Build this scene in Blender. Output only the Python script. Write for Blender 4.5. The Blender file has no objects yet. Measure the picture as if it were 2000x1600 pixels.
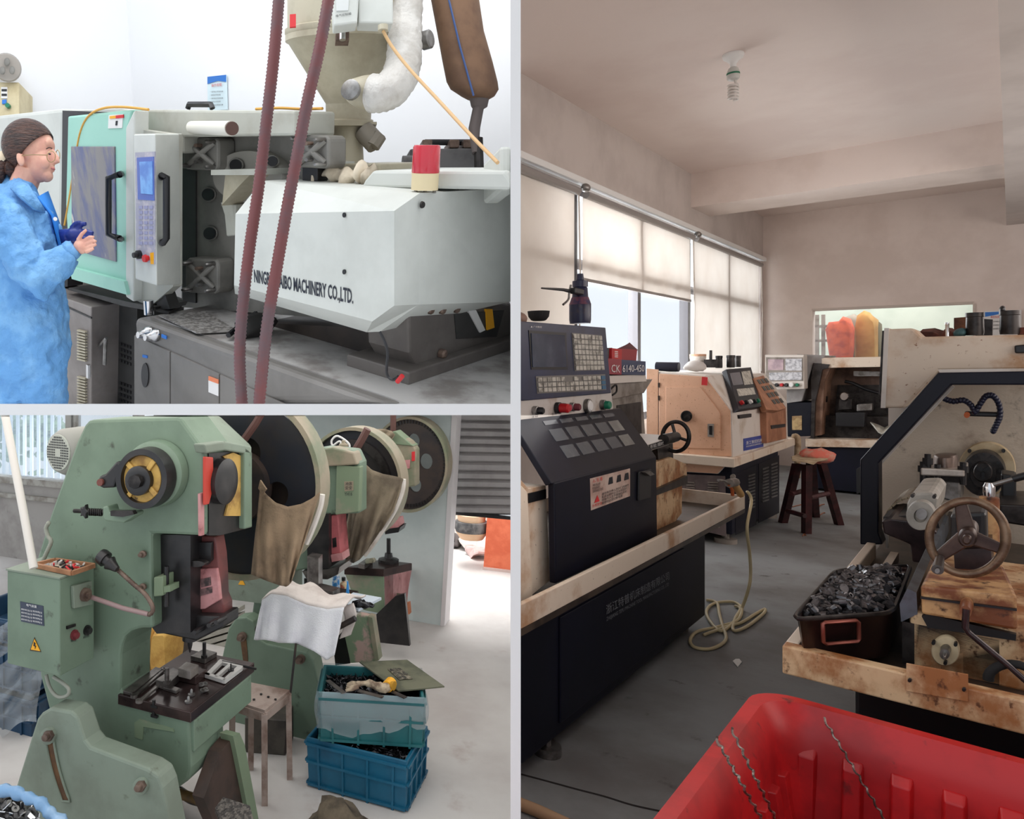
import bpy, bmesh, math, random
from mathutils import Vector as V

# ------------------------------------------------------------------ camera, world, lights, exposure
sc = bpy.context.scene
COL = sc.collection
F, CX, CY, CZ = 1410.5, 560.0, 713.0, 1.6           # focal length and principal point in pixels of a 2000x1600 frame; eye height
cam_d = bpy.data.cameras.new('camera')
cam = bpy.data.objects.new('camera', cam_d)
COL.objects.link(cam)
cam.location = (0, 0, CZ)
cam.rotation_euler = (math.pi / 2, 0, 0)
cam_d.sensor_width = 36.0
cam_d.lens = F / 2000 * 36.0
cam_d.shift_x = (1000 - CX) / 2000
cam_d.shift_y = -(800 - CY) / 2000
cam_d.clip_start = 0.05
sc.camera = cam
sc.view_settings.view_transform = 'Standard'
sc.view_settings.look = 'None'
sc.view_settings.gamma = 1.0
sc.view_settings.use_curve_mapping = False
sc.view_settings.exposure = 0.0

w = bpy.data.worlds.new('sky'); sc.world = w
w.use_nodes = True
bgn = w.node_tree.nodes['Background']
bgn.inputs['Color'].default_value = (0.86, 0.93, 1.0, 1)
bgn.inputs['Strength'].default_value = 1.08

def area_light(name, loc, target, sx, sy, power, color=(1, 1, 1), spread=180):
    d = bpy.data.lights.new(name, 'AREA'); d.shape = 'RECTANGLE'; d.size = sx; d.size_y = sy
    d.energy = power; d.color = color; d.spread = math.radians(spread)
    o = bpy.data.objects.new(name, d); COL.objects.link(o)
    o.location = loc
    o.rotation_euler = (V(target) - V(loc)).to_track_quat('-Z', 'Y').to_euler()
    return o

def r2(a, b, z): return (.70852 * a + .70569 * b, .70569 * a - .70852 * b, z)      # the right room's axes
area_light('daylight_windows', r2(9.5, -3.35, 2.3), r2(9.5, 0, 2.2), 8.4, 2.8, 450, (.93, .97, 1.0))
area_light('fill_lathe_shop_right', r2(6.5, 2.5, 2.4), r2(6.5, -2, 2.6), 8.0, 1.6, 95, (1.0, .93, .88))  # added fill from the right; that wall is built without windows
area_light('fill_moulding_shop', (-.4, 2.2, 4.6), (-.2, 3.6, 1.6), 4.5, 2.4, 108, (1.0, 1.0, 1.0))  # added overhead fill above the view, no lamp fitting behind it
area_light('fill_press_shop', (-.4, 3.4, 1.365), (-.4, 3.4 - .0617, .365), 3.4, 3.0, 46, (1.0, .98, .95))  # added fill lying close under the slab, unseen from the camera
area_light('daylight_left_window', (-3.0, 8.4, .5), (-2.2, 5.5, .35), 2.8, .95, 55, (.92, .97, 1.0))
area_light('daylight_yard', (2.0, 7.6, 4.5), (1.7, 6.6, -.3), 2.5, 2.5, 400, (1.0, .98, .95))

# ------------------------------------------------------------------ frames: pixel -> place
CAM = V((0, 0, CZ))
def ray(x, y): return V(((x - CX) / F, 1.0, -(y - CY) / F))
def P(x, y, d): return CAM + ray(x, y) * d

class Fr:
    """a room's own axes: u away from the viewer, r to the right, w up; a, b, z are the coordinates along them"""
    def __init__(s, u, r, w, o): s.u, s.r, s.w, s.o = V(u).normalized(), V(r).normalized(), V(w).normalized(), V(o)
    def pt(s, a, b, z): return s.o + s.u * a + s.r * b + s.w * z
    def _h(s, n, val, x, y):
        d = ray(x, y); t = (val - n.dot(CAM - s.o)) / n.dot(d)
        return CAM + d * t
    def A(s, a, x, y): return s._h(s.u, a, x, y)
    def B(s, b, x, y): return s._h(s.r, b, x, y)
    def Z(s, z, x, y): return s._h(s.w, z, x, y)
    def co(s, p): q = p - s.o; return (q.dot(s.u), q.dot(s.r), q.dot(s.w))

ROOM = [0]
def clip_planes():
    def px(x, sgn): return (V((1, -(x - CX) / F, 0)).normalized() * sgn)
    def py(y, sgn): return (V((0, (y - CY) / F, 1)).normalized() * sgn)
    # returned normals point to the side that is cut away; every plane holds the eye point
    return {0: [], 1: [px(997, 1), py(789, -1)], 2: [px(1017, -1)], 3: [px(997, 1), py(811, 1)]}
CLIP = clip_planes()

# ------------------------------------------------------------------ mesh builder
class MB:
    def __init__(s): s.v, s.f = [], []
    def poly(s, pts):
        n = len(s.v); s.v += [V(p) for p in pts]; s.f.append(list(range(n, n + len(pts)))); return s
    def prism(s, pts, vec):
        n = len(s.v); k = len(pts); vec = V(vec)
        s.v += [V(p) for p in pts] + [V(p) + vec for p in pts]
        s.f.append(list(range(n, n + k))); s.f.append(list(range(n + 2 * k - 1, n + k - 1, -1)))
        for i in range(k):
            j = (i + 1) % k; s.f.append([n + i, n + j, n + k + j, n + k + i])
        return s
    def loft(s, rings, cap0=True, cap1=True, closed=True):
        n = len(s.v); k = len(rings[0])
        for r in rings: s.v += [V(p) for p in r]
        for a in range(len(rings) - 1):
            for i in range(k if closed else k - 1):
                j = (i + 1) % k
                s.f.append([n + a * k + i, n + a * k + j, n + (a + 1) * k + j, n + (a + 1) * k + i])
        if closed and cap0: s.f.append(list(range(n + k - 1, n - 1, -1)))
        if closed and cap1: s.f.append(list(range(n + (len(rings) - 1) * k, n + len(rings) * k)))
        return s
    def box(s, o, x, y, z):
        o, x, y, z = V(o), V(x), V(y), V(z)
        return s.prism([o, o + x, o + x + y, o + y], z)
    def fbox(s, fr, a0, a1, b0, b1, z0, z1):
        return s.box(fr.pt(a0, b0, z0), fr.u * (a1 - a0), fr.r * (b1 - b0), fr.w * (z1 - z0))
    def revolve(s, c, axis, prof, n=20, e1=None, e2=None):
        """prof: (height along axis, radius); e1/e2 unit vectors (may differ in length)"""
        axis = V(axis).normalized()
        if e1 is None:
            t = V((0, 0, 1)) if abs(axis.z) < .9 else V((1, 0, 0))
            e1 = axis.cross(t).normalized(); e2 = axis.cross(e1).normalized()
        rings = []
        for h, r in prof:
            r = max(r, 1e-5)
            rings.append([V(c) + axis * h + e1 * (r * math.cos(2 * math.pi * i / n)) + e2 * (r * math.sin(2 * math.pi * i / n)) for i in range(n)])
        return s.loft(rings)
    def cyl(s, p0, p1, r0, r1=None, n=14):
        p0, p1 = V(p0), V(p1); L = (p1 - p0).length
        return s.revolve(p0, p1 - p0, [(0, r0), (L, r0 if r1 is None else r1)], n)
    def tube(s, path, r, n=8, closed=False):
        path = [V(p) for p in path]; k = len(path)
        rr = r if isinstance(r, (list, tuple)) else [r] * k
        rings = []; e1 = None
        for i in range(k):
            if closed: t = path[(i + 1) % k] - path[i - 1]
            else: t = path[min(i + 1, k - 1)] - path[max(i - 1, 0)]
            t.normalize()
            if e1 is None:
                q = V((0, 0, 1)) if abs(t.z) < .9 else V((1, 0, 0)); e1 = t.cross(q).normalized()
            else:
                e1 = (e1 - t * e1.dot(t)).normalized()
            e2 = t.cross(e1)
            rings.append([path[i] + e1 * (rr[i] * math.cos(2 * math.pi * j / n)) + e2 * (rr[i] * math.sin(2 * math.pi * j / n)) for j in range(n)])
        if closed: rings.append(rings[0]); return s.loft(rings, False, False)
        return s.loft(rings)
    def blob(s, c, ex, ey, ez, n=12, m=8):
        rings = []
        for i in range(m + 1):
            t = math.pi * i / m; rad = max(math.sin(t), 1e-4); h = math.cos(t)
            rings.append([V(c) + V(ez) * h + V(ex) * (rad * math.cos(2 * math.pi * j / n)) + V(ey) * (rad * math.sin(2 * math.pi * j / n)) for j in range(n)])
        return s.loft(rings)
    def grid(s, fn, nu, nv):
        return s.loft([[V(fn(i / nu, j / nv)) for j in range(nv + 1)] for i in range(nu + 1)], False, False, closed=False)
    def noise(s, amp, freq=6.0, seed=0):
        from mathutils import noise as N
        for i, p in enumerate(s.v): s.v[i] = p + N.noise_vector(p * freq + V((seed, seed * 2.1, -seed))) * amp
        return s
    def build(s, name, mat, parent=None, smooth=None, bevel=0, sub=0, solid=0, label=None, cat=None, group=None, kind=None, seg=2, noclip=False):
        me = bpy.data.meshes.new(name)
        me.from_pydata([tuple(p) for p in s.v], [], s.f)
        bm = bmesh.new(); bm.from_mesh(me)
        bmesh.ops.remove_doubles(bm, verts=bm.verts, dist=1e-6)
        bmesh.ops.recalc_face_normals(bm, faces=bm.faces)
        if not noclip:
            for n in CLIP[ROOM[0]]:
                ds = [n.dot(v.co - CAM) for v in bm.verts]
                if ds and max(ds) > 1e-5:
                    if min(ds) > -1e-5: bm.free(); bpy.data.meshes.remove(me); return None
                    g = bmesh.ops.bisect_plane(bm, geom=bm.verts[:] + bm.edges[:] + bm.faces[:], dist=1e-6, plane_co=CAM, plane_no=n, clear_outer=True)
                    ed = [e for e in g['geom_cut'] if isinstance(e, bmesh.types.BMEdge) and e.is_boundary]
                    if ed and not solid: bmesh.ops.holes_fill(bm, edges=ed, sides=0)
        bm.to_mesh(me); bm.free()
        o = bpy.data.objects.new(name, me); COL.objects.link(o)
        me.materials.append(mat)
        if smooth:
            me.shade_smooth()
            if smooth < 179: me.set_sharp_from_angle(angle=math.radians(smooth))
        if solid:
            m = o.modifiers.new('thick', 'SOLIDIFY'); m.thickness = solid; m.offset = 0
        if bevel:
            m = o.modifiers.new('bevel', 'BEVEL'); m.width = bevel; m.segments = seg; m.limit_method = 'ANGLE'; m.angle_limit = math.radians(35)
        if sub:
            m = o.modifiers.new('sub', 'SUBSURF'); m.levels = m.render_levels = sub
        if parent is not None: o.parent = parent
        tag(o, label, cat, group, kind)
        return o

def tag(o, label=None, cat=None, group=None, kind=None):
    if o is None: return o
    if label: o['label'] = label
    if cat: o['category'] = cat
    if group: o['group'] = group
    if kind: o['kind'] = kind
    return o
def thing(name, label, cat, group=None):
    o = bpy.data.objects.new(name, None); COL.objects.link(o)
    o.empty_display_size = 0.1
    return tag(o, label, cat, group)
def settle_origins():
    """every top-level object gets its origin at the middle of its base"""
    bpy.context.view_layer.update()
    for o in list(COL.objects):
        if o.parent is not None or o.type not in ('EMPTY', 'MESH') or o.get('placed'): continue
        pts = []
        st = [o]
        while st:
            q = st.pop(); st += list(q.children)
            if q.type == 'MESH':
                pts += [q.matrix_world @ V(c) for c in q.bound_box]
        if not pts:
            if o.type == 'EMPTY': bpy.data.objects.remove(o)
            continue
        lo = V([min(p[i] for p in pts) for i in range(3)]); hi = V([max(p[i] for p in pts) for i in range(3)])
        base = V(((lo.x + hi.x) / 2, (lo.y + hi.y) / 2, lo.z))
        if o.type == 'MESH':
            o.data.transform(__import__('mathutils').Matrix.Translation(-base)); 
        for c in o.children: c.location -= base
        o.location += base
def copy_tree(o, parent=None):
    c = o.copy(); COL.objects.link(c); c.parent = parent
    for k in list(o.children): copy_tree(k, c)
    return c

# ------------------------------------------------------------------ procedural materials
def lin(c):
    return tuple(((x / 255) / 12.92 if x / 255 <= .04045 else ((x / 255 + .055) / 1.055) ** 2.4) for x in c) + (1,)
MATS = {}
ORD = ('first', 'second', 'third', 'fourth', 'fifth', 'sixth', 'seventh', 'eighth', 'ninth')
def M(name, c, c2=None, scale=4, lo=.4, hi=.65, rough=.6, metal=0, bump=0, bscale=60, spec=None, c3=None, s3=25, lo3=.6, hi3=.7,
      stretch=(1, 1, 1), emit=0, trans=0, alpha=1, detail=6, coat=0, bdist=.004):
    """base colour c, large patches of c2, small specks of c3; bump is fine relief"""
    if name in MATS: return MATS[name]
    m = bpy.data.materials.new(name); m.use_nodes = True; nt = m.node_tree; N = nt.nodes; L = nt.links
    b = N['Principled BSDF']; b.inputs['Roughness'].default_value = rough; b.inputs['Metallic'].default_value = metal
    if spec is not None: b.inputs['Specular IOR Level'].default_value = spec
    if coat: b.inputs['Coat Weight'].default_value = coat
    b.inputs['Base Color'].default_value = lin(c)
    geo = N.new('ShaderNodeNewGeometry'); mp = N.new('ShaderNodeMapping'); mp.inputs['Scale'].default_value = stretch
    L.new(geo.outputs['Position'], mp.inputs['Vector'])
    col = None
    def layer(prev, cc, sc_, l, h):
        nz = N.new('ShaderNodeTexNoise'); nz.inputs['Scale'].default_value = sc_; nz.inputs['Detail'].default_value = detail; nz.inputs['Roughness'].default_value = .6
        L.new(mp.outputs['Vector'], nz.inputs['Vector'])
        mr = N.new('ShaderNodeMapRange'); mr.inputs['From Min'].default_value = l; mr.inputs['From Max'].default_value = h; mr.interpolation_type = 'SMOOTHSTEP'
        L.new(nz.outputs['Fac'], mr.inputs['Value'])
        mx = N.new('ShaderNodeMix'); mx.data_type = 'RGBA'
        L.new(mr.outputs['Result'], mx.inputs['Factor'])
        if prev is None: mx.inputs['A'].default_value = lin(c)
        else: L.new(prev, mx.inputs['A'])
        mx.inputs['B'].default_value = lin(cc)
        return mx.outputs['Result']
    if c2: col = layer(col, c2, scale, lo, hi)
    if c3: col = layer(col, c3, s3, lo3, hi3)
    if col is not None: L.new(col, b.inputs['Base Color'])
    if bump:
        nz = N.new('ShaderNodeTexNoise'); nz.inputs['Scale'].default_value = bscale; nz.inputs['Detail'].default_value = 5
        L.new(mp.outputs['Vector'], nz.inputs['Vector'])
        bp = N.new('ShaderNodeBump'); bp.inputs['Strength'].default_value = min(1, bump); bp.inputs['Distance'].default_value = bdist
        L.new(nz.outputs['Fac'], bp.inputs['Height']); L.new(bp.outputs['Normal'], b.inputs['Normal'])
    if emit:
        b.inputs['Emission Color'].default_value = lin(c); b.inputs['Emission Strength'].default_value = emit
    if trans: b.inputs['Transmission Weight'].default_value = trans
    if alpha < 1: b.inputs['Alpha'].default_value = alpha
    MATS[name] = m
    return m
def sheer(name, c, tr=.6, gloss=.15, diffuse=True):
    """thin translucent sheet: part straight through, part diffuse, a little gloss"""
    m = bpy.data.materials.new(name); m.use_nodes = True; N = m.node_tree.nodes; L = m.node_tree.links; N.remove(N['Principled BSDF'])
    out = N['Material Output']
    t = N.new('ShaderNodeBsdfTransparent'); d = N.new('ShaderNodeBsdfDiffuse'); d.inputs['Color'].default_value = lin(c)
    g = N.new('ShaderNodeBsdfGlossy'); g.inputs['Roughness'].default_value = .15
    m1 = N.new('ShaderNodeMixShader'); m1.inputs[0].default_value = tr; L.new(d.outputs[0], m1.inputs[1]); L.new(t.outputs[0], m1.inputs[2])
    m2 = N.new('ShaderNodeMixShader'); m2.inputs[0].default_value = gloss; L.new(m1.outputs[0], m2.inputs[1]); L.new(g.outputs[0], m2.inputs[2])
    L.new(m2.outputs[0], out.inputs['Surface'])
    return m

def text(body, o, xd, yd, mat, parent=None, name='lettering', out=None, fit=True, lift=.001, bold=0.0):
    """flat lettering fitted into the quad o + xd (width) + yd (height)"""
    cu = bpy.data.curves.new('t', 'FONT'); cu.body = body; cu.size = 1; cu.resolution_u = 2; cu.offset = bold
    ob = bpy.data.objects.new('t', cu); COL.objects.link(ob)
    bpy.context.view_layer.update()
    dg = bpy.context.evaluated_depsgraph_get()
    me = bpy.data.meshes.new_from_object(ob.evaluated_get(dg))
    vs = [v.co.copy() for v in me.vertices]; fs = [list(p.vertices) for p in me.polygons]
    bpy.data.objects.remove(ob); bpy.data.curves.remove(cu); bpy.data.meshes.remove(me)
    if not vs: return None
    x0, x1 = min(v.x for v in vs), max(v.x for v in vs); y0, y1 = min(v.y for v in vs), max(v.y for v in vs)
    xd, yd = V(xd), V(yd); n = xd.cross(yd).normalized()
    if n.dot(CAM - V(o)) < 0: n = -n
    mb = MB(); mb.v = [V(o) + xd * ((v.x - x0) / (x1 - x0)) + yd * ((v.y - y0) / (y1 - y0)) + n * lift for v in vs]; mb.f = fs
    return mb.build(name, mat, parent)

# shared plain materials
m_black = M('black_plastic', (20, 20, 24), rough=.4)
m_rubber = M('black_rubber', (28, 27, 28), rough=.8)
m_steel = M('worn_steel', (150, 148, 146), (110, 106, 102), 12, rough=.35, metal=.8)
m_dsteel = M('dark_oily_steel', (62, 58, 57), (34, 31, 31), 14, rough=.38, metal=.6)
m_chrome = M('chrome', (210, 210, 212), rough=.15, metal=1)
m_white = M('white_paint', (238, 238, 236), rough=.6)
m_paper = M('white_paper', (228, 226, 224), rough=.7)
m_red = M('red_plastic', (190, 30, 35), rough=.35)
m_green = M('green_plastic', (30, 120, 90), rough=.35)
m_yellow = M('warning_yellow', (238, 170, 30), rough=.5)
m_ink = M('black_ink', (24, 26, 34), rough=.6)
m_blueink = M('blue_print', (52, 120, 205), rough=.6)
m_redink = M('red_print', (205, 45, 50), rough=.6)

# ================================================================== RIGHT ROOM: the lathe shop
ROOM[0] = 2
R2 = Fr((1416, F, 0), (F, -1416, 0), (0, 0, 1), (0, 0, 0))
A, B, Z, pt = R2.A, R2.B, R2.Z, R2.pt
U, RR, UP = R2.u, R2.r, R2.w
def pA(pix, a, da): return MB().prism([A(a, *p) for p in pix], U * da)
def pB(pix, b, db): return MB().prism([B(b, *p) for p in pix], RR * db)
def pZ(pix, z, dz): return MB().prism([Z(z, *p) for p in pix], UP * dz)
def discA(px, py, rx, a, prof, ry=None, n=24, fr=None, mb=None):
    """solid of revolution about the axis away from the viewer; prof: (depth towards the viewer, radius as a share of rx)"""
    fr = fr or R2; ry = ry or rx
    c = fr.A(a, px, py); e1 = fr.A(a, px + rx, py) - c; e2 = fr.A(a, px, py - ry) - c
    return (mb or MB()).revolve(c, -fr.u, prof, n, e1, e2)
def ringA(px, py, rx, ry, a, r, n=40, fr=None, m=10):
    fr = fr or R2
    return MB().tube([fr.A(a, px + rx * math.cos(2 * math.pi * i / n), py + ry * math.sin(2 * math.pi * i / n)) for i in range(n)], r, m, closed=True)
def tubeA(pix, a, r, n=8, fr=None): return MB().tube([(fr or R2).A(a, *p) for p in pix], r, n)
def smooth_path(pts, k=6):
    pts = [V(p) for p in pts]; out = []
    for i in range(len(pts) - 1):
        p0, p1, p2, p3 = pts[max(i - 1, 0)], pts[i], pts[i + 1], pts[min(i + 2, len(pts) - 1)]
        for j in range(k):
            t = j / k
            out.append(.5 * ((2 * p1) + (p2 - p0) * t + (2 * p0 - 5 * p1 + 4 * p2 - p3) * t * t + (3 * p1 - p0 - 3 * p2 + p3) * t ** 3))
    return out + [pts[-1]]

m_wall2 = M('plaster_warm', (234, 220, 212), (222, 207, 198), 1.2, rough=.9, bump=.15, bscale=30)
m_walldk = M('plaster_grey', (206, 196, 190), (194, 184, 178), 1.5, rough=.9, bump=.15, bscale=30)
m_ceil2 = M('ceiling_plaster', (234, 220, 212), (226, 210, 202), .7, rough=.95, bump=.1, bscale=20)
m_floor2 = M('concrete_floor', (142, 146, 148), (106, 104, 103), 1.1, .35, .7, rough=.6, c3=(70, 66, 64), s3=7, lo3=.62, hi3=.75, bump=.25, bscale=25)
m_navy = M('navy_machine_paint', (7, 9, 24), (13, 15, 32), 3, rough=.45, spec=.3)
m_navy2 = M('navy_base_paint', (6, 9, 26), (11, 14, 34), 2, rough=.55, spec=.3)
m_cream = M('stained_cream_enamel', (222, 206, 188), (176, 134, 98), 3.2, .48, .7, rough=.5, c3=(92, 66, 48), s3=60, lo3=.66, hi3=.72, bump=.1)
m_creamtop = M('clean_cream_enamel', (216, 208, 200), (186, 170, 154), 4, .5, .75, rough=.5)
m_tan = M('tan_speckled_enamel', (224, 178, 148), (206, 158, 126), 3, rough=.55, c3=(150, 96, 70), s3=70, lo3=.62, hi3=.7)
m_rust = M('rusty_cream', (218, 186, 146), (160, 104, 60), 8, .37, .58, rough=.5, c3=(92, 54, 28), s3=38, lo3=.57, hi3=.7, stretch=(1, 1, .7), bump=.15)
m_rustdark = M('rusty_casting', (206, 162, 112), (126, 70, 38), 9, .38, .58, rough=.5, c3=(54, 28, 16), s3=20, lo3=.57, hi3=.7, bump=.2)
m_grey2 = M('dirty_grey_enamel', (150, 142, 134), (100, 90, 82), 5, .45, .7, rough=.55)
m_interior = M('splashed_interior', (204, 192, 176), (150, 130, 112), 4, .5, .72, rough=.7, c3=(40, 30, 26), s3=7, lo3=.6, hi3=.74, bump=.5, bscale=90)
m_frameA = M('aluminium_frame', (120, 118, 122), rough=.4, metal=.5)
m_panel = M('control_panel_blue', (44, 52, 82), (36, 42, 66), 6, rough=.35)
m_key = M('grubby_keys', (196, 192, 182), (130, 126, 118), 22, .45, .65, rough=.5)
m_screen = M('dark_screen', (48, 58, 78), (70, 80, 100), 5, rough=.12)
m_oilcan = M('oil_can_blue', (28, 34, 66), (60, 50, 60), 20, .5, .7, rough=.3)
m_cloth = M('brown_rag', (108, 62, 50), (70, 38, 32), 14, rough=.95, bump=.6)

# ---- the shell
BW, AW, HC = -2.843, 13.72, 4.0
def st(name, mb, mat, **k): return mb.build(name, mat, kind='structure', **k)
fl = st('floor', MB().fbox(R2, -.5, 16.5, BW - .2, 2.7, -.12, 0), m_floor2)
m_crack = M('floor_crack', (40, 36, 34), rough=.9)
pts = [Z(.001, x, y) for x, y in ((1000, 1508), (1060, 1524), (1130, 1543), (1180, 1556), (1235, 1573), (1290, 1585))]
MB().tube(smooth_path(pts, 4), .004, 5).build('crack', m_crack, fl)
st('ceiling', MB().fbox(R2, -.5, AW + .2, BW - .2, 2.7, HC, HC + .15), m_ceil2)
SILL, HEAD = 1.0, 3.27
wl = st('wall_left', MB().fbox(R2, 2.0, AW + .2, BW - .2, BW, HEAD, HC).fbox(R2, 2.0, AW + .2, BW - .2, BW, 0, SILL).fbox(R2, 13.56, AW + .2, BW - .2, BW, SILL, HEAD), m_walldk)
# back wall with the interior window opening
w0, w1 = R2.co(A(AW, 1587, 650))[1], R2.co(A(AW, 1900, 650))[1]
wz1, wz0 = R2.co(A(AW, 1587, 607))[2], 1.45
st('wall_back', MB().fbox(R2, AW, AW + .2, BW - .2, w0, 0, HC).fbox(R2, AW, AW + .2, w1, 2.7, 0, HC)
   .fbox(R2, AW, AW + .2, w0, w1, wz1, HC).fbox(R2, AW, AW + .2, w0, w1, 0, wz0), m_wall2)
st('wall_right', MB().fbox(R2, -.5, AW + .2, 2.6, 2.7, 0, HC), m_wall2)
st('trim_1', MB().fbox(R2, 10.0, 10.78, BW, 2.6, 3.58, HC), m_wall2)
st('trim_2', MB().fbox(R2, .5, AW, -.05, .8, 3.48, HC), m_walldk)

# ---- windows with frames and panes
m_pane = sheer('window_pane', (225, 235, 245), tr=.96, gloss=.03)
posts = [2.4, 5.0, 6.68, 8.33, 10.07, 11.8, 13.56]
for i, (a0, a1) in enumerate(((2.4, 6.68), (6.68, 10.07), (10.07, 13.56))):
    f = thing('window_%d' % (i + 1), None, None); f['kind'] = 'structure'
    mid = [5.0, 8.33, 11.8][i]
    fb = BW - .09
    for a, wd in ((a0, .05), (a1, .05), (mid, .045)):
        MB().fbox(R2, a - wd, a + wd, fb - .05, fb + .05, SILL, HEAD).build('mullion', m_frameA, f)
    for z, h in ((SILL + .03, .05), (2.55, .05), (HEAD - .03, .04)):
        MB().fbox(R2, a0, a1, fb - .045, fb + .045, z - h, z + h).build('rail', m_frameA, f)
    for (p, q) in ((a0, mid), (mid, a1)):
        for (z0, z1) in ((SILL, 2.55), (2.55, HEAD)):
            MB().fbox(R2, p, q, fb - .004, fb + .004, z0, z1).build('pane', m_pane, f)
# ---- roller blinds
def blind_mat():
    m = bpy.data.materials.new('blind_fabric'); m.use_nodes = True; N = m.node_tree.nodes; L = m.node_tree.links; N.remove(N['Principled BSDF'])
    g = N.new('ShaderNodeNewGeometry'); nz = N.new('ShaderNodeTexNoise'); nz.inputs['Scale'].default_value = 2.2; nz.inputs['Detail'].default_value = 6
    L.new(g.outputs['Position'], nz.inputs['Vector'])
    mx = N.new('ShaderNodeMix'); mx.data_type = 'RGBA'; mx.inputs['A'].default_value = lin((236, 230, 222)); mx.inputs['B'].default_value = lin((214, 202, 190))
    L.new(nz.outputs['Fac'], mx.inputs['Factor'])
    d = N.new('ShaderNodeBsdfDiffuse'); t = N.new('ShaderNodeBsdfTranslucent'); ms = N.new('ShaderNodeMixShader'); ms.inputs[0].default_value = .17
    L.new(mx.outputs['Result'], d.inputs[0]); L.new(mx.outputs['Result'], t.inputs[0]); L.new(d.outputs[0], ms.inputs[1]); L.new(t.outputs[0], ms.inputs[2])
    L.new(ms.outputs[0], N['Material Output'].inputs['Surface'])
    return m
m_blind = blind_mat()
m_rollr = M('blind_roller', (150, 144, 140), rough=.5)
for k, (a0, a1, zb, lab) in enumerate(((2.6, 6.6, 1.1, 'cream roller blind pulled down at the near end, behind the oil can'),
                                      (6.78, 10.0, 2.42, 'cream roller blind half raised above the bright open window'),
                                      (10.14, 13.5, 1.1, 'cream roller blind pulled down beside the room corner, farthest from the oil can'))):
    t = thing('roller_blind', lab, 'blind', 'roller blinds along the window wall')
    def fn(s, q, a0=a0, a1=a1, zb=zb):
        return pt(a0 + (a1 - a0) * s, BW - .012 + .007 * math.sin(s * 23 + 4 * q) * q + .006 * math.sin(s * 57) * q * q, 3.2 + (zb - 3.2) * q)
    MB().grid(fn, 48, 12).build('fabric', m_blind, t, smooth=180)
    MB().cyl(pt(a0, BW + .02, 3.2), pt(a1, BW + .02, 3.2), .035).build('roller', m_rollr, t, smooth=40)
    MB().fbox(R2, a0, a1, BW - .022, BW + .004, zb - .03, zb).build('hem_bar', m_rollr, t)
    MB().tube([pt(a1 + .02, BW + .02, 3.18), pt(a1 + .03, BW + .03, 2.4), pt(a1 + .02, BW + .02, 1.5)], .008, 5).build('bead_chain', m_creamtop, t)
rl = thing('curtain_track', 'long white curtain track running above the window blinds', 'rail')
MB().fbox(R2, 2.4, AW - .05, BW, BW + .06, 3.27, 3.33).build('track', m_white, rl, bevel=.008)
for a in (6.68, 10.07): MB().blob(pt(a, BW + .06, 3.24), U * .06, RR * .04, UP * .04).build('bracket', m_steel, rl, smooth=60)

# ---- ceiling lamp
lp = thing('ceiling_lamp', 'white ceiling lamp holder with a spiral energy-saving bulb', 'lamp')
lc = Z(HC, 1432, 106); ls = 5.6 / F
MB().revolve(lc, (0, 0, -1), [(0, .072), (.012, .075), (.03, .068), (.05, .04), (.075, .022), (.1, .02)], 24).build('holder', m_white, lp, smooth=50)
MB().revolve(lc, (0, 0, -1), [(.1, .02), (.11, .032), (.135, .042), (.16, .044), (.19, .042), (.2, .03)], 24).build('ballast', M('bulb_base', (205, 205, 200), rough=.5), lp, smooth=50)
MB().revolve(lc, (0, 0, -1), [(.146, .0445), (.152, .0458), (.16, .0445)], 24).build('band', M('green_band', (50, 120, 90)), lp, smooth=60)
sp = []
for i in range(97):
    t = i / 96; ang = t * 2 * math.pi * 5
    sp.append(lc + V((.033 * math.cos(ang), .033 * math.sin(ang), -.23 - .12 * t)))
sp = [lc + V((.014, 0, -.19)), lc + V((.018, 0, -.22))] + sp + [lc + V((0, 0, -.355))]
MB().tube(sp, .0085, 7).build('spiral_tube', M('bulb_glass', (226, 220, 214), rough=.3), lp, smooth=180)

# ================= lathe in the left foreground (navy)
L1 = thing('lathe', 'navy lathe with a big control console at the left, nearest the windows', 'lathe', 'lathes in the shop')
MB().fbox(R2, 1.2, 4.92, -2.05, -1.32, .07, .64).build('base', m_navy2, L1, bevel=.01)
MB().fbox(R2, 2.9, 4.5, -1.32, -1.312, .12, .56).build('front_panel', m_navy2, L1, bevel=.004)
tr = MB().fbox(R2, 1.0, 5.54, -2.15, -1.25, .62, .645).build('tray', M('tray_inside', (74, 62, 52), (40, 32, 28), 7, rough=.4), L1)
for nm, bx in (('tray_rim', (1.0, 5.54, -1.27, -1.25, .645, .735)), ('tray_rim', (5.52, 5.54, -2.15, -1.27, .645, .735)), ('tray_rim', (1.0, 5.54, -2.15, -2.13, .645, .735))):
    MB().fbox(R2, *bx).build(nm, m_cream, tr, bevel=.004)
for a, b_ in ((2.86, -1.35), (4.75, -1.42)):
    MB().cyl(pt(a, b_, 0), pt(a, b_, .035), .055, n=20).cyl(pt(a, b_, .035), pt(a, b_, .1), .015).build('levelling_foot', m_steel, L1, smooth=40)
# headstock cover left of the door
pB([(985, 905), (1018, 938), (1032, 955), (1066, 948), (1074, 1134), (1042, 1160), (985, 1200)], -1.40, -.3).build('headstock_cover', m_cream, L1, bevel=.006)
pB([(1033, 964), (1067, 956), (1067, 974), (1033, 983)], -1.395, -.02).build('slot', m_black, L1)
pB([(985, 925), (1017, 946), (1031, 962), (1041, 1166), (985, 1200)], -1.36, -.05).build('side_cover', m_cream, L1, bevel=.005)
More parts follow.
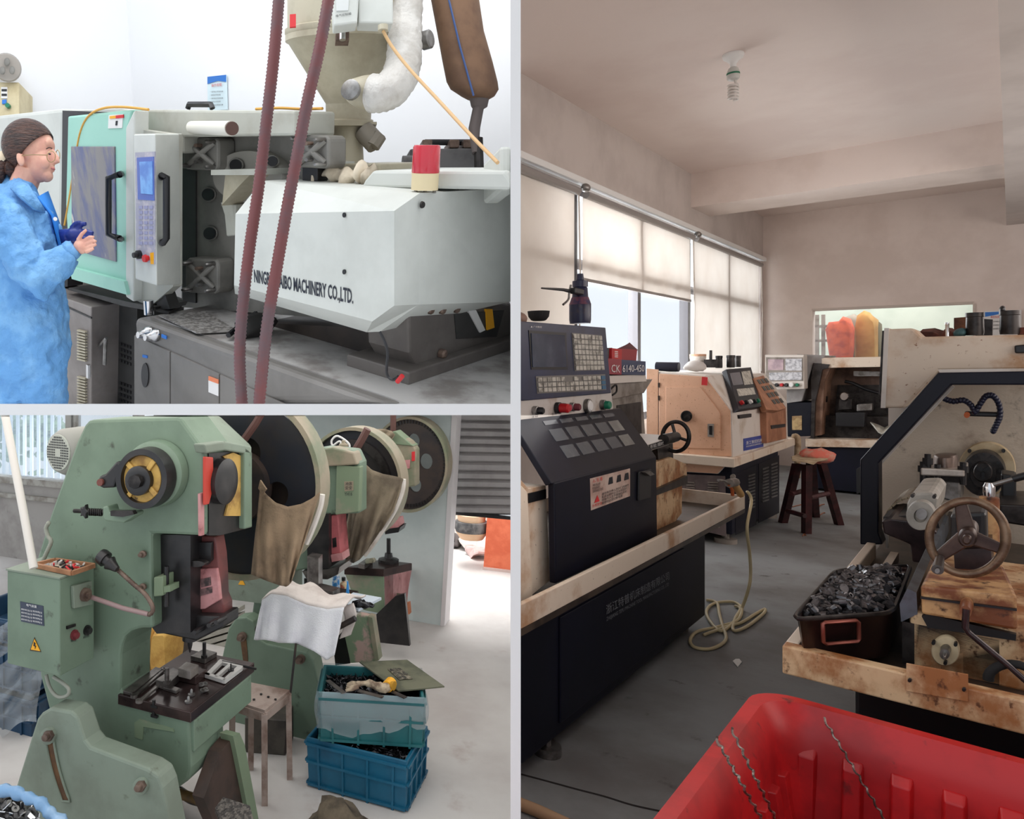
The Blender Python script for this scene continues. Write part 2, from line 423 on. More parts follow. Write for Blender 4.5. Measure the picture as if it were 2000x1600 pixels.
# sliding door: vertical part, sloping part with the small windows
dr = pB([(1083, 943), (1282, 891), (1284, 1047), (1086, 1141)], -1.33, -.03).build('door', m_navy, L1, bevel=.006)
a0, a1 = R2.co(B(-1.33, 1083, 943))[0], R2.co(B(-1.33, 1282, 891))[0]
sl = MB().prism([pt(a0 - .02, -1.33, 1.113), pt(a0 - .02, -1.51, 1.362), pt(a0 - .02, -1.54, 1.362), pt(a0 - .02, -1.36, 1.1)], U * (a1 - a0 + .02)).build('door_slope', m_navy, L1, bevel=.004)
def slope_pt(s, t, lift=.002):
    n = V(RR * .249 + UP * .18).normalized()
    return pt(a0 + (a1 - a0) * s, -1.33 - .18 * t, 1.113 + .249 * t) + n * lift
m_sg = M('dusty_door_glass', (74, 78, 84), (120, 122, 120), 5, .5, .8, rough=.25)
m_sgl = M('dusty_door_glass_light', (136, 136, 132), (110, 110, 108), 9, rough=.3)
for row, (t0, t1) in enumerate(((.30, .50), (.58, .78))):
    for kcol in range(5):
        s0 = .2 + .14 * kcol
        qs = [slope_pt(s0, t0), slope_pt(s0 + .11, t0), slope_pt(s0 + .11, t1), slope_pt(s0, t1)]
        MB().prism(qs, (U.cross(RR)) * .0 - RR * .012).build('pane', m_sgl if kcol == 4 else m_sg, sl)
for kcol in range(5):
    s0 = .2 + .14 * kcol
    MB().prism([slope_pt(s0, .86), slope_pt(s0 + .11, .86), slope_pt(s0 + .11, .93), slope_pt(s0, .93)], -RR * .012).build('pane', m_sg, sl)
# door handle and warning sticker
pB([(1244, 922), (1268, 916), (1267, 972), (1243, 978)], -1.33, .012).build('door_handle', m_black, L1, bevel=.004)
pB([(1252, 922), (1262, 919), (1271, 926), (1262, 929)], -1.318, .02).build('handle_clip', m_steel, L1)
stk = pB([(1152, 935), (1230, 915), (1230, 969), (1154, 997)], -1.3295, .0015).build('warning_sticker', M('grubby_sticker', (198, 176, 164), (172, 140, 128), 8, rough=.6), L1)
def qB(b, p0, p1, p3):
    o = B(b, *p0); return o, B(b, *p1) - o, B(b, *p3) - o
text('△ 注 意', *qB(-1.327, (1158, 943), (1177, 938), (1157, 936)), m_redink, stk)
text('▲', *qB(-1.327, (1160, 983), (1171, 979), (1161, 969)), m_redink, stk)
text('开机前必须\n检查各部位\n润滑油是否充足', *qB(-1.327, (1157, 963), (1178, 957), (1157, 946)), m_ink, stk)
text('请勿将手伸入防护门内操作\n机床运转时必须关闭防护门\n非操作人员不得擅自开机\n维修时必须切断电源', *qB(-1.327, (1175, 986), (1228, 966), (1175, 963)), m_ink, stk)
text('注意安全', *qB(-1.327, (1156, 992), (1176, 985), (1156, 986)), m_redink, stk)
for x in (1188, 1204, 1219):
    pB([(x, 947 - (x - 1188) * .26), (x + 9, 944 - (x - 1188) * .26), (x + 8, 931 - (x - 1188) * .26), (x + 2, 933 - (x - 1188) * .26)], -1.327, .001).build('pictogram', m_ink, stk)
# maker's name on the base
text('浙江特普机床制造有限公司', *qB(-1.308, (1184, 1201), (1307, 1132), (1183, 1182)), M('faded_lettering', (120, 124, 130), rough=.7), L1)
text('ZHEJIANG TEPU MACHINE TOOL MANUFACTURING CO., LTD', *qB(-1.308, (1184, 1216), (1306, 1146), (1184, 1206)), M('faded_lettering', (0, 0, 0)), L1)
# control console
cb = -1.5
con = pB([(980, 630), (1181, 643), (1199, 800), (980, 836)], cb - .012, -.16).build('console', M('console_cream', (206, 200, 194), (170, 150, 134), 7, .5, .75, rough=.5), L1, bevel=.008)
pan = pB([(985, 625), (1183, 640), (1194, 768), (1023, 783), (985, 784)], cb, -.03).build('panel', m_panel, L1, bevel=.004)
def onp(x, y, l=.0): return B(cb + l, x, y)
def pP(pix, l=.004): return MB().prism([onp(x, y, l) for x, y in pix], RR * -.01)
pP([(1033, 645), (1106, 650), (1109, 722), (1038, 722)], .003).build('screen_bezel', m_black, pan)
pP([(1038, 651), (1103, 655), (1107, 717), (1041, 717)], .006).build('screen', m_screen, pan)
pP([(1117, 650), (1175, 655), (1181, 723), (1123, 725)], .003).build('keypad_backing', M('keypad_backing', (120, 116, 112), rough=.5), pan)
pP([(1047, 735), (1182, 731), (1184, 762), (1050, 769)], .003).build('key_strip', M('keypad_backing', ()), pan)
kb = MB()
for r_ in range(7):
    for c_ in range(8):
        s0, s1 = (c_ + .1) / 8, (c_ + .9) / 8; t0, t1 = (r_ + .1) / 7, (r_ + .9) / 7
        def bl(s, t): 
            x = (1118 + 57 * s) * (1 - t) + (1124 + 56 * s) * t; y = (651 + 4.5 * s) * (1 - t) + (724 - 1 * s) * t
            return onp(x, y, .005)
        kb.prism([bl(s0, t0), bl(s1, t0), bl(s1, t1), bl(s0, t1)], RR * .004)
kb.build('keypad_keys', m_key, pan)
for r_ in range(3):
    for c_ in range(15):
        if r_ == 0 and c_ in (6, 7, 9): continue
        s0, s1 = (c_ + .1) / 15, (c_ + .9) / 15; t0, t1 = (r_ + .1) / 3, (r_ + .88) / 3
        def bl2(s, t):
            x = (1049 + 132 * s) * (1 - t) + (1051 + 132 * s) * t; y = (737 - 4 * s) * (1 - t) + (767 - 6 * s) * t
            return onp(x, y, .005)
        MB().prism([bl2(s0, t0), bl2(s1, t0), bl2(s1, t1), bl2(s0, t1)], RR * .005).build('key', M('screen_teal', (70, 110, 140)) if c_ == 14 else m_key, pan)
text('▲ 广州数控', *qB(cb + .002, (1036, 640), (1058, 641), (1036, 636)), m_paper, pan)
def knob(px, py, r, mat, lift=.03, par=con, rim=m_steel, nm='push_button'):
    c = B(cb, px, py); e = (B(cb, px, py - r) - c).length
    k_ = MB().revolve(c, RR, [(-.01, e * 1.25), (.008, e * 1.25), (.01, e)], 20).build('button_collar', rim, par, smooth=40)
    MB().revolve(c, RR, [(.005, e), (lift, e), (lift + .006, e * .75)], 20).build(nm, mat, k_, smooth=40)
knob(1047, 802, 7, m_black); knob(1091, 797, 9, m_red, .045, rim=m_black); knob(1101, 796, 7, M('pink_button', (170, 60, 80)), .03); knob(1119, 795, 7, M('maroon_button', (110, 40, 50)))
knob(1149, 793, 11, m_paper, .01, nm='gauge'); knob(1179, 791, 8, m_green)
text('急停', *qB(cb + .002, (1077, 812), (1087, 810), (1077, 807)), m_ink, con)
text('主轴', *qB(cb + .002, (1038, 817), (1050, 815), (1038, 813)), m_ink, con)
# tailstock, handwheel
ts = pB([(1270, 962), (1333, 948), (1332, 1003), (1318, 1022), (1272, 1045)], -1.45, -.3).build('tailstock', m_rust, L1, bevel=.006)
pB([(1280, 958), (1343, 929), (1343, 945), (1282, 968)], -1.43, -.34).build('ledge', m_dsteel, ts)
pB([(1275, 905), (1312, 893), (1342, 907), (1342, 932), (1280, 955)], -1.45, -.28).build('housing', m_rust, ts, bevel=.006)
pB([(1284, 873), (1314, 866), (1315, 897), (1286, 903)], -1.47, -.2).build('neck', m_dsteel, ts)
hd = pB([(1256, 862), (1266, 868), (1319, 851), (1321, 864), (1268, 882), (1256, 872)], -1.44, -.2).build('top_casting', m_creamtop, ts, bevel=.004)
nmp = pB([(1267, 869), (1317, 853), (1318, 864), (1269, 880)], -1.438, .002).build('name_plate', m_black, hd)
text('手轮 顺时针 锁紧', *qB(-1.435, (1270, 877), (1316, 862), (1269, 870)), m_paper, nmp)
MB().cyl(pt(4.05, -1.62, 1.17), pt(4.05, -1.62, 1.24), .02).build('clamp_bolt', m_steel, ts, smooth=40)
hw = ringA(1320, 853, 26, 29, 4.75, .012).build('handwheel', m_dsteel, L1, smooth=180)
for an in (0.3, 2.4, 4.4):
    MB().tube([A(4.75, 1320, 853), A(4.75, 1320 + 26 * math.cos(an), 853 + 29 * math.sin(an))], .009).build('spoke', m_dsteel, hw)
MB().cyl(A(4.75, 1320, 853), A(4.75, 1320, 853) - U * .22, .03).build('hub', m_dsteel, hw, smooth=40)

# things on the console
oc = thing('oil_can', 'dark blue pump oil can with a thin spout on the navy console', 'oil can')
od = R2.co(B(-1.56, 1133, 632)); ob = pt(*od)
osc = .0031
MB().revolve(ob, UP, [(0, 16 * osc), (6 * osc, 17 * osc), (30 * osc, 17 * osc), (44 * osc, 12.5 * osc), (58 * osc, 11.5 * osc), (62 * osc, 9 * osc)], 24).build('bottle', m_oilcan, oc, smooth=50)
MB().revolve(ob, UP, [(31 * osc, 17.2 * osc), (43 * osc, 13.2 * osc)], 24).build('label_band', M('faded_red_label', (110, 62, 80), (50, 44, 84), 30, rough=.5), oc, smooth=50)
MB().revolve(ob, UP, [(60 * osc, 12 * osc), (70 * osc, 12 * osc), (72 * osc, 6 * osc), (82 * osc, 5 * osc)], 20).build('cap', m_oilcan, oc, smooth=50)
top = ob + UP * 66 * osc
MB().tube([B(-1.56, 1140, 575), B(-1.56, 1100, 566), B(-1.56, 1058, 563)], [.014, .008, .004], 8).build('spout', m_black, oc, smooth=60)
MB().tube(smooth_path([B(-1.56, 1115, 557), B(-1.56, 1112, 572), B(-1.56, 1110, 585), B(-1.56, 1100, 595)]), .006, 6).build('trigger', m_steel, oc, smooth=60)
MB().box(B(-1.56, 1112, 574), U * .12, RR * .03, UP * .03).build('pump_body', m_black, oc, bevel=.006)
bw = thing('bowl', 'small black bowl on top of the navy console', 'bowl')
bo = B(-1.57, 1052, 627)
MB().revolve(bo, UP, [(0, .025), (.004, .034), (.02, .046), (.046, .05), (.044, .046), (.01, .03)], 20).build('shell', m_rubber, bw, smooth=60)
MB().revolve(bo, UP, [(.024, .0475), (.045, .0508), (.046, .045)], 8).build('facets', m_rubber, bw)
MB().blob(B(-1.56, 1014, 622), U * .06, RR * .03, UP * .028).noise(.006, 20).build('work_glove', M('brown_cotton', (140, 110, 96)), smooth=180, label='brown cotton glove lying at the edge of the navy console', cat='glove')

# ---- the grey hooded machine with the CK 6140-450 plate, behind the console
G = thing('lathe', 'grey hooded lathe with a red and blue number plate, behind the navy console', 'lathe', 'lathes in the shop')
gb = -1.9
pB([(1150, 737), (1275, 741), (1258, 768), (1150, 790)], gb + .02, -.3).build('hood', m_grey2, G, bevel=.006)
pB([(1150, 765), (1254, 755), (1262, 868), (1262, 900), (1150, 905)], gb, -.3).build('housing', m_grey2, G, bevel=.006)
pB([(1150, 735), (1261, 732), (1263, 745), (1150, 752)], gb + .05, -.3).build('ledge', m_creamtop, G)
pl = pB([(1190, 701), (1261, 706), (1261, 733), (1190, 731)], gb + .06, -.3).build('plate', M('plate_blue', (48, 62, 96), rough=.4), G)
pB([(1186, 700), (1214, 702), (1214, 732), (1186, 731)], gb + .062, -.01).build('plate_red', M('plate_red', (150, 44, 60), rough=.4), pl)
text('CK', *qB(gb + .064, (1194, 727), (1211, 728), (1194, 712)), m_paper, pl)
text('6140-450', *qB(gb + .064, (1216, 727), (1258, 726), (1216, 713)), m_paper, pl)
pB([(1205, 792), (1252, 785), (1254, 870), (1206, 878)], gb + .004, -.01).build('door', m_dsteel, G)
MB().tube(smooth_path([B(gb + .05, 1193, 760), B(gb + .05, 1203, 752), B(gb + .05, 1204, 765), B(gb + .05, 1196, 772)]), .006, 6).build('cable', m_rubber, G)
rbx = thing('parts_box', 'small red plastic box with a dark rag above the red and blue plate', 'box')
pB([(1196, 680), (1215, 682), (1215, 704), (1196, 703)], gb + .05, -.12).build('box', m_red, rbx, bevel=.004)
pB([(1214, 681), (1245, 683), (1243, 705), (1214, 704)], gb + .03, -.2).build('box_side', M('faded_red', (150, 50, 56)), rbx, bevel=.004)
for k in range(4): pB([(1201, 686 + 3.4 * k), (1207, 686.4 + 3.4 * k), (1207, 688 + 3.4 * k), (1201, 687.6 + 3.4 * k)], gb + .052, -.004).build('slot', m_paper, rbx)
MB().loft([[B(gb - .02, x, y) for x, y in ((1206, 682), (1220, 674), (1231, 669), (1245, 684))], [B(gb - .16, x, y) for x, y in ((1206, 684), (1220, 678), (1229, 673), (1243, 686))]]).noise(.01, 9).build('rag', M('dark_red_rag', (96, 46, 52), bump=.5), rbx, smooth=60)
pB([(1186, 679), (1197, 680), (1199, 700), (1186, 701)], gb + .03, -.1).noise(.012, 12).build('oily_rag', M('grey_rag', (88, 84, 86), bump=.4), smooth=60, label='grey oily rag bunched beside the small red box', cat='rag')

# ================= tan lathe in the middle
class PLN:
    def __init__(s, p0, p1, p2): s.p = V(p0); s.n = (V(p1) - s.p).cross(V(p2) - s.p).normalized()
    def __call__(s, x, y, lift=0.0):
        n = s.n if s.n.dot(CAM - s.p) > 0 else -s.n
        d = ray(x, y); t = (n.dot(s.p + n * lift - CAM)) / n.dot(d); return CAM + d * t
    def prism(s, pix, th, lift=0.0):
        n = s.n if s.n.dot(CAM - s.p) > 0 else -s.n
        return MB().prism([s(x, y, lift) for x, y in pix], -n * th)
    def quad(s, p0, p1, p3, lift=.002):
        o = s(*p0, lift); return o, s(*p1, lift) - o, s(*p3, lift) - o
L2 = thing('lathe', 'tan lathe with a speckled end cover and hand-sized porthole, in the middle of the shop', 'lathe', 'lathes in the shop')
E = 7.25
end = [(1263, 724), (1378, 733), (1430, 802), (1432, 893), (1402, 926), (1263, 918)]
cov = pA(end, E, 2.2).build('cover', m_creamtop, L2, bevel=.01)
pA([(1263, 720), (1285, 722), (1285, 918), (1263, 917)], E - .01, .02).build('side_strip', m_tan, cov)
ed = pA([(1287, 730), (1377, 736), (1426, 803), (1428, 892), (1287, 890)], E - .012, .02).build('end_panel', m_tan, cov, bevel=.004)
pA([(1285, 893), (1430, 894), (1401, 925), (1285, 918)], E - .014, .02).build('lower_panel', m_tan, cov)
pA([(1300, 756), (1368, 756), (1403, 802), (1407, 810), (1407, 877), (1300, 874)], E - .02, .012).build('access_door', m_tan, cov, bevel=.003)
discA(1341, 813, 11, E - .022, [(0, 1.0), (.012, 1.0), (.012, .8), (-.05, .8)]).build('porthole', m_black, cov, smooth=40)
discA(1345, 815, 5, E - .03, [(0, 1.0), (.03, 1.0), (.03, .5)]).build('spindle_end', m_dsteel, cov, smooth=40)
pA([(1382, 828), (1394, 828), (1394, 854), (1382, 853)], E - .024, .01).build('latch', m_grey2, cov)
pA([(1385, 832), (1391, 832), (1391, 850), (1385, 849)], E - .026, .006).build('latch_slot', m_black, cov)
pA([(1371, 736), (1382, 737), (1381, 753), (1370, 752)], E - .026, .004).build('red_tag', m_redink, cov)
for y in (748, 773): pA([(1285, y), (1288, y), (1288, y + 9), (1285, y + 9)], E - .02, .01).build('hinge', m_dsteel, cov)
S = PLN(A(E, 1378, 733), A(E, 1430, 802), A(E, 1378, 733) + U)
cn = S.prism([(1419, 721), (1467, 717), (1488, 794), (1443, 801)], .05, .05).build('console', m_navy, L2, bevel=.006)
S.prism([(1425, 729), (1445, 727), (1452, 751), (1432, 753)], .004, .053).build('screen', m_screen, cn)
S.prism([(1448, 726), (1465, 724), (1471, 750), (1454, 752)], .004, .053).build('keypad', m_key, cn)
S.prism([(1439, 760), (1472, 757), (1476, 770), (1443, 774)], .004, .053).build('key_strip', m_key, cn)
for x, mm in ((1446, m_red), (1455, m_black), (1463, m_paper), (1471, m_black), (1478, m_green)):
    c = S(x, 788 - (x - 1446) * .12, .05); MB().revolve(c, S.n if S.n.dot(CAM - c) > 0 else -S.n, [(0, .02), (.025, .02), (.03, .012)], 12).build('push_button', mm, cn, smooth=40)
m_door2 = M('brown_door_enamel', (176, 122, 92), (140, 90, 62), 5, rough=.55)
d2 = S.prism([(1471, 739), (1491, 733), (1536, 797), (1520, 802), (1497, 800)], .05, .06).build('door', m_door2, L2, bevel=.004)
for r_ in range(4):
    for c_ in range(3):
        x, y = 1478 + 7 * c_ + r_ * 9.5, 742 - 1.3 * c_ + r_ * 13
        S.prism([(x, y), (x + 5, y - 1), (x + 11, y + 7.5), (x + 6, y + 8.5)], .004, .063).build('pane', m_black, d2)
fb2 = R2.co(A(E, 1432, 850))[1]
pB([(1497, 801), (1535, 797), (1536, 857), (1498, 866)], fb2 + .05, -.06).build('door_lower', m_door2, L2, bevel=.004)
pB([(1506, 831), (1534, 828), (1534, 834), (1507, 838)], fb2 + .055, -.01).build('door_handle', m_black, L2)
pB([(1444, 811), (1468, 808), (1468, 815), (1445, 818)], fb2 + .01, -.02).build('grip_slot', m_black, cov, bevel=.004)
bs = pB([(1453, 857), (1491, 850), (1491, 873), (1453, 881)], fb2 + .004, -.005).build('maker_plate', M('plate_blue2', (40, 66, 150), rough=.4), cov)
def q2(b, p0, p1, p3): o = B(b, *p0); return o, B(b, *p1) - o, B(b, *p3) - o
text('浙工数控机床', *q2(fb2 + .008, (1457, 869), (1488, 863), (1457, 862)), m_paper, bs)
text('浙江省数控机床制造公司', *q2(fb2 + .008, (1457, 874), (1489, 867), (1457, 871)), m_paper, bs)
# tray, base, feet
t2 = MB().fbox(R2, 7.15, 9.68, -2.7, fb2 + .03, .71, .79).build('tray', m_cream, L2, bevel=.006)
MB().fbox(R2, 7.28, 9.05, -2.6, -1.74, .1, .71).build('base', m_navy2, L2, bevel=.008)
eb = pA([(1330, 926), (1416, 930), (1418, 1048), (1330, 1028)], 7.27, .02).build('end_panel', M('mauve_grey_panel', (126, 112, 112), (104, 92, 92), 5, rough=.5), L2, bevel=.004)
for i in range(6): pA([(1382, 941 + 5 * i), (1402, 942 + 5 * i), (1402, 944.5 + 5 * i), (1382, 943.5 + 5 * i)], 7.255, .02).build('louvre', m_grey2, eb)
for i in range(5): pA([(1340, 941 + 5 * i), (1356, 942 + 5 * i), (1356, 944.5 + 5 * i), (1340, 943.5 + 5 * i)], 7.255, .02).build('louvre', m_grey2, eb)
for i in range(4): pA([(1385, 1012 + 5 * i), (1405, 1014 + 5 * i), (1405, 1016.5 + 5 * i), (1385, 1014.5 + 5 * i)], 7.255, .02).build('louvre', m_grey2, eb)
pn = pB([(1437, 927), (1477, 908), (1477, 1025), (1437, 1046)], -1.736, -.004).build('side_panel', m_navy, L2, bevel=.002)
pn2 = pB([(1482, 906), (1522, 889), (1522, 1002), (1482, 1022)], -1.736, -.004).build('side_panel', m_navy, L2, bevel=.002)
for i in range(11):
    for x, pp in ((1463, pn), (1490, pn2), (1507, pn2)):
        y = 929 - (x - 1463) * .5 + 6.3 * i
        pB([(x, y), (x + 12, y - 4), (x + 12, y - 1), (x, y + 3)], -1.728, -.01).build('louvre', m_steel, pp)
discA(1432, 931, 5, 7.24, [(0, 1), (.02, 1), (.02, .5)]).build('lifting_eye', m_grey2, L2)
for a, b in ((7.4, -1.82), (8.95, -1.82), (7.4, -2.5)):
    MB().cyl(pt(a, b, 0), pt(a, b, .04), .09, n=18).cyl(pt(a, b, .04), pt(a, b, .12), .03).build('levelling_foot', m_grey2, L2, smooth=40)
MB().tube(smooth_path([pt(9.62, fb2 + .02, .81), pt(9.66, fb2 + .05, .79), pt(9.66, fb2 + .05, .6), pt(9.64, fb2 + .05, .35)]), [.03] * 19, 8).build('hanging_rag', M('beige_rag', (178, 156, 128), (140, 116, 90), 12, rough=.95), smooth=180, label='beige rag hanging over the tray corner of the tan lathe', cat='rag')
# things on the tan lathe
zt = R2.co(A(E + .5, 1330, 729))[2]
def jar(px, py, r, h, mat, name, lab, cat, group=None, a=8.0, cap=None):
    t = thing(name, lab, cat, group); c = A(a, px, py); k = (c - CAM).y / F
    MB().revolve(c, UP, [(0, r * k), (.002, r * k), (h * .15 * k, r * 1.05 * k), (h * .8 * k, r * k), (h * .82 * k, r * 1.08 * k), (h * k, r * 1.08 * k), (h * k - .004, r * .8 * k)], 18).build('body', mat, t, smooth=40)
    if cap: MB().revolve(c + UP * h * k, UP, [(0, r * 1.1 * k), (.02, r * 1.1 * k), (.022, r * .9 * k)], 18).build('lid', cap, t, smooth=40)
    return t
jar(1404, 719, 6, 24, m_dsteel, 'steel_bushing', 'dark steel bushing, leftmost of three on the tan lathe', 'bushing', 'bushings on the tan lathe', 8.2)
jar(1427, 718, 7, 24, m_dsteel, 'steel_bushing', 'dark flanged steel bushing, widest of three on the tan lathe', 'bushing', 'bushings on the tan lathe', 8.2)
jar(1441, 717, 5, 22, m_dsteel, 'steel_bushing', 'dark steel bushing, rightmost of three on the tan lathe', 'bushing', 'bushings on the tan lathe', 8.5)
jar(1363, 722, 13, 26, m_creamtop, 'paint_tin', 'pale round tin with a tan lid on the tan lathe', 'tin', None, 8.1, m_tan)
MB().blob(A(7.7, 1358, 716), U * .15, RR * .1, UP * .05).noise(.03, 9).build('rag', M('pale_rag', (206, 200, 196), bump=.4), smooth=180, label='pale crumpled rag in front of the round tin', cat='rag')
MB().cyl(A(7.5, 1282, 716), A(7.5, 1326, 717), .045, n=16).build('steel_roller', m_navy, smooth=40, label='dark blue roller lying on the end of the tan lathe', cat='roller')
b_ = A(8.0, 1388, 718)
MB().box(b_ - RR * .06, RR * .12, U * .15, UP * .08).cyl(b_ + UP * .08, b_ + UP * .17, .014).build('clamp_block', m_dsteel, label='small dark clamp block with a bolt beside the bushings', cat='clamp')

# ================= lathe against the back wall
L3 = thing('lathe', 'grey and navy lathe with an open bay standing against the back wall', 'lathe', 'lathes in the shop')
a3 = 11.2
MB().fbox(R2, a3 + .05, 12.6, R2.co(A(a3, 1575, 900))[1], R2.co(A(a3, 1765, 900))[1], .03, .6).build('base', m_navy2, L3, bevel=.01)
pA([(1573, 857), (1765, 862), (1765, 876), (1573, 873)], a3, .9).build('tray', m_cream, L3, bevel=.006)
hdk = pA([(1556, 692), (1612, 694), (1604, 711), (1588, 711), (1566, 784), (1536, 788), (1536, 740)], a3, .8).build('headstock_cover', M('pale_grey_enamel', (176, 174, 174), (150, 146, 144), 4, rough=.5), L3, bevel=.01)
pA([(1533, 786), (1586, 786), (1584, 852), (1538, 853)], a3 + .02, .8).build('headstock_lower', m_navy2, L3, bevel=.01)
pA([(1588, 709), (1620, 712), (1617, 719), (1606, 722), (1592, 786), (1590, 856), (1583, 856), (1585, 785), (1584, 745)], a3 - .03, .1).build('door_frame', m_dsteel, L3)
pA([(1606, 716), (1622, 718), (1610, 745), (1604, 850), (1592, 852), (1594, 770)], a3 + .05, .5).build('inner_frame', M('brown_inner', (150, 116, 96), (110, 80, 62), 6, rough=.5), L3)
pA([(1603, 699), (1770, 696), (1770, 716), (1606, 719)], a3, .9).build('top_cover', m_cream, L3, bevel=.008)
pA([(1606, 715), (1770, 715), (1770, 860), (1600, 860)], a3 + .75, .05).build('bay_back', M('brown_bay', (128, 100, 84), (90, 66, 54), 5, rough=.5), L3)
pA([(1600, 812), (1770, 815), (1770, 862), (1596, 862)], a3 + .3, .4).build('bed', m_dsteel, L3)
pA([(1636, 752), (1770, 752), (1770, 810), (1630, 812)], a3 + .7, .03).build('splash_plate', m_dsteel, L3)
discA(1608, 778, 9, a3 + .35, [(0, 1), (.12, 1), (.14, .8)], ry=16).build('chuck', m_dsteel, L3, smooth=40)
pA([(1667, 725), (1722, 726), (1722, 735), (1667, 735)], a3 + .5, .1).build('lamp_bar', m_steel, L3)
pA([(1638, 779), (1664, 779), (1664, 800), (1636, 802)], a3 + .25, .2).build('tool_post', m_dsteel, L3, bevel=.01)
discA(1651, 774, 9, a3 + .3, [(0, 1), (.08, 1), (.1, .8)]).build('tool_cap', m_chrome, L3, smooth=40)
pA([(1673, 790), (1703, 788), (1703, 802), (1673, 804)], a3 + .2, .15).build('carriage', m_steel, L3, bevel=.01)
pA([(1632, 806), (1690, 806), (1688, 835), (1632, 833)], a3 + .1, .2).build('apron', m_black, L3, bevel=.01)
tubeA([(1650, 745), (1665, 748), (1690, 760), (1716, 768)], a3 + .4, .02).build('coolant_pipe', m_black, L3, smooth=60)
c3 = pA([(1494, 693), (1570, 693), (1571, 760), (1494, 762)], a3 - .25, .22).build('console', m_creamtop, L3, bevel=.008)
pA([(1496, 698), (1568, 698), (1568, 744), (1496, 745)], a3 - .26, .012).build('panel', m_grey2, c3)
pA([(1500, 702), (1530, 702), (1530, 723), (1500, 723)], a3 - .268, .01).build('screen', M('pink_lit_screen', (200, 176, 182), (160, 140, 150), 5, rough=.2), c3)
pA([(1534, 701), (1566, 701), (1566, 724), (1534, 724)], a3 - .268, .01).build('keypad', M('white_keys', (206, 206, 210), (150, 150, 156), 30, rough=.4), c3)
pA([(1502, 728), (1566, 727), (1566, 742), (1502, 743)], a3 - .268, .01).build('key_strip', M('white_keys', ()), c3)
for x, mm in ((1507, m_black), (1518, m_black), (1528, m_red), (1537, m_black), (1547, m_paper), (1558, m_green)):
    discA(x, 752, 3.6 if x != 1547 else 5, a3 - .25, [(0, 1), (.05, 1), (.06, .7)], n=12).build('push_button', mm, c3, smooth=40)
pA([(1547, 813), (1566, 812), (1566, 840), (1547, 840)], a3 + .012, .01).build('instruction_sheet', M('yellowed_sheet', (196, 168, 120), (150, 120, 80), 20), L3)
MB().loft([[A(10.9, x, y) for x, y in ((1700, 825), (1715, 830), (1728, 836), (1735, 832))], [A(10.6, x, y) for x, y in ((1706, 831), (1716, 845), (1722, 848), (1740, 838))]], closed=False).build('plastic_bag', M('cloudy_plastic', (196, 196, 186), rough=.3), solid=.01, smooth=60, label='cloudy plastic bag hanging on the back lathe beside the black door frame', cat='bag')

# ---- room behind the interior window
m_green_wall = M('pale_green_plaster', (214, 222, 208), (198, 208, 194), 2, rough=.9)
st('wall_far', MB().fbox(R2, 16.2, 16.3, -2.75, 3, 0, 3.6), m_green_wall)
wi = thing('window_4', None, None); wi['kind'] = 'structure'
MB().fbox(R2, AW + .09, AW + .1, w0, w1, wz0, wz1).build('pane', m_pane, wi)
m_trim = M('trim_plaster', (206, 192, 182), rough=.8)
MB().fbox(R2, AW - .015, AW + .01, w0 - .01, w1 + .01, wz1, wz1 + .03).build('lintel_edge', m_trim, wi)
MB().fbox(R2, AW - .015, AW + .01, w1, w1 + .03, wz0, wz1).build('jamb_edge', m_trim, wi)
def sack(pix, a, mat, name, lab, cat, depth=.35, nz=.03):
    c = [A(a, *p) for p in pix]
    mid = sum(c, V()) / len(c)
    rings = []
    for k, (s_, d_) in enumerate(((.75, .5), (.96, .3), (1, 0), (.96, -.3), (.75, -.5))):
        rings.append([mid + (p - mid) * s_ + U * (d_ * depth) for p in c])
    MB().loft(rings).noise(nz, 5).build(name, mat, smooth=60, label=lab, cat=cat)
sack([(1614, 645), (1620, 630), (1640, 626), (1648, 616), (1660, 622), (1668, 640), (1667, 680), (1663, 720), (1624, 720), (1618, 670)], 14.6, M('orange_mesh_bag', (226, 104, 70), (190, 80, 60), 8, rough=.8), 'mesh_bag', 'orange mesh bag of goods seen through the interior window', 'bag')
sack([(1671, 640), (1676, 616), (1688, 607), (1699, 610), (1712, 625), (1716, 640), (1716, 725), (1671, 725)], 14.9, M('ochre_sack', (196, 150, 84), (176, 128, 66), 6, rough=.85), 'feed_sack', 'ochre stuffed sack standing beside the orange mesh bag', 'sack')
sack([(1637, 640), (1652, 618), (1668, 612), (1678, 620), (1672, 725), (1640, 725)], 15.3, M('grey_sack', (150, 140, 128), rough=.85), 'feed_sack', 'grey sack standing behind the orange mesh bag', 'sack')
sack([(1700, 640), (1710, 622), (1722, 632), (1725, 725), (1700, 725)], 15.2, M('olive_sack', (104, 96, 72), rough=.85), 'feed_sack', 'dark olive sack behind the ochre sack', 'sack')
rk = thing('shelf_rack', 'grey metal rack at the left edge of the interior window', 'rack')
for x in (1592, 1604): MB().box(V((A(15.0, x, 735).x, A(15.0, x, 735).y, 0)), RR * .05, U * .05, UP * 2.45).build('post', m_grey2, rk)
for y in (640, 668): MB().box(A(15.0, 1590, y), RR * .2, U * .2, UP * .04).build('shelf', m_grey2, rk)
area_light('fill_far_room', pt(15.0, -1.5, 3.4), pt(15.0, -1.5, 0), 1.6, 1.2, 40, (1, .97, .92))  # added fill so the room behind the window is not dark

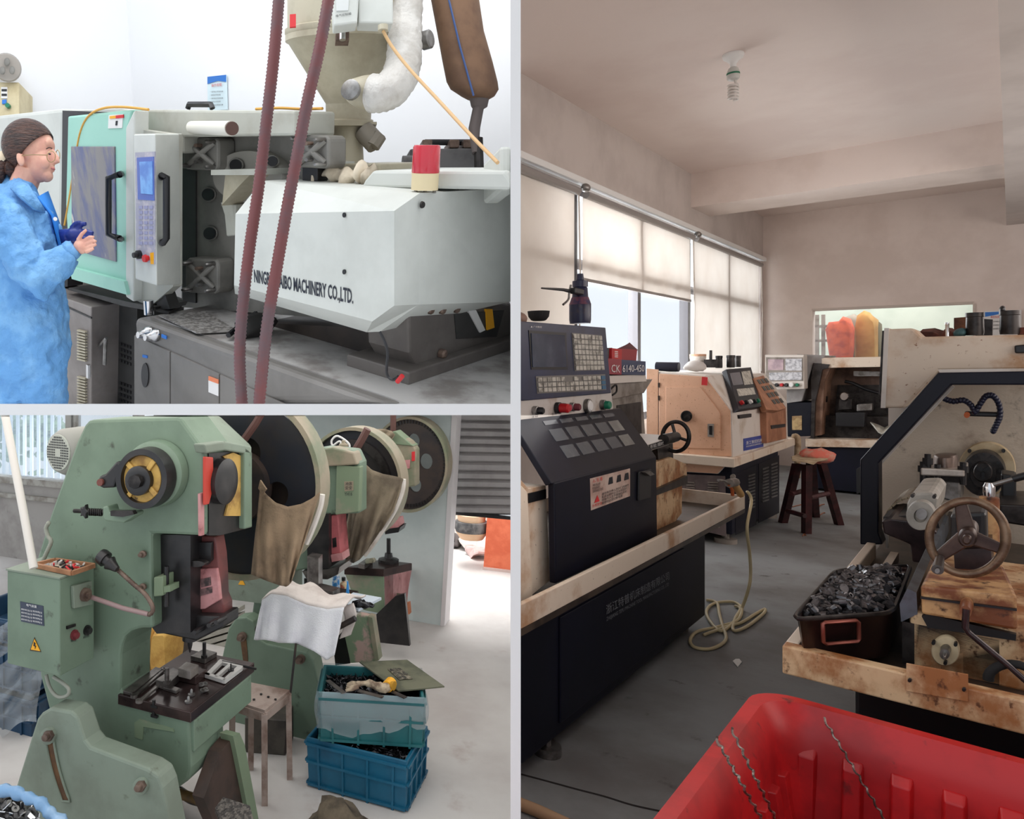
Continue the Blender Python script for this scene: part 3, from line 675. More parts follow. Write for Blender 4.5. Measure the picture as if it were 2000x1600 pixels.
# ---- stool with a rag
sto = thing('wooden_stool', 'dark red wooden stool with a worn padded top', 'stool')
zs = .70
for nm, p0, p1 in (('leg', (1557, 906), (1529, 1021)), ('leg', (1576, 908), (1575, 1042)), ('leg', (1604, 902), (1639, 1025)), ('leg', (1584, 902), (1592, 1010))):
    q1 = Z(0, *p1); q0 = V(Z(zs - .02, *p0)); dd = q1 - q0
    MB().prism([q1 + V((-.03, -.03, 0)), q1 + V((.03, -.03, 0)), q1 + V((.03, .03, 0)), q1 + V((-.03, .03, 0))], q0 - q1).build(nm, M('dark_red_wood', (74, 32, 34), (48, 22, 24), 9, rough=.6), sto)
def zp(z, p): return Z(z, *p)
for z, p0, p1 in ((.22, (1538, 998), (1572, 1008)), (.36, (1582, 972), (1617, 964)), (.4, (1545, 965), (1572, 958))):
    MB().tube([zp(z, p0), zp(z, p1)], .022, 6).build('stretcher', M('dark_red_wood', ()), sto)
c = Z(zs, 1582, 891)
MB().loft([[Z(zs - .01, x, y) for x, y in ((1545, 892), (1560, 886), (1590, 884), (1619, 890), (1617, 899), (1598, 902), (1588, 908), (1574, 904), (1548, 901))],
           [Z(zs + .04, x, y) for x, y in ((1545, 892), (1560, 886), (1590, 884), (1619, 890), (1617, 899), (1598, 902), (1588, 908), (1574, 904), (1548, 901))]]).noise(.01, 12).build('padded_seat', M('worn_padding', (190, 172, 142), (150, 130, 100), 14, rough=.95, bump=.6), sto, smooth=50)
MB().blob(Z(zs + .05, 1594, 890), V((.16, .02, 0)), V((0, .12, 0)), V((0, 0, .07))).noise(.04, 12).build('rag', M('pink_rag', (214, 112, 96), (196, 150, 132), 16, rough=.95, bump=.5), smooth=180, label='crumpled pink rag on the wooden stool', cat='rag')

# ---- air hose and blow gun
m_hose = M('cream_hose', (206, 190, 150), rough=.5)
hp = [pt(5.55, -1.24, .76), pt(5.57, -1.22, .7)] + [B(-1.2, x, y) for x, y in ((1459, 1030), (1464, 1080), (1466, 1120), (1462, 1150))] + [Z(.012, x, y) for x, y in ((1448, 1190), (1430, 1218), (1405, 1232), (1380, 1200), (1392, 1180), (1430, 1176), (1448, 1188), (1440, 1212), (1400, 1225), (1362, 1234), (1348, 1250), (1356, 1264), (1385, 1268), (1410, 1258), (1418, 1245), (1412, 1225), (1405, 1200), (1400, 1178), (1380, 1172))] 
MB().tube(smooth_path(hp, 8), .0095, 7).build('air_hose', m_hose, smooth=180, label='cream air hose hanging from the navy lathe tray and coiled on the floor', cat='hose')
MB().tube(smooth_path([Z(.012, x, y) for x, y in ((1375, 1240), (1420, 1224), (1448, 1216), (1478, 1198), (1494, 1190), (1490, 1200), (1462, 1222), (1440, 1232), (1431, 1228), (1436, 1208), (1446, 1190), (1436, 1184))], 8), .0095, 7).build('air_hose', m_hose, smooth=180, label='loose cream hose loop on the floor right of the coiled hose', cat='hose')
bg = thing('blow_gun', 'ochre air blow gun resting on the corner of the navy lathe tray', 'blow gun')
MB().tube([B(-1.23, 1403, 938), B(-1.23, 1412, 939), B(-1.23, 1426, 946)], .008, 6).build('nozzle', m_steel, bg, smooth=60)
MB().tube([B(-1.23, 1424, 944), B(-1.23, 1436, 942)], .028, 8).build('valve', m_grey2, bg, smooth=60)
MB().tube([B(-1.23, 1433, 942), B(-1.23, 1440, 955), B(-1.23, 1447, 966)], .022, 8).build('grip', M('ochre_plastic', (204, 158, 92), rough=.5), bg, smooth=60)
MB().tube([B(-1.23, 1424, 947), B(-1.23, 1430, 957), B(-1.23, 1431, 968)], .01, 6).build('trigger', M('orange_plastic', (200, 100, 50)), bg, smooth=60)
MB().prism([Z(.003, x, y) for x, y in ((1431, 1292), (1437, 1288), (1444, 1288), (1449, 1294), (1441, 1304))], UP * .003).build('light_spot', m_white, label='small bright spot of light on the grey floor, made as a white patch', cat='light spot')  # spot of light on the floor, put in as a thin white plate
MB().tube([Z(.02, 995, 1562), Z(.02, 1050, 1584), Z(.02, 1110, 1612)], .022, 8).build('wooden_pole', M('pale_wood', (176, 142, 110), rough=.7), smooth=60, label='pale wooden pole on the floor at the bottom left corner', cat='pole')
for k, (x0, y0, x1, y1) in enumerate(((1548, 990, 1580, 985), (1598, 990, 1610, 985), (1602, 1006, 1612, 1002), (1568, 1047, 1574, 1046))):
    MB().tube(smooth_path([Z(.006, x0, y0), Z(.006, (x0 + x1) / 2, y0 - 4), Z(.006, x1, y1)], 4), .006, 5).build('metal_shaving', M('copper_shaving', (150, 92, 64), rough=.4), smooth=60, label='curl of copper swarf on the floor, ' + ('left of the stool legs', 'behind the stool, under its right leg', 'right of the stool, beside its far leg', 'in front of the middle stool leg')[k], cat='swarf', group='swarf curls by the stool')

# ================= rusty lathe in the right foreground
L4 = thing('lathe', 'rusty cream lathe with a large handwheel in the right foreground', 'lathe', 'lathes in the shop')
cvr = pA([(1728, 643), (1784, 641), (1802, 658), (2080, 652), (2080, 722), (1834, 724), (1766, 797), (1722, 797)], 4.75, .75).build('cover', M('brown_streaked_cream', (220, 204, 186), (186, 146, 110), 4, .44, .66, rough=.5, c3=(140, 96, 66), s3=45, lo3=.64, hi3=.72), L4, bevel=.012)
pA([(1727, 641), (1736, 641), (1729, 797), (1720, 797)], 4.73, .7).build('cover_edge', m_creamtop, L4)
pA([(1723, 646), (1727, 646), (1719, 770), (1716, 770)], 4.74, .1).build('seal', m_dsteel, L4)
pA([(1981, 675), (2030, 670), (2030, 690), (1982, 690)], 4.73, .04).build('cover_handle', m_black, cvr, bevel=.006)
pA([(1680, 1064), (1680, 898), (1832, 728), (2080, 724), (2080, 752), (1858, 752), (1716, 905), (1716, 1040), (1724, 1064)], 4.5, .14).build('door_frame', m_navy, L4, bevel=.006)
pA([(1832, 722), (2080, 719), (2080, 729), (1836, 730)], 4.52, .15).build('frame_top', m_creamtop, L4)
pA([(1716, 905), (1858, 752), (1864, 756), (1721, 908), (1721, 1032), (1734, 1048), (1734, 1072), (1730, 1072), (1730, 1052), (1716, 1036)], 4.66, .05).build('frame_trim', m_creamtop, L4)
pA([(1672, 917), (1680, 912), (1680, 962), (1673, 965)], 4.55, .05).build('door_handle', m_black, L4)
pA([(1706, 1010), (1706, 906), (1852, 748), (2080, 745), (2080, 1110), (1728, 1110)], 5.35, .1).build('inner_wall', m_interior, L4)
MB().fbox(R2, 5.45, 6.3, R2.co(A(5.45, 1735, 900))[1], 1.0, .1, 1.55).build('headstock_body', m_creamtop, L4)
# chuck and spindle flange
discA(1927, 914, 57, 5.3, [(0, 1), (.05, 1), (.06, .97), (.06, .55)], ry=52, n=40).build('spindle_flange', M('cream_flange', (214, 196, 162), (190, 168, 132), 10), L4, smooth=40)
for an in (2.3, .85, 3.9):
    discA(1927 + 50 * math.cos(an), 914 - 45 * math.sin(an), 4, 5.24, [(0, 1), (.02, 1), (.02, .6)], n=8).build('flange_bolt', m_dsteel, L4)
ck = discA(1922, 920, 43, 5.22, [(0, 1), (.14, 1), (.16, .95), (.16, .6), (.18, .58), (.18, .45)], ry=43, n=40).build('chuck', m_dsteel, L4, smooth=40)
discA(1920, 921, 19, 5.04, [(0, 1), (.03, 1), (.035, .9)], n=30).build('chuck_nose', m_dsteel, ck, smooth=40)
for an in range(3):
    t_ = an * 2.094 + 1.57
    pA([(1920 + x * math.cos(t_) - y * math.sin(t_), 921 + x * math.sin(t_) + y * math.cos(t_)) for x, y in ((2, -3), (15, -3), (15, 3), (2, 3))], 4.99, .04).build('chuck_jaw', m_black, ck)
for k in range(12):
    an = k * .5236
    discA(1921 + 32 * math.cos(an), 920 + 32 * math.sin(an), 3, 5.055, [(0, 1), (.01, 1)], n=8).build('chuck_hole', m_black, ck)
# coolant hose of beads
beads = smooth_path([A(5.1, x, y) for x, y in ((1838, 770), (1845, 779), (1862, 784), (1882, 782), (1897, 792), (1904, 805), (1915, 788), (1926, 774), (1940, 774), (1951, 790), (1953, 812), (1947, 828), (1940, 842))], 3)
hm = MB()
for q in beads: hm.blob(q, U * .022, RR * .0125, UP * .016, 8, 6)
hm.build('coolant_hose', M('blue_black_beads', (34, 38, 62), rough=.4), L4, smooth=180, kind='stuff')
pA([(1884, 804), (1952, 806), (1952, 815), (1884, 813)], 5.12, .08).build('coolant_manifold', m_black, L4, bevel=.006)
discA(1889, 810, 6, 5.1, [(0, 1), (.05, 1)], n=8).build('coolant_valve', M('orange_plastic', ()), L4)
# tool post
tp = pA([(1797, 944), (1808, 932), (1876, 940), (1876, 985), (1797, 962)], 4.5, .35).build('tool_slide', m_steel, L4, bevel=.008)
pA([(1798, 914), (1884, 919), (1884, 932), (1798, 929)], 4.42, .4).build('tool_plate', M('bright_steel', (196, 188, 180), (160, 150, 142), 12, rough=.4, metal=.6), L4, bevel=.006)
pA([(1802, 930), (1882, 932), (1878, 944), (1808, 940)], 4.5, .25).build('tool_block', m_dsteel, L4)
c = A(4.6, 1847, 915); k = (c - CAM).y / F
MB().revolve(c, UP, [(0, 1.02), (24 * k, .96), (27 * k, .85), (28 * k, .3)], 28, A(4.6, 1872, 915) - c, U * .12).build('tool_cap', M('bronze_cap', (120, 104, 96), (90, 76, 70), 9, rough=.35, metal=.6), L4, smooth=40)
for x, y in ((1803, 908), (1812, 893), (1831, 913), (1881, 909)):
    q = A(4.45, x, y + 14); kk = (q - CAM).y / F
    MB().revolve(q, UP, [(-24 * kk, 5 * kk), (0, 5 * kk), (0, 8 * kk), (12 * kk, 8 * kk), (12 * kk, 5 * kk), (20 * kk, 5 * kk)], 8).build('clamp_bolt', m_black, L4, smooth=30)
# way cover and saddle
ws = []
for i in range(9):
    t = i / 8 * math.pi / 2
    ws.append((1783 - 60 * math.sin(t) * 1.0, 1030 - 60 * math.cos(t)))
for i in range(8):
    p, q = ws[i], ws[i + 1]
    pA([(p[0], p[1]), (q[0], q[1]), (q[0] + 4, q[1] + 3), (p[0] + 2, p[1] + 4)], 4.35, .4).build('way_cover_slat', M('brass_slat', (150, 136, 112), (110, 98, 80), 20, rough=.35, metal=.5), L4)
pA([(1722, 1018), (1740, 1014), (1812, 1022), (1830, 1040), (1800, 1100), (1782, 1098), (1778, 1064), (1726, 1042)], 4.0, .5).build('saddle', M('purple_oily_steel', (62, 48, 50), (40, 30, 32), 7, rough=.25, metal=.3), L4, bevel=.006)
pA([(1725, 1010), (1800, 1005), (1830, 1010), (1835, 1032), (1726, 1024)], 4.1, .4).build('saddle_top', m_black, L4)
# motor
mo = discA(1800, 1004, 29, 3.6, [(0, 1), (.04, 1), (.05, .94), (.05, .45), (.04, .43), (.045, .3)], n=32).build('motor', M('grey_cast_aluminium', (176, 172, 164), (150, 146, 138), 12, rough=.5), L4, smooth=40)
pA([(1782, 962), (1822, 961), (1832, 975), (1828, 1010), (1800, 1030), (1771, 1020), (1771, 985)], 3.62, .5).build('motor_body', M('grey_cast_aluminium', ()), mo, bevel=.012)
for x, y in ((1784, 966), (1826, 968)): discA(x, y, 4, 3.58, [(0, 1), (.04, 1)], n=8).build('motor_bolt', m_dsteel, mo)
discA(1800, 1004, 11, 3.54, [(0, 1), (.004, 1)], n=24).build('motor_badge', m_steel, mo)
# bed rails
MB().prism([A(2.95, x, y) for x, y in ((1757, 1180), (1772, 1150), (1790, 1158), (1792, 1200), (1760, 1215))], U * 1.6).build('bed_rail', M('blue_steel', (110, 120, 132), (80, 84, 90), 9, rough=.3, metal=.5), L4)
MB().fbox(R2, 2.95, 5.4, R2.co(A(2.95, 1762, 1200))[1], R2.co(A(2.95, 1775, 1200))[1] + .2, .65, .8).build('bed', m_dsteel, L4)
# tailstock
tb = pA([(1776, 1190), (1800, 1198), (1990, 1232), (2080, 1245), (2080, 1370), (1776, 1310)], 2.95, 1.0).build('tailstock_base', m_rust, L4, bevel=.012)
pA([(1800, 1204), (1812, 1200), (1985, 1240), (1984, 1252), (1812, 1226)], 2.93, .03).build('tailstock_slot', m_black, L4)
fr_ = [(1798, 1143), (1986, 1163), (1988, 1232), (1800, 1200)]
bk_ = [(1822, 1094), (1958, 1100), (1962, 1160), (1824, 1150)]
MB().loft([[A(2.88, *p) for p in fr_], [A(3.35, *p) for p in bk_]]).build('tailstock_body', m_rustdark, L4, bevel=.008)
pA([(1798, 1166), (1986, 1190), (1986, 1194), (1798, 1170)], 2.87, .02).build('tailstock_joint', m_black, L4)
pA([(1862, 1070), (1935, 1072), (1940, 1130), (1866, 1126)], 3.2, .6).build('tailstock_neck', M('purple_oily_steel', ()), L4)
pA([(1856, 1004), (1926, 1000), (1928, 1072), (1856, 1076)], 3.15, .2).build('bearing_plate', m_black, L4, bevel=.012)
c = A(3.5, 1932, 1090); kk = (c - CAM).y / F
MB().revolve(c, UP, [(0, 15 * kk), (118 * kk, 15 * kk), (120 * kk, 12 * kk)], 20).build('quill_column', m_rustdark, L4, smooth=40)
MB().revolve(c + UP * 119 * kk, UP, [(0, 8 * kk), (8 * kk, 9 * kk), (20 * kk, 9 * kk), (28 * kk, 6 * kk), (28.5 * kk, 1 * kk)], 20).build('lock_knob', m_chrome, L4, smooth=40)
tubeA([(1936, 948), (1950, 944), (1985, 934)], 3.5, .007).build('lock_lever', m_steel, L4, smooth=60)
tubeA([(1978, 936), (2010, 927)], 3.5, .012).build('lever_grip', m_black, L4, smooth=60)
pA([(1950, 985), (2080, 990), (2080, 1040), (1950, 1020)], 4.4, .5).build('cross_slide', m_dsteel, L4, bevel=.008)
pA([(1955, 925), (1985, 930), (1985, 975), (1955, 970)], 4.7, .2).build('turret_block', m_black, L4, bevel=.008)
# handwheel
WH = 2.92
hw4 = ringA(1890, 1050, 75, 72, WH, .0115, 64, m=12).build('handwheel', M('worn_wheel_rim', (136, 112, 90), (96, 74, 58), 18, rough=.35, metal=.5), L4, smooth=180)
for x, y in ((1829, 1092), (1957, 1074), (1876, 984)):
    p0, p1 = A(WH, 1890, 1048), A(WH, x, y); d_ = (p1 - p0); s_ = d_.cross(U).normalized()
    MB().prism([p0 + s_ * .022, p0 - s_ * .022, p1 - s_ * .014, p1 + s_ * .014], U * .02).build('spoke', M('dark_bronze', (84, 66, 58), (60, 44, 40), 9, rough=.4, metal=.5), hw4, bevel=.004)
discA(1890, 1048, 19, WH - .01, [(-.15, 1), (.02, 1), (.03, .8), (.03, .5), (.06, .48), (.065, .3)], n=24).build('hub', M('dark_bronze', ()), hw4, smooth=40)
hnd = A(WH - .02, 1836, 1090); h2 = A(WH - .2, 1831, 1113)
MB().cyl(hnd, h2, .010, .0135, 16).build('crank_grip', M('worn_grip', (78, 70, 66), rough=.3, metal=.5), hw4, smooth=40)
discA(1831, 1114, 5, WH - .205, [(0, 1), (.01, 1), (.01, .5)], n=12).build('grip_cap', m_steel, hw4)
# lower fittings
discA(1847, 1268, 28, 2.94, [(0, 1), (.02, 1), (.025, .92), (.025, .5), (.03, .48), (.03, .3)], ry=29, n=32).build('round_flange', M('cream_flange', ()), L4, smooth=40)
discA(1847, 1269, 11, 2.91, [(0, 1), (.05, .9), (.05, .5), (.08, .4), (.085, .2)], n=20).build('flange_shaft', m_steel, L4, smooth=40)
for x, y in ((1824, 1253), (1867, 1256), (1847, 1292)): discA(x, y, 4, 2.915, [(0, 1), (.02, 1)], n=8).build('flange_bolt', m_black, L4)
discA(1888, 1182, 14, 2.87, [(0, 1), (.08, .85), (.09, .8), (.09, .3)], ry=16, n=20).build('clamp_sleeve', m_rustdark, L4, smooth=40)
tubeA([(1887, 1190), (1885, 1226), (1892, 1236), (1930, 1268), (1975, 1305), (2020, 1345)], 2.78, .008).build('clamp_rod', M('purple_oily_steel', ()), L4, smooth=60)
MB().tube([A(2.8, 1975 + 45 * math.cos(t * .3), 1325 - 28 * math.sin(t * .3)) for t in range(0, 12)], .012, 8).build('rubber_hose', m_rubber, L4, smooth=60)
# tray and base
TF, TL_, TT, TB_ = 2.655, -.5, .735, .648
t4 = MB().fbox(R2, TF + .02, 5.4, TL_ + .02, .9, TB_, TB_ + .02).build('tray', M('tray_inside', ()), L4)
fr = MB().fbox(R2, TF, TF + .05, TL_, .9, TB_, TT).build('tray_rim', m_rust, t4, bevel=.005)
MB().fbox(R2, TF + .05, 4.5, TL_, TL_ + .035, TB_, TT).build('tray_rim', m_cream, t4, bevel=.005)
MB().fbox(R2, 3.4, 4.5, TL_ + .09, TL_ + .12, TB_, TT - .03).build('inner_rail', m_cream, t4)
sp_ = pA([(1770, 1296), (1891, 1318), (1891, 1371), (1770, 1350)], TF - .006, .006).build('service_plate', m_rust, t4, bevel=.001)
for x, y in ((1777, 1328), (1883, 1346)): discA(x, y, 4, TF - .008, [(0, 1), (.006, 1), (.007, .7)], n=10).build('plate_bolt', m_dsteel, t4)
bl_ = R2.co(A(2.95, 1670, 1400))[1]
MB().fbox(R2, 2.95, 5.3, bl_, .9, .02, TB_).build('base', m_black, L4, bevel=.01)

# ---- steel pan of turned parts
pan_ = thing('parts_pan', 'dark steel pan heaped with small black turned parts', 'pan')
ZR = .83
rim = [Z(ZR, *p) for p in ((1549, 1212), (1742, 1199), (1778, 1107), (1632, 1117))]
mid = sum(rim, V()) / 4
def pan_ring(s_, z, rr=.12):
    out = []
    for i in range(4):
        p, a_, b_ = rim[i], rim[i - 1], rim[(i + 1) % 4]
        for t in (0, .33, .67, 1):
            q = p + (a_ - p) * rr * (1 - t) ** 2 + (b_ - p) * rr * t ** 2
            q = mid + (q - mid) * s_; q.z = z; out.append(q)
    return out
MB().loft([pan_ring(.86, .68), pan_ring(.9, .69), pan_ring(1, ZR), pan_ring(1.02, ZR + .004), pan_ring(.97, ZR - .002), pan_ring(.84, .7)], True, True).build('body', M('brown_pan_steel', (70, 48, 44), (46, 32, 32), 7, rough=.3, metal=.5), pan_, smooth=50)
MB().tube(pan_ring(1.02, ZR + .004), .007, 6, closed=True).build('rim', m_dsteel, pan_, smooth=60)
fp = PLN(rim[0] * 1.0 + V((0, 0, 0)), rim[1], (mid + (rim[0] - mid) * .86) + V((0, 0, -.15)))
MB().tube([fp(x, y, .015) for x, y in ((1607, 1218), (1612, 1216), (1672, 1212), (1677, 1216), (1678, 1248), (1674, 1253), (1614, 1258), (1608, 1254))], .006, 6, closed=True).build('handle', M('copper_wire', (150, 84, 72), rough=.35, metal=.5), pan_, smooth=60)
random.seed(5)
m_part = M('black_turned_steel', (104, 102, 104), (58, 56, 58), 40, rough=.28, metal=.75)
def bolt_mesh(kind):
    m_ = MB(); s_ = .0115
    pr = ([(0, .6), (.8, .6), (.8, 1.05), (2.1, 1.05), (2.1, .8), (2.7, .8), (2.7, .45), (2.2, .42)], [(0, .8), (1.6, .8), (1.6, .55), (2.8, .55), (3.0, .35)], [(0, 1.15), (.9, 1.15), (.9, .7), (2.0, .7), (2.0, .4), (1.4, .38)])[kind]
    m_.revolve((0, 0, -1.4 * s_), (0, 0, 1), [(h * s_, r * s_) for h, r in pr], 10)
    me = m_.build('turned_part', m_part, smooth=35, noclip=True)
    return me
protos = [bolt_mesh(k) for k in range(3)]
def heap(n, quad, zbase, hgt, protos, label, cat, group, margin=.06, jit=.012, pw=1.0, scale=1.0):
    first = {}
    out = []
    k = 0
    side = int(math.sqrt(n)) + 1
    cells = [(i, j) for i in range(side) for j in range(side)]; random.shuffle(cells)
    for i, j in cells[:n]:
        s_ = margin + (1 - 2 * margin) * (i + random.random()) / side; t_ = margin + (1 - 2 * margin) * (j + random.random()) / side
        q = (quad[0] * (1 - s_) + quad[1] * s_) * (1 - t_) + (quad[3] * (1 - s_) + quad[2] * s_) * t_
        dome = min(1, 4 * min(s_, 1 - s_, t_, 1 - t_)) ** .7
        kk = random.randrange(len(protos)); src = protos[kk]
        o = src if kk not in first else src.copy()
        if kk in first: COL.objects.link(o)
        first[kk] = 1
        o.location = (q.x, q.y, zbase + hgt * dome + random.uniform(-jit, jit))
        o.rotation_euler = (random.uniform(0, 3.1), random.uniform(0, 3.1), random.uniform(0, 6.2))
        o.scale = [scale * random.uniform(.9, 1.25)] * 3
        o['placed'] = 1
        tag(o, label, cat, group); out.append(o)
    return out
heap(290, [mid + (p - mid) * .96 for p in rim], ZR - .025, .055, protos, 'small black turned steel part heaped in the dark pan', 'machine part', 'turned parts in the pan')
MB().loft([pan_ring(.85, ZR - .1), pan_ring(.92, ZR - .06), pan_ring(.6, ZR - .01), pan_ring(.2, ZR - .005)]).build('turned_parts', m_part, kind='stuff', label='lower layer of black turned parts filling the pan', cat='machine parts')

# ---- big red bin
RB = thing('red_bin', 'large red plastic bin standing open in front of the rusty lathe', 'bin')
m_bin = M('red_bin_plastic', (196, 30, 34), (160, 20, 26), 5, rough=.42, c3=(110, 24, 26), s3=18, lo3=.62, hi3=.75)
b0, b1, aN, aF, zR = -.52, .5, 1.2, 2.5, .64
def binring(o, z, rr=.1):
    """rounded rectangle, o = offset outward"""
    out = []
    for (ca, cb, st_) in ((aF + o - rr, b0 - o + rr, 0), (aN - o + rr, b0 - o + rr, 90), (aN - o + rr, b1 + o - rr, 180), (aF + o - rr, b1 + o - rr, 270)):
        for k in range(7):
            an = math.radians(st_ + 15 * k)
            out.append(pt(ca + rr * math.cos(an), cb - rr * math.sin(an), z))
    return out
MB().loft([binring(-.11, .02), binring(-.02, .52), binring(.0, .56), binring(.02, .62), binring(.015, zR), binring(-.02, zR), binring(-.045, .60), binring(-.06, .56), binring(-.065, .5), binring(-.13, .05)]).build('shell', m_bin, RB, smooth=40)
# ribs proud on the inside of the far wall
for k in range(9):
    bb = -.40 + .1 * k
    top, bot = .54, .06
    def wa(z): return aF - .065 - .065 * (.5 - min(z, .5)) / .45
    MB().loft([[pt(wa(z) - e, bb - .026 + s_, z) for e, s_ in ((-.01, 0), (.022, .008), (.022, .044), (-.01, .052))] for z in (bot, top - .02)] + [[pt(wa(top) - e, bb - .026 + s_, top) for e, s_ in ((-.01, 0), (.0, .008), (.0, .044), (-.01, .052))]]).build('rib', m_bin, RB, bevel=.003)
for k in range(10):
    aa = 1.35 + .11 * k
    MB().loft([[pt(aa + s_, b0 + .065 + .065 * (.5 - z) / .45 + e, z) for e, s_ in ((-.01, 0), (.018, .008), (.018, .052), (-.01, .06))] for z in (.06, .48)]).build('rib', m_bin, RB, bevel=.003)
# wires hanging inside
def bw_(p, d): return P(p[0], p[1], d)
for k, (p0, p1) in enumerate((((1398, 1440), (1510, 1640)), ((1428, 1422), (1535, 1640)), ((1608, 1402), (1752, 1640)))):
    pxs = [(p0[0] + (p1[0] - p0[0]) * t, p0[1] + (p1[1] - p0[1]) * t) for t in [i / 60 for i in range(61)]]
    base = [(B(b0 + .04 + .09 * min(1, i / 30), *q) if k < 2 else A(aF - .06 - .08 * min(1, i / 30), *q)) for i, q in enumerate(pxs)]
    MB().tube([q + V((.003 * math.cos(i * 1.1), 0, .003 * math.sin(i * 1.1))) for i, q in enumerate(base)], .0028, 5).build('wire', M('twisted_wire', (150, 140, 134), (84, 70, 66), 60, .45, .55, rough=.4, metal=.6), RB, smooth=60, label='twisted tie wire')

# ---- things on top of the rusty lathe
zt4 = 0
ra = [A(5.0, x, y) for x, y in ((1792, 652), (1800, 644), (1822, 642), (1838, 647), (1846, 638), (1858, 639), (1864, 650), (1862, 658), (1800, 658))]
MB().loft([[q + U * d_ * .8 + (UP * -.02 if d_ in (0, .3) else UP * 0) for q in ra] for d_ in (0, .1, .2, .3)]).noise(.02, 14).build('rag', m_cloth, smooth=60, label='brown rag bunched on top of the rusty lathe', cat='rag')
jar(1850, 657, 3, 27, m_chrome, 'steel_pin', 'slim bright steel pin standing beside the brown rag', 'pin', None, 4.95)
pA([(1863, 621), (1890, 619), (1890, 648), (1863, 653)], 5.2, .12).build('cardboard_box', M('brown_carton', (128, 84, 58), (80, 52, 40), 12, rough=.8), label='brown carton behind the left steel cup on the rusty lathe', cat='box')
pA([(1905, 622), (1939, 624), (1938, 655), (1905, 655)], 5.2, .14).build('steel_block', m_dsteel, label='dark square block between the two steel cups', cat='block')
jar(1904, 655, 13, 44, m_dsteel, 'steel_cup', 'dark steel cup in front of the brown carton, left of two', 'cup', 'steel cups on the rusty lathe', 5.0)
jar(1972, 653, 14, 46, m_dsteel, 'steel_cup', 'dark steel cup beside the wall notice, right of two', 'cup', 'steel cups on the rusty lathe', 5.0)
MB().blob(A(5.0, 1876, 650), U * .05, RR * .03, UP * .025).noise(.01, 20).build('rag', M('teal_rag', (60, 96, 100)), smooth=60, label='small teal rag with white paper beside the left steel cup', cat='rag')
MB().blob(A(5.0, 1958, 605), U * .03, RR * .012, UP * .02).build('hook', m_black, smooth=60, label='small black hook on the rim of the right steel cup', cat='hook')
pA([(1988, 640), (2040, 637), (2040, 653), (1988, 653)], 5.0, .15).build('tin_box', m_cloth, label='dark red tin at the right end of the rusty lathe top', cat='tin')
# notice on the back wall
nt_ = thing('wall_notice', 'white notice with a blue header on the back wall, behind the right steel cup', 'notice')
pA([(1922, 608), (1995, 605), (1995, 690), (1922, 690)], AW - .03, .02).build('board', m_paper, nt_)
pA([(1924, 610), (1993, 607), (1993, 614), (1960, 612), (1940, 616), (1924, 619)], AW - .034, .004).build('header', m_blueink, nt_)
o_ = A(AW - .036, 1935, 622)
text('数控车床安全', o_, A(AW - .036, 1960, 621) - o_, A(AW - .036, 1935, 617) - o_, m_redink, nt_)
for k in range(3):
    o_ = A(AW - .036, 1938, 630 + 7 * k); text('操作规程注意事项', o_, A(AW - .036, 1962, 629 + 7 * k) - o_, A(AW - .036, 1938, 627 + 7 * k) - o_, m_ink, nt_)

# ================================================================== LOWER LEFT ROOM: the press shop
ROOM[0] = 3
FZ = -.3
R3 = Fr((680, F, 0), (F, -680, 0), (0, 0, 1), (0, 0, 0))
A, B, Z, pt = R3.A, R3.B, R3.Z, R3.pt
U, RR = R3.u, R3.r
def aOf(p): return R3.co(p)[0]
def bOf(p): return R3.co(p)[1]
def zOf(p): return R3.co(p)[2]
def dA(*k, **q): return discA(*k, fr=R3, **q)
def inter(a, da): return lambda pix: pA(pix, a, da)
m_floor3 = M('pale_concrete', (202, 197, 193), (182, 174, 170), 1.3, .4, .7, rough=.85, c3=(166, 148, 142), s3=3.2, lo3=.58, hi3=.8, bump=.15, bscale=30)
m_wall3 = M('pale_blue_plaster', (206, 214, 212), (190, 200, 198), 1.6, rough=.9, bump=.1)
m_wall3g = M('stained_grey_plaster', (168, 163, 158), (140, 134, 130), 2, rough=.9, c3=(70, 66, 64), s3=3, lo3=.64, hi3=.78)
m_pg = M('press_green', (113, 132, 113), (100, 118, 100), 3, .42, .7, rough=.5, c3=(66, 72, 60), s3=11, lo3=.6, hi3=.74, bump=.06)
m_pg2 = M('press_green_dusty', (130, 142, 127), (118, 127, 113), 4, rough=.6, c3=(96, 100, 86), s3=14, lo3=.62, hi3=.75)
m_pgd = M('press_green_faded', (118, 134, 108), (150, 140, 124), 5, .5, .7, rough=.6)
m_table = M('oily_table_steel', (74, 58, 56), (48, 38, 38), 6, rough=.22, metal=.4)
m_die = M('die_steel', (120, 114, 110), (70, 64, 62), 10, rough=.3, metal=.6)
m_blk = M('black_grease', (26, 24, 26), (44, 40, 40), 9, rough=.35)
m_fly = M('flywheel_black', (34, 36, 44), (50, 44, 42), 3, rough=.4, metal=.2)
m_flyb = M('flywheel_brown', (60, 48, 42), (36, 32, 34), 5, rough=.5)
m_guard = M('guard_sheet', (150, 138, 118), (116, 122, 98), 5, rough=.55)
m_canvas = M('oily_canvas', (156, 132, 106), (116, 98, 80), 4, .4, .68, rough=.95, c3=(52, 44, 38), s3=7, lo3=.62, hi3=.78, bump=.5, bscale=120)
m_canvas2 = M('oily_canvas_dark', (142, 128, 108), (106, 94, 80), 5, rough=.95, bump=.5, bscale=120)
m_pink = M('pink_primer', (196, 140, 140), (170, 108, 108), 7, rough=.5, c3=(96, 60, 60), s3=14, lo3=.6, hi3=.72)
m_yel = M('yellow_grease', (196, 158, 84), (140, 104, 54), 9, .45, .68, rough=.7, c3=(60, 44, 30), s3=14, lo3=.62, hi3=.72)
m_redp = M('red_guard_paint', (186, 58, 44), rough=.5)
m_teal = M('teal_crate_plastic', (22, 96, 126), (16, 74, 104), 4, rough=.45)
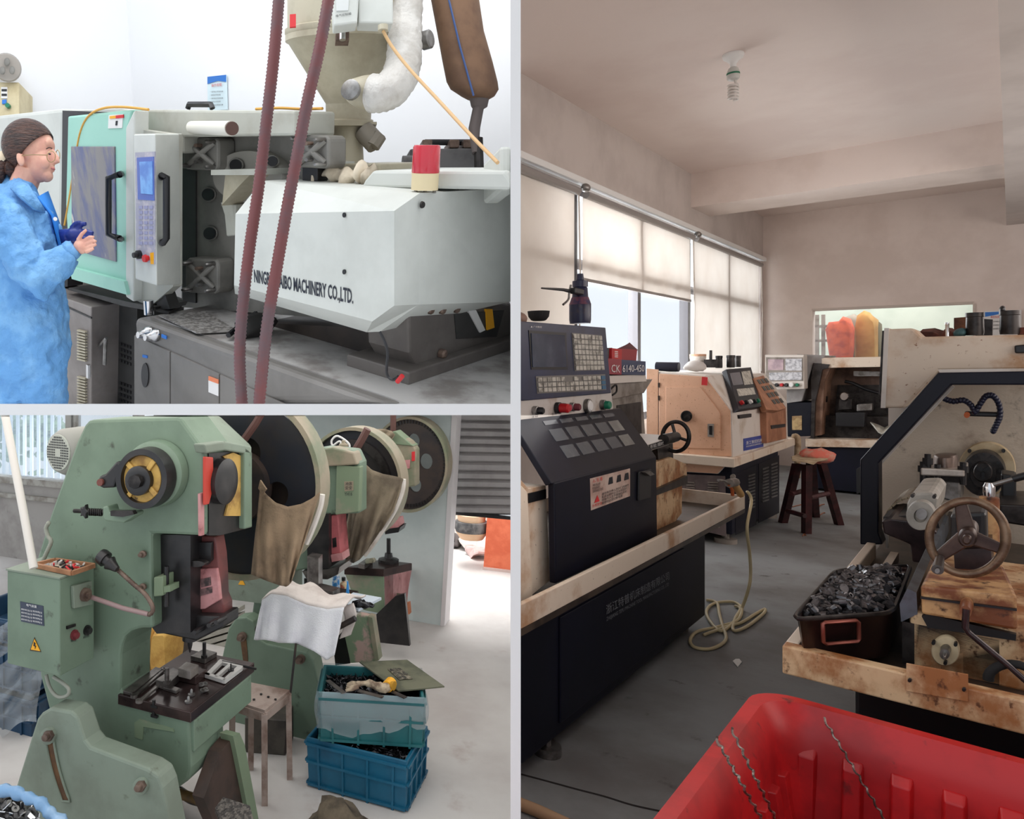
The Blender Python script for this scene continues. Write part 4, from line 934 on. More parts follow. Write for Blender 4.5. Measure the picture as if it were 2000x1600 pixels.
m_teal2 = M('green_teal_crate_plastic', (34, 102, 106), (28, 84, 90), 4, rough=.45)
m_bolt3 = M('rusty_bolt', (124, 104, 92), (88, 70, 62), 20, rough=.5, metal=.4)
m_scrap = M('black_scrap', (58, 58, 62), (22, 22, 24), 50, rough=.2, metal=.7)

# ---- shell
AW3 = 5.23
st('floor', MB().fbox(R3, 0, 13, -7, 4, FZ - .1, FZ), m_floor3)
st('wall_center', pA([(420, 780), (887, 780), (862, 1222.5), (420, 1146)], AW3, .14), m_wall3)
MB().prism([A(AW3 - .01, *p) for p in ((884, 780), (894, 780), (868, 1224), (860, 1222.5))], U * .16).build('trim_3', M('door_trim_white', (226, 220, 220), rough=.7), kind='structure')
xw0, xw1 = bOf(A(AW3, -140, 900)), bOf(A(AW3, 300, 900)); zw0 = zOf(A(AW3, 60, 941))
st('wall_left', MB().fbox(R3, AW3, AW3 + .14, -6, bOf(A(AW3, 430, 900)), FZ, zw0).fbox(R3, AW3, AW3 + .14, xw1, bOf(A(AW3, 430, 900)), zw0, 2.6), m_wall3g)
wn = thing('window_5', None, None); wn['kind'] = 'structure'
m_wf = M('old_window_frame', (170, 166, 158), (130, 122, 112), 8, rough=.6)
for x, wd in ((-40, .05), (131, .05), (131 + 8, .03), (262, .04)):
    q = bOf(A(AW3, x, 900)); MB().fbox(R3, AW3 + .03, AW3 + .1, q - wd, q + wd, zw0, 2.4).build('mullion', m_wf, wn)
MB().fbox(R3, AW3 - .03, AW3 + .12, xw0, xw1, zw0 - .03, zw0 + .03).build('sill', m_wf, wn)
MB().fbox(R3, AW3 - .04, AW3, xw0, xw1, zw0 - .17, zw0 - .13).build('ledge', m_wf, wn)
m_frost = sheer('dusty_pane', (214, 228, 240), tr=.7, gloss=.03)
for x0, x1 in ((-140, 131), (131, 262)):
    MB().fbox(R3, AW3 + .06, AW3 + .065, bOf(A(AW3, x0, 900)), bOf(A(AW3, x1, 900)), zw0, 2.4).build('pane', m_frost, wn)
# trees outside the dusty window, as soft foliage masses
random.seed(3)
mm = MB()
for k in range(7):
    c = A(8.0, random.uniform(0, 170), random.uniform(815, 880))
    for j in range(26):
        q = c + V((random.gauss(0, .16), random.gauss(0, .2), random.gauss(0, .18)))
        mm.blob(q, V((random.uniform(.05, .1), 0, 0)), V((0, .07, 0)), V((0, 0, random.uniform(.04, .08))), 6, 4)
mm.build('foliage', M('soft_leaf', (120, 150, 110), (160, 180, 150), 5, rough=.8), kind='stuff', label='soft green foliage outside the dusty window', cat='foliage')
# corrugated panel outside the window
for k in range(9):
    x = 4 + 13.5 * k
    MB().prism([A(6.2, x, 1000), A(6.2, x + 5, 1000), A(6.2, x + 5, 780), A(6.2, x, 780)], U * .02).build('fence_slat', M('pale_blue_slat', (216, 228, 238), rough=.6), None, label=ORD[k] + ' pale slat from the left in the screen outside the dusty window', cat='slat', group='screen slats outside the dusty window')

# ---- rolling shutter and outside
sh = thing('rolling_shutter', 'grey slatted rolling shutter half open beside the pale wall', 'shutter')
m_slat = M('shutter_slat_grey', (168, 163, 162), (150, 145, 144), 4, rough=.45, metal=.2)
ys = [785, 806, 822, 838, 853, 868, 884, 902, 920, 936, 952, 968, 986, 1003]
for i in range(len(ys) - 1):
    y0, y1 = ys[i], ys[i + 1] + .5
    p = [A(AW3 + .25, 872, y0), A(AW3 + .25, 1080, y0 + 3), A(AW3 + .25, 1080, y1 + 3), A(AW3 + .25, 872, y1)]
    h = (p[0] - p[3])
    prof = [(0, 0), (.25, -.028), (.75, -.028), (1, 0), (1, .01), (0, .01)]
    MB().loft([[e_ - h * t + U * d for t, d in prof] for e_ in (p[0], p[1])]).build('slat', m_slat, sh)
MB().fbox(R3, AW3 + .22, AW3 + .3, bOf(A(AW3 + .25, 872, 990)), bOf(A(AW3 + .25, 1080, 990)), zOf(A(AW3 + .25, 930, 1008)), zOf(A(AW3 + .25, 930, 1002))).build('bottom_bar', m_blk, sh)
aO = aOf(Z(FZ, 945, 1112))
st('wall_outside', MB().prism([A(aO, *p) for p in ((955, 960), (1090, 955), (1090, 1130), (944, 1112))], U * .3), M('orange_render', (222, 116, 82), (206, 98, 66), 6, rough=.85, bump=.6, bscale=40))
MB().prism([A(aO - .02, *p) for p in ((943, 1108), (1090, 1126), (1090, 1138), (942, 1116))], U * .05).build('trim_4', M('plinth', (206, 180, 172), rough=.9), kind='structure')
st('wall_yard', MB().fbox(R3, 8.4, 8.5, bOf(A(8.4, 880, 1000)) - .4, bOf(A(8.4, 960, 1000)), FZ, 1.5), M('cream_render', (224, 206, 190), rough=.9))
tyr = thing('stacked_basin', 'black and tan basins stacked outside under the shutter', 'basin')
c = Z(FZ + .25, 921, 1052); k = (c - CAM).y / F
MB().revolve(c, UP, [(0, 22 * k), (14 * k, 31 * k), (15 * k, 28 * k)], 24).build('lower_basin', M('tan_basin', (206, 170, 138), rough=.7), tyr, smooth=40)
MB().revolve(c + UP * 14 * k, UP, [(0, 30 * k), (8 * k, 33 * k), (20 * k, 31 * k), (21 * k, 28 * k)], 24).build('upper_basin', M('black_basin', (58, 56, 58), (110, 106, 104), 12, rough=.6), tyr, smooth=40)
MB().revolve(c + UP * 35 * k, UP, [(0, 26 * k), (12 * k, 27 * k)], 24).build('rim', M('tan_basin', ()), tyr, smooth=40)
for kx, (x, y, w_, lab) in enumerate(((885, 1058, 14, 'dark heap of rubble beside the white door trim outside'), (915, 1062, 22, 'pale broken slab under the stacked basins outside'), (930, 1078, 20, 'pale plank on the sunlit ground outside the shutter'))):
    q = Z(FZ + .05, x, y); k = (q - CAM).y / F
    MB().blob(q, V((w_ * k, 0, 0)), V((0, .15, 0)), V((0, 0, 8 * k))).noise(.08, 6, kx).build('rubble', M('rubble_%d' % kx, ((92, 84, 82), (208, 196, 190), (196, 170, 166))[kx], rough=.9), label=lab, cat='rubble')
MB().box(Z(FZ, 879, 1072), V((.05, 0, 0)), V((0, .1, 0)), V((0, 0, .3))).build('dark_post', m_blk, label='short dark post outside beside the white door trim', cat='post')

def disc_holes(fr, px, py, rx, ry, a, holes, name, mat, parent, thick, n=64):
    """flat round plate with round holes; holes: (px, py, r)"""
    bm = bmesh.new(); edges = []
    def ring(cx, cy, qx, qy, m):
        vs = [bm.verts.new(fr.A(a, cx + qx * math.cos(2 * math.pi * i / m), cy + qy * math.sin(2 * math.pi * i / m))) for i in range(m)]
        for i in range(m): edges.append(bm.edges.new((vs[i], vs[(i + 1) % m])))
    ring(px, py, rx, ry, n)
    for hx, hy, hr in holes: ring(hx, hy, hr, hr * ry / rx, 20)
    bmesh.ops.triangle_fill(bm, use_beauty=True, use_dissolve=False, edges=edges)
    mb = MB(); bm.verts.index_update(); mb.v = [v.co.copy() for v in bm.verts]; mb.f = [[v.index for v in f.verts] for f in bm.faces]; bm.free()
    return mb.build(name, mat, parent, solid=thick)
def ring_shell(fr, px, py, rx, ry, a, prof, name, mat, parent, n=56, loop=False):
    if loop:
        c = fr.A(a, px, py); e1 = fr.A(a, px + rx, py) - c; e2 = fr.A(a, px, py - ry) - c
        rings = [[c - fr.u * h + e1 * (r * math.cos(2 * math.pi * i / n)) + e2 * (r * math.sin(2 * math.pi * i / n)) for i in range(n)] for h, r in list(prof) + [prof[0]]]
        return MB().loft(rings, False, False).build(name, mat, parent, smooth=40)
    return discA(px, py, rx, a, prof, ry=ry, n=n, fr=fr).build(name, mat, parent, smooth=40)
def hose_tube(path, r, name, mat, parent, pitch=.012):
    """corrugated hose: radius swells ring by ring"""
    p = smooth_path(path, 8); out = [p[0]]; 
    for q in p[1:]:
        while (q - out[-1]).length > pitch / 2: out.append(out[-1] + (q - out[-1]).normalized() * pitch / 2)
    return MB().tube(out, [r * (1.12 if i % 2 else .9) for i in range(len(out))], 8).build(name, mat, parent, smooth=180)

# ================= press in the foreground
PR = thing('punch_press', 'large green punch press in the foreground with a yellow hubbed drum', 'press', 'punch presses in a row')
a1, aB = 2.23, 2.68
side = [(172, 822), (180, 820), (345, 815), (352, 817), (392, 872), (399, 884), (399, 1047), (295, 1043), (298, 1228), (275, 1228), (256, 1234), (244, 1245), (238, 1260), (235, 1280), (234, 1352), (370, 1408), (373, 1500), (368, 1525), (325, 1556), (200, 1570), (112, 1450), (78, 1320), (66, 1110), (100, 1000), (150, 862), (165, 830)]
pA(side, a1, .2).build('frame', m_pg, PR, bevel=.012)
pA([(190, 822), (345, 815), (352, 817), (392, 872), (399, 884), (399, 1047), (297, 1043), (190, 1043)], a1 + .19, aB - a1 - .19).build('head_casting', m_pg, PR, bevel=.012)
pA([(236, 1358), (370, 1408), (373, 1500), (368, 1525), (325, 1556), (215, 1556)], a1 + .19, aB - a1 - .19).build('bed_casting', m_pg, PR, bevel=.012)
bH = bOf(A(a1, 399, 950)); bT = bOf(A(a1, 371, 1440))
# crank bay in the front of the head
pB([(408, 886), (472, 880), (492, 884), (492, 1030), (430, 1046), (408, 1046)], bH + .005, -.012).build('crank_bay', m_blk, PR)
pB([(436, 892), (456, 884), (474, 892), (477, 930), (476, 1008), (440, 1008), (446, 985), (455, 940), (448, 905)], bH + .012, -.012).build('bay_lining', m_yel, PR)
c = B(bH + .02, 434, 940)
MB().revolve(c, RR, [(-.02, .085), (.02, .085), (.03, .06), (.03, .03)], 28).build('crank_disc', m_blk, PR, smooth=40)
pB([(401, 892), (417, 893), (418, 950), (409, 985), (401, 987)], bH + .022, -.012).build('red_guard', m_redp, PR, bevel=.004)
pB([(478, 872), (493, 884), (493, 1030), (478, 1034)], bH + .03, -.05).build('bay_cheek', m_pg, PR, bevel=.006)
pB([(399, 868), (440, 862), (492, 872), (492, 888), (440, 880), (404, 886)], bH + .03, -.05).build('bay_lintel', m_pg2, PR, bevel=.006)
pB([(391, 965), (399, 962), (399, 1045), (392, 1047)], bH + .004, -.01).build('bare_patch', m_pink, PR)
# top cover
MB().loft([[A(a1 + .02, x, y) for x, y in ((188, 822), (345, 815), (392, 872), (392, 890), (188, 890))], [A(aB - .02, x, y) for x, y in ((290, 812), (430, 812), (492, 870), (492, 890), (290, 890))]]).build('top_cover', m_pg2, PR, bevel=.012)
# drum
dr3 = ring_shell(R3, 275, 936, 51, 59, 2.12, [(-.055, 1.03), (0, 1.0), (0, .8), (-.025, .78), (-.025, .2)], 'drum', m_blk, PR)
ring_shell(R3, 275, 936, 40, 47, 2.14, [(0, 1), (.002, .98), (.002, .3)], 'drum_web', m_yel, dr3)
for an in (.75, 2.3, 3.9, 5.4):
    x, y = math.cos(an), math.sin(an)
    pA([(275 + x * 12 - y * 4, 936 + y * 14 + x * 4), (275 + x * 40 - y * 5, 936 + y * 47 + x * 5), (275 + x * 40 + y * 5, 936 + y * 47 - x * 5), (275 + x * 12 + y * 4, 936 + y * 14 - x * 4)], 2.128, .012).build('drum_spoke', m_yel, dr3, bevel=.003)
ring_shell(R3, 271, 939, 25, 29, 2.125, [(-.015, 1), (.008, 1), (.011, .9), (.011, .4)], 'hub', m_blk, dr3, 28)
ring_shell(R3, 264, 941, 13, 14, 2.1, [(-.015, 1), (.006, 1), (.007, .3)], 'shaft_end', m_dsteel, dr3, 8)
ring_shell(R3, 308, 924, 60, 66, 2.225, [(0, 1), (.035, .96), (.05, .8)], 'bearing_boss', m_pg, PR)
# brake lever
lv = pA([(190, 940), (194, 930), (205, 926), (228, 900), (240, 912), (226, 940), (222, 953), (200, 954), (192, 950)], 2.14, .04).build('brake_lever', m_blk, PR, bevel=.008)
ring_shell(R3, 198, 942, 6, 7, 2.14, [(0, 1), (.01, 1), (.01, .4)], 'lever_pin', M('rust_brown', (110, 60, 52)), lv, 14)
# brake adjuster
br = pA([(200, 990), (210, 988), (214, 1000), (262, 1001), (262, 1008), (240, 1022), (205, 1018), (200, 1012)], 2.12, .06).build('brake_bracket', m_pg, PR, bevel=.006)
pA([(215, 998), (258, 998), (262, 1005), (240, 1010), (216, 1008)], 2.1, .02).build('brake_shoe', m_dsteel, br)
MB().cyl(A(2.13, 145, 998), A(2.13, 205, 1001), .008).build('adjuster_screw', m_dsteel, br)
sp = [A(2.13, 173, 1000) + (A(2.13, 200, 1001) - A(2.13, 173, 1000)) * (i / 60) + V((0, .012 * math.cos(i * .75), .012 * math.sin(i * .75))) for i in range(61)]
MB().tube(sp, .0035, 5).build('spring', m_dsteel, br, smooth=60)
st_ = []
for i in range(10):
    r_ = 15 if i % 2 == 0 else 8; an = i * math.pi / 5
    st_.append((163 + r_ * .6 * math.cos(an), 1000 + r_ * math.sin(an)))
pA(st_, 2.12, .02).build('star_knob', m_blk, br, bevel=.003)
# work lamp on a flexible neck
wl_ = thing('work_lamp', 'small black work lamp on a flexible neck fixed to the foreground press', 'lamp')
MB().revolve(A(2.12, 196, 1084), (A(2.12, 224, 1108) - A(2.12, 196, 1084)), [(0, .026), (.01, .03), (.03, .03), (.03, .022), (.05, .02), (.05, .028), (.065, .02), (.09, .012)], 18).build('lamp_head', m_blk, wl_, smooth=40)
hose_tube([A(2.14, x, y) for x, y in ((222, 1106), (240, 1122), (262, 1142), (283, 1160), (297, 1182), (298, 1195), (290, 1201))], .0085, 'flexible_neck', m_bolt3, wl_)
MB().tube([A(2.14, x, y) for x, y in ((290, 1200), (240, 1188), (200, 1174), (168, 1163))], .0095, 8).build('conduit', M('mauve_pipe', (150, 124, 122), rough=.4), wl_, smooth=60)
for x, y in ((280, 1082), (280, 1146)):
    ring_shell(R3, x, y, 7, 7, 2.22, [(0, 1), (.008, 1), (.012, .6), (.022, .6)], 'bolt', m_bolt3, PR, 10)
# electrical cabinet
acn = 2.0
EC = thing('electrical_cabinet', 'green electrical cabinet with a yellow warning triangle on the foreground press', 'cabinet')
b_c = bOf(A(acn, 117, 1200)); b_l = bOf(A(acn, 14, 1200)); ac2 = aOf(B(b_c, 184, 1200))
zc1, zc0 = zOf(A(acn, 115, 1131)), zOf(A(acn, 119, 1322))
MB().fbox(R3, acn, ac2, b_l, b_c, zc0, zc1).build('body', m_pg, EC, bevel=.004)
MB().fbox(R3, acn - .004, ac2 + .003, b_l - .003, b_c + .003, zc1, zc1 + .006).build('lid', m_pg2, EC)
np_ = pA([(39, 1175), (84, 1184), (86, 1223), (41, 1214)], acn - .002, .004).build('rating_plate', M('plate_dark_blue', (50, 58, 76), rough=.4), EC)
def q3(fn, v, p0, p1, p3): o = fn(v, *p0); return o, fn(v, *p1) - o, fn(v, *p3) - o
text('电气装置', *q3(A, acn - .004, (52, 1184), (72, 1188), (52, 1179)), m_paper, np_)
for r_ in range(4):
    o_ = (42, 1192 + r_ * 6.5); text('额定电压▮▮▮ 额定容量▮▮', *q3(A, acn - .004, o_, (82, o_[1] + 7), (42, o_[1] - 4)), m_paper, np_)
tri = pA([(58, 1271), (67, 1245), (80, 1274)], acn - .002, .003).build('warning_triangle', M('dark_edge', (70, 56, 40)), EC)
pA([(60, 1269), (67, 1249), (78, 1272)], acn - .004, .003).build('triangle_face', m_yellow, tri)
pA([(66, 1254), (69, 1258), (67, 1261), (70, 1262), (68, 1268), (68, 1263), (65, 1262)], acn - .006, .002).build('lightning_bolt', m_ink, tri)
so = pB([(137, 1144), (174, 1134), (175, 1180), (139, 1188)], b_c + .001, .015).build('socket_plate', m_pg2, EC, bevel=.003)
MB().revolve(B(b_c + .012, 163, 1161), RR, [(0, .026), (.02, .024), (.02, .012), (.03, .012)], 18).build('cable_gland', m_bolt3, so, smooth=40)
for x, y, mm in ((144, 1240, M('dark_red_button', (110, 40, 44))), (169, 1231, m_blk)):
    MB().revolve(B(b_c, x, y), RR, [(0, .019), (.008, .019), (.008, .013), (.02, .012)], 16).build('push_button', mm, EC, smooth=40)
text('停止', *q3(B, b_c + .001, (138, 1255), (150, 1252), (138, 1250)), m_ink, EC)
text('启动', *q3(B, b_c + .001, (162, 1248), (174, 1244), (162, 1243)), m_ink, EC)
pB([(129, 1223), (146, 1218), (146, 1223), (129, 1229)], b_c, .006).build('label_strip', m_dsteel, EC)
hose_tube([A(2.15, x, y) for x, y in ((96, 1020), (90, 1032), (94, 1048), (100, 1058), (92, 1078), (82, 1100))], .0085, 'cable_conduit', M('grey_conduit', (150, 152, 140)), EC)
MB().tube(smooth_path([A(2.05, x, y) for x, y in ((90, 1318), (96, 1340), (106, 1356), (118, 1362), (132, 1358), (134, 1346), (122, 1334), (104, 1322))]), .007, 7).build('cable_loop', M('grey_conduit', ()), EC, smooth=60)
# wooden tray on the cabinet
wt = thing('wooden_tray', 'shallow wooden tray of small parts on the electrical cabinet', 'tray')
zt_ = zc1 + .008
qd = [Z(zt_, *p) for p in ((66, 1108), (140, 1124), (184, 1109), (108, 1098))]
MB().prism(qd, V((0, 0, .004))).build('base', M('pale_tray', (190, 176, 160)), wt)
for i in range(4):
    p, q = qd[i], qd[(i + 1) % 4]; n_ = (q - p).cross(V((0, 0, 1))).normalized() * .006
    MB().prism([p - n_, q - n_, q + n_, p + n_], V((0, 0, .016))).build('edge', M('tray_wood', (172, 122, 88), (140, 96, 66), 14), wt)
random.seed(8)
sm = [MB().cyl((0, 0, -.01), (0, 0, .01), .004, n=6).build('small_part', m_dsteel, noclip=True), MB().box((-.006, -.006, -.003), (.012, 0, 0), (0, .012, 0), (0, 0, .006)).build('small_part', M('pale_part', (190, 186, 182)), noclip=True), MB().cyl((0, 0, -.012), (0, 0, .012), .0035, n=6).build('small_part', m_redink, noclip=True)]
heap(26, qd, zt_ + .008, .004, sm, 'small loose part lying in the wooden tray on the cabinet', 'machine part', 'small parts in the wooden tray', .12, .002)
# ram and punch
rm = pA([(297, 1045), (345, 1045), (372, 1046), (372, 1236), (306, 1238), (297, 1226)], a1 + .06, .14).build('ram_guide', m_blk, PR)
rs = pA([(368, 1045), (420, 1048), (426, 1085), (428, 1112), (430, 1165), (437, 1182), (437, 1205), (374, 1200), (373, 1100)], a1 + .14, .07).build('ram', M('dark_red_paint', (110, 56, 54), (70, 40, 40), 6, rough=.45), PR, bevel=.006)
pA([(374, 1112), (424, 1110), (429, 1165), (430, 1172), (400, 1190), (376, 1192)], a1 + .13, .02).build('ram_face', m_pink, rs, bevel=.004)
pl_ = pA([(392, 1132), (411, 1127), (412, 1143), (393, 1148)], a1 + .127, .004).build('ram_plate', M('worn_plate', (120, 90, 90), (60, 50, 50), 40), rs)
pA([(388, 1152), (414, 1146), (414, 1158), (389, 1165)], a1 + .127, .004).build('ram_plate', M('worn_plate', ()), rs)
pA([(372, 1060), (412, 1060), (412, 1095), (404, 1104), (374, 1104)], a1 + .12, .04).build('link_gap', m_blk, rs)
ring_shell(R3, 390, 1098, 18, 6, a1 + .1, [(0, 1), (.03, 1), (.03, .5)], 'adjusting_nut', m_dsteel, rs, 18)
pA([(306, 1200), (380, 1202), (436, 1204), (436, 1226), (384, 1252), (306, 1236)], a1 + .1, .12).build('ram_block', m_blk, PR, bevel=.006)
for x, y in ((396, 1226), (424, 1212), (438, 1206)):
    ring_shell(R3, x, y, 6, 6, a1 + .1, [(0, 1), (.05, 1), (.06, .7)], 'ram_bolt', m_blk, PR, 10)
c = A(a1 + .2, 371, 1232); k = (c - CAM).y / F
MB().revolve(c, -UP, [(0, 15 * k), (18 * k, 15 * k), (18 * k, 6 * k), (28 * k, 5 * k), (42 * k, 1.5 * k), (43 * k, .5 * k)], 16).build('punch', m_blk, PR, smooth=40)
# guide bracket with rod
gb_ = pA([(300, 1128), (318, 1126), (318, 1164), (300, 1166)], a1 - .01, .08).build('rod_bracket', m_pgd, PR, bevel=.004)
pA([(318, 1146), (332, 1144), (332, 1156), (318, 1158)], a1 - .005, .06).build('rod_arm', m_pgd, gb_)
MB().cyl(A(a1 + .02, 325, 1106), A(a1 + .02, 325, 1184), .01).build('rod', m_blk, gb_, smooth=40)
# table
zt1 = zOf(A(a1, 370, 1388)); zt0 = zOf(A(a1, 370, 1409)); bt0 = bOf(A(a1, 233, 1370))
MB().fbox(R3, a1 - .01, aB + .03, bt0, bT + .01, zt0, zt1).build('table_plate', m_table, PR, bevel=.003)
for x in (290, 300):
    pass
pA([(297, 1368), (301, 1369), (301, 1378), (306, 1380), (306, 1385), (294, 1382), (294, 1377), (297, 1378)], a1 - .013, .01).build('tee_slot', m_blk, PR)
pA([(297, 1390), (301, 1391), (301, 1398), (306, 1400), (306, 1404), (294, 1401), (294, 1396), (297, 1397)], a1 - .013, .01).build('tee_slot', m_blk, PR)
MB().fbox(R3, a1 + .01, aB, bT - .02, bT + .012, zOf(A(a1, 370, 1470)), zt0).build('table_apron', m_pg, PR, bevel=.004)
pA([(262, 1412), (272, 1405), (338, 1424), (340, 1430), (280, 1420), (278, 1446), (263, 1440)], a1 - .004, .01).build('side_recess', m_pgd, PR)
# foot plate with slot and bolts
a_f = 2.0
ft = pA([(80, 1394), (98, 1383), (138, 1390), (150, 1400), (165, 1446), (176, 1460), (288, 1502), (308, 1516), (318, 1540), (345, 1680), (10, 1680), (28, 1545), (72, 1404)], a_f, .09).build('foot_plate', m_pg2, PR, bevel=.01)
slo = []
for i in range(13):
    t = i / 12; slo.append((95 + 14 * t + 19 * t * t, 1437 + 128 * t))
MB().prism([A(a_f - .003, x - 5, y) for x, y in slo] + [A(a_f - .003, x + 8, y + 1) for x, y in reversed(slo)], U * .01).build('slot', M('rust_slot', (112, 78, 44), (84, 56, 34), 12), ft)
MB().tube([A(a_f - .004, x - 6, y) for x, y in slo] + [A(a_f - .004, x + 9, y + 1) for x, y in reversed(slo)], .005, 6, closed=True).build('slot_rim', m_pg2, ft, smooth=60)
for x, y in ((97, 1436), (277, 1534)):
    ring_shell(R3, x, y, 15, 17, a_f, [(-.01, 1), (.012, .95), (.015, .7)], 'washer', m_pg2, ft, 20)
    ring_shell(R3, x, y, 10, 11, a_f - .012, [(0, 1), (.014, 1), (.016, .8)], 'nut', m_bolt3, ft, 6)
    ring_shell(R3, x - 4, y + 2, 6, 7, a_f - .025, [(0, 1), (.016, 1), (.018, .7)], 'stud', m_bolt3, ft, 12)
# far foot and pedal
pB([(455, 1440), (466, 1432), (474, 1450), (512, 1660), (440, 1660), (398, 1560), (430, 1470)], bT + .06, -.05).build('far_foot', M('brown_casting', (70, 52, 44), (46, 36, 32), 6, rough=.6), PR)  # dark brown mottled base colour
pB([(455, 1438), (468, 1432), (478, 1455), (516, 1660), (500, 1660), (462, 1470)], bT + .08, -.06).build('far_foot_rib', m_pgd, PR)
MB().tube([A(2.5, x, y) for x, y in ((335, 1545), (380, 1560), (430, 1580))], .02, 8).build('pedal_arm', M('yellow_worn_paint', (120, 92, 52), (70, 60, 52), 9), PR, smooth=60)
dff = (B(bT + .08, 440, 1570) - CAM).y - .06
MB().loft([[P(x, y, dff - (y - 1558) * .002) for x, y in ((420, 1578), (436, 1557), (488, 1574), (496, 1604), (430, 1604))], [P(x, y + 9, dff - (y - 1558) * .002 + .01) for x, y in ((420, 1578), (436, 1557), (488, 1574), (496, 1604), (430, 1604))]]).build('pedal', M('knurled_steel', (110, 104, 98), (70, 66, 64), 60, .45, .55, rough=.4, metal=.4, bump=1, bscale=150), PR)
MB().tube(smooth_path([Z(FZ + .08, x, y) for x, y in ((350, 1545), (372, 1560), (400, 1570), (410, 1590))]), .02, 8).build('pedal_link', m_blk, PR, smooth=60)
# motor behind the frame
mc = P(116, 884, 3.05); ax = (-RR * .15 - U * .99).normalized()
e1 = ax.cross(UP).normalized(); e2 = e1.cross(ax).normalized()
mt = MB().revolve(mc, -ax, [(-.005, .07), (0, .084), (.03, .099), (.12, .102), (.22, .1)], 32).build('motor_cowl', M('motor_grey', (150, 148, 142), rough=.6), PR, smooth=50)
MB().revolve(mc + ax * .004, ax, [(0, .077), (.004, .075), (.004, .002)], 32).build('cowl_face', M('motor_grille', (170, 172, 162), rough=.6), mt)
hl = MB()
for i in range(-6, 7):
    for j in range(-6, 7):
        if abs(i) <= 1 and abs(j) <= 1: continue
        if (i * i + j * j) > 40: continue
        q = mc + ax * .0095 + e1 * (i * .0107) + e2 * (j * .0107); h_ = .0034
        hl.poly([q - e1 * h_ - e2 * h_, q + e1 * h_ - e2 * h_, q + e1 * h_ + e2 * h_, q - e1 * h_ + e2 * h_])
hl.build('vent_holes', m_blk, mt, kind='stuff')
# flywheel and guard, far side
disc_holes(R3, 470, 950, 150, 172, 2.9, [(487, 884, 26), (545, 965, 22), (420, 900, 26)], 'flywheel', m_fly, PR, .04)
ring_shell(R3, 470, 950, 62, 70, 2.9, [(0, 1), (.06, .98), (.06, .4)], 'flywheel_hub', m_flyb, PR)
ring_shell(R3, 470, 950, 150, 172, 2.88, [(-.09, 1.06), (.02, 1.06), (.02, 1.0), (-.09, 1.0)], 'flywheel_guard', m_guard, PR, loop=True)
disc_holes(R3, 470, 950, 150, 172, 2.96, [], 'guard_back', m_flyb, PR, .01)
tubeA([(476, 860), (500, 826), (515, 800)], 2.78, .018, fr=R3).build('guard_strap', M('rust_strap', (92, 60, 54)), PR)
# loose guard cloth
def cloth(top, bot, a, name, mat, lab, parent=None, wav=.02, n=26, m=22, cat='cloth', sag=.0):
    def f(s, t):
        def at(pl, s):
            x = s * (len(pl) - 1); i = min(int(x), len(pl) - 2); q = x - i
            return (pl[i][0] * (1 - q) + pl[i + 1][0] * q, pl[i][1] * (1 - q) + pl[i + 1][1] * q)
        p, q = at(top, s), at(bot, s)
        x, y = p[0] * (1 - t) + q[0] * t, p[1] * (1 - t) + q[1] * t
        return A(a + wav * math.sin(s * 14 + t * 3) * (.3 + .7 * t) + wav * .6 * math.sin(s * 31 - t * 5) * t - sag * math.sin(math.pi * t), x, y)
    return MB().grid(f, n, m).build(name, mat, parent, smooth=180, solid=.004, label=lab, cat=cat)
cloth([(508, 950), (520, 966), (538, 982), (562, 990), (590, 984), (612, 972), (626, 960)], [(491, 1122), (505, 1128), (530, 1138), (548, 1144), (560, 1146), (568, 1138), (572, 1128)], 2.72, 'canvas_apron', m_canvas, 'brown oily canvas hung over the foreground press flywheel', wav=.02, cat='canvas')
pA([(508, 938), (520, 956), (512, 966), (504, 954)], 2.72, .01).build('canvas_corner', m_canvas, label='frayed corner of brown canvas tied to the foreground flywheel', cat='canvas')
# tooling on the table
def tb(pix, h, nm, mat, lab, cat, bev=.002, z=None, grp=None):
    z = zt1 if z is None else z
    return MB().prism([Z(z + .001, *p) for p in pix], V((0, 0, h))).build(nm, mat, bevel=bev, label=lab, cat=cat, group=grp)
tb(((346, 1330), (382, 1338), (404, 1322), (368, 1314)), .03, 'lower_die', m_table, 'dark die base in the middle of the foreground press table', 'die')
tb(((348, 1322), (372, 1328), (388, 1315), (364, 1309)), .034, 'die_block', M('pale_die', (150, 142, 136), (120, 112, 106), 12, rough=.3, metal=.4), 'bright steel die block on the dark die base', 'die', z=zt1 + .031)
fr1 = thing('blanking_die', 'pale steel frame with square openings at the far corner of the press table', 'die')
zq = zt1 + .004
for pix in (((400, 1324), (438, 1336), (442, 1332), (404, 1320)), ((425, 1298), (472, 1310), (476, 1306), (430, 1294)), ((400, 1324), (408, 1326), (436, 1298), (428, 1296)), ((434, 1335), (440, 1336), (474, 1310), (464, 1307)), ((418, 1328), (424, 1330), (452, 1305), (446, 1303))):
    MB().prism([Z(zq, *p) for p in pix], V((0, 0, .014))).build('bar', M('bright_frame', (206, 202, 198), rough=.3, metal=.3), fr1)
tb(((304, 1343), (330, 1350), (356, 1326), (338, 1318)), .03, 'clamp_bar', m_die, 'dark slotted clamp bar standing at the left of the press table', 'clamp')
c_ = Z(zt1 + .03, 326, 1335)
MB().cyl(c_, c_ + V((0, 0, .06)), .009).revolve(c_, UP, [(0, .016), (.014, .016)], 6).build('clamp_stud', m_die, label='threaded stud with a nut on the slotted clamp bar', cat='stud', smooth=30)
c_ = Z(zt1 + .001, 399, 1294)
tb(((372, 1290), (400, 1297), (424, 1283), (398, 1276)), .02, 'clamp_bar', m_die, 'dark clamp bar at the back of the press table', 'clamp')
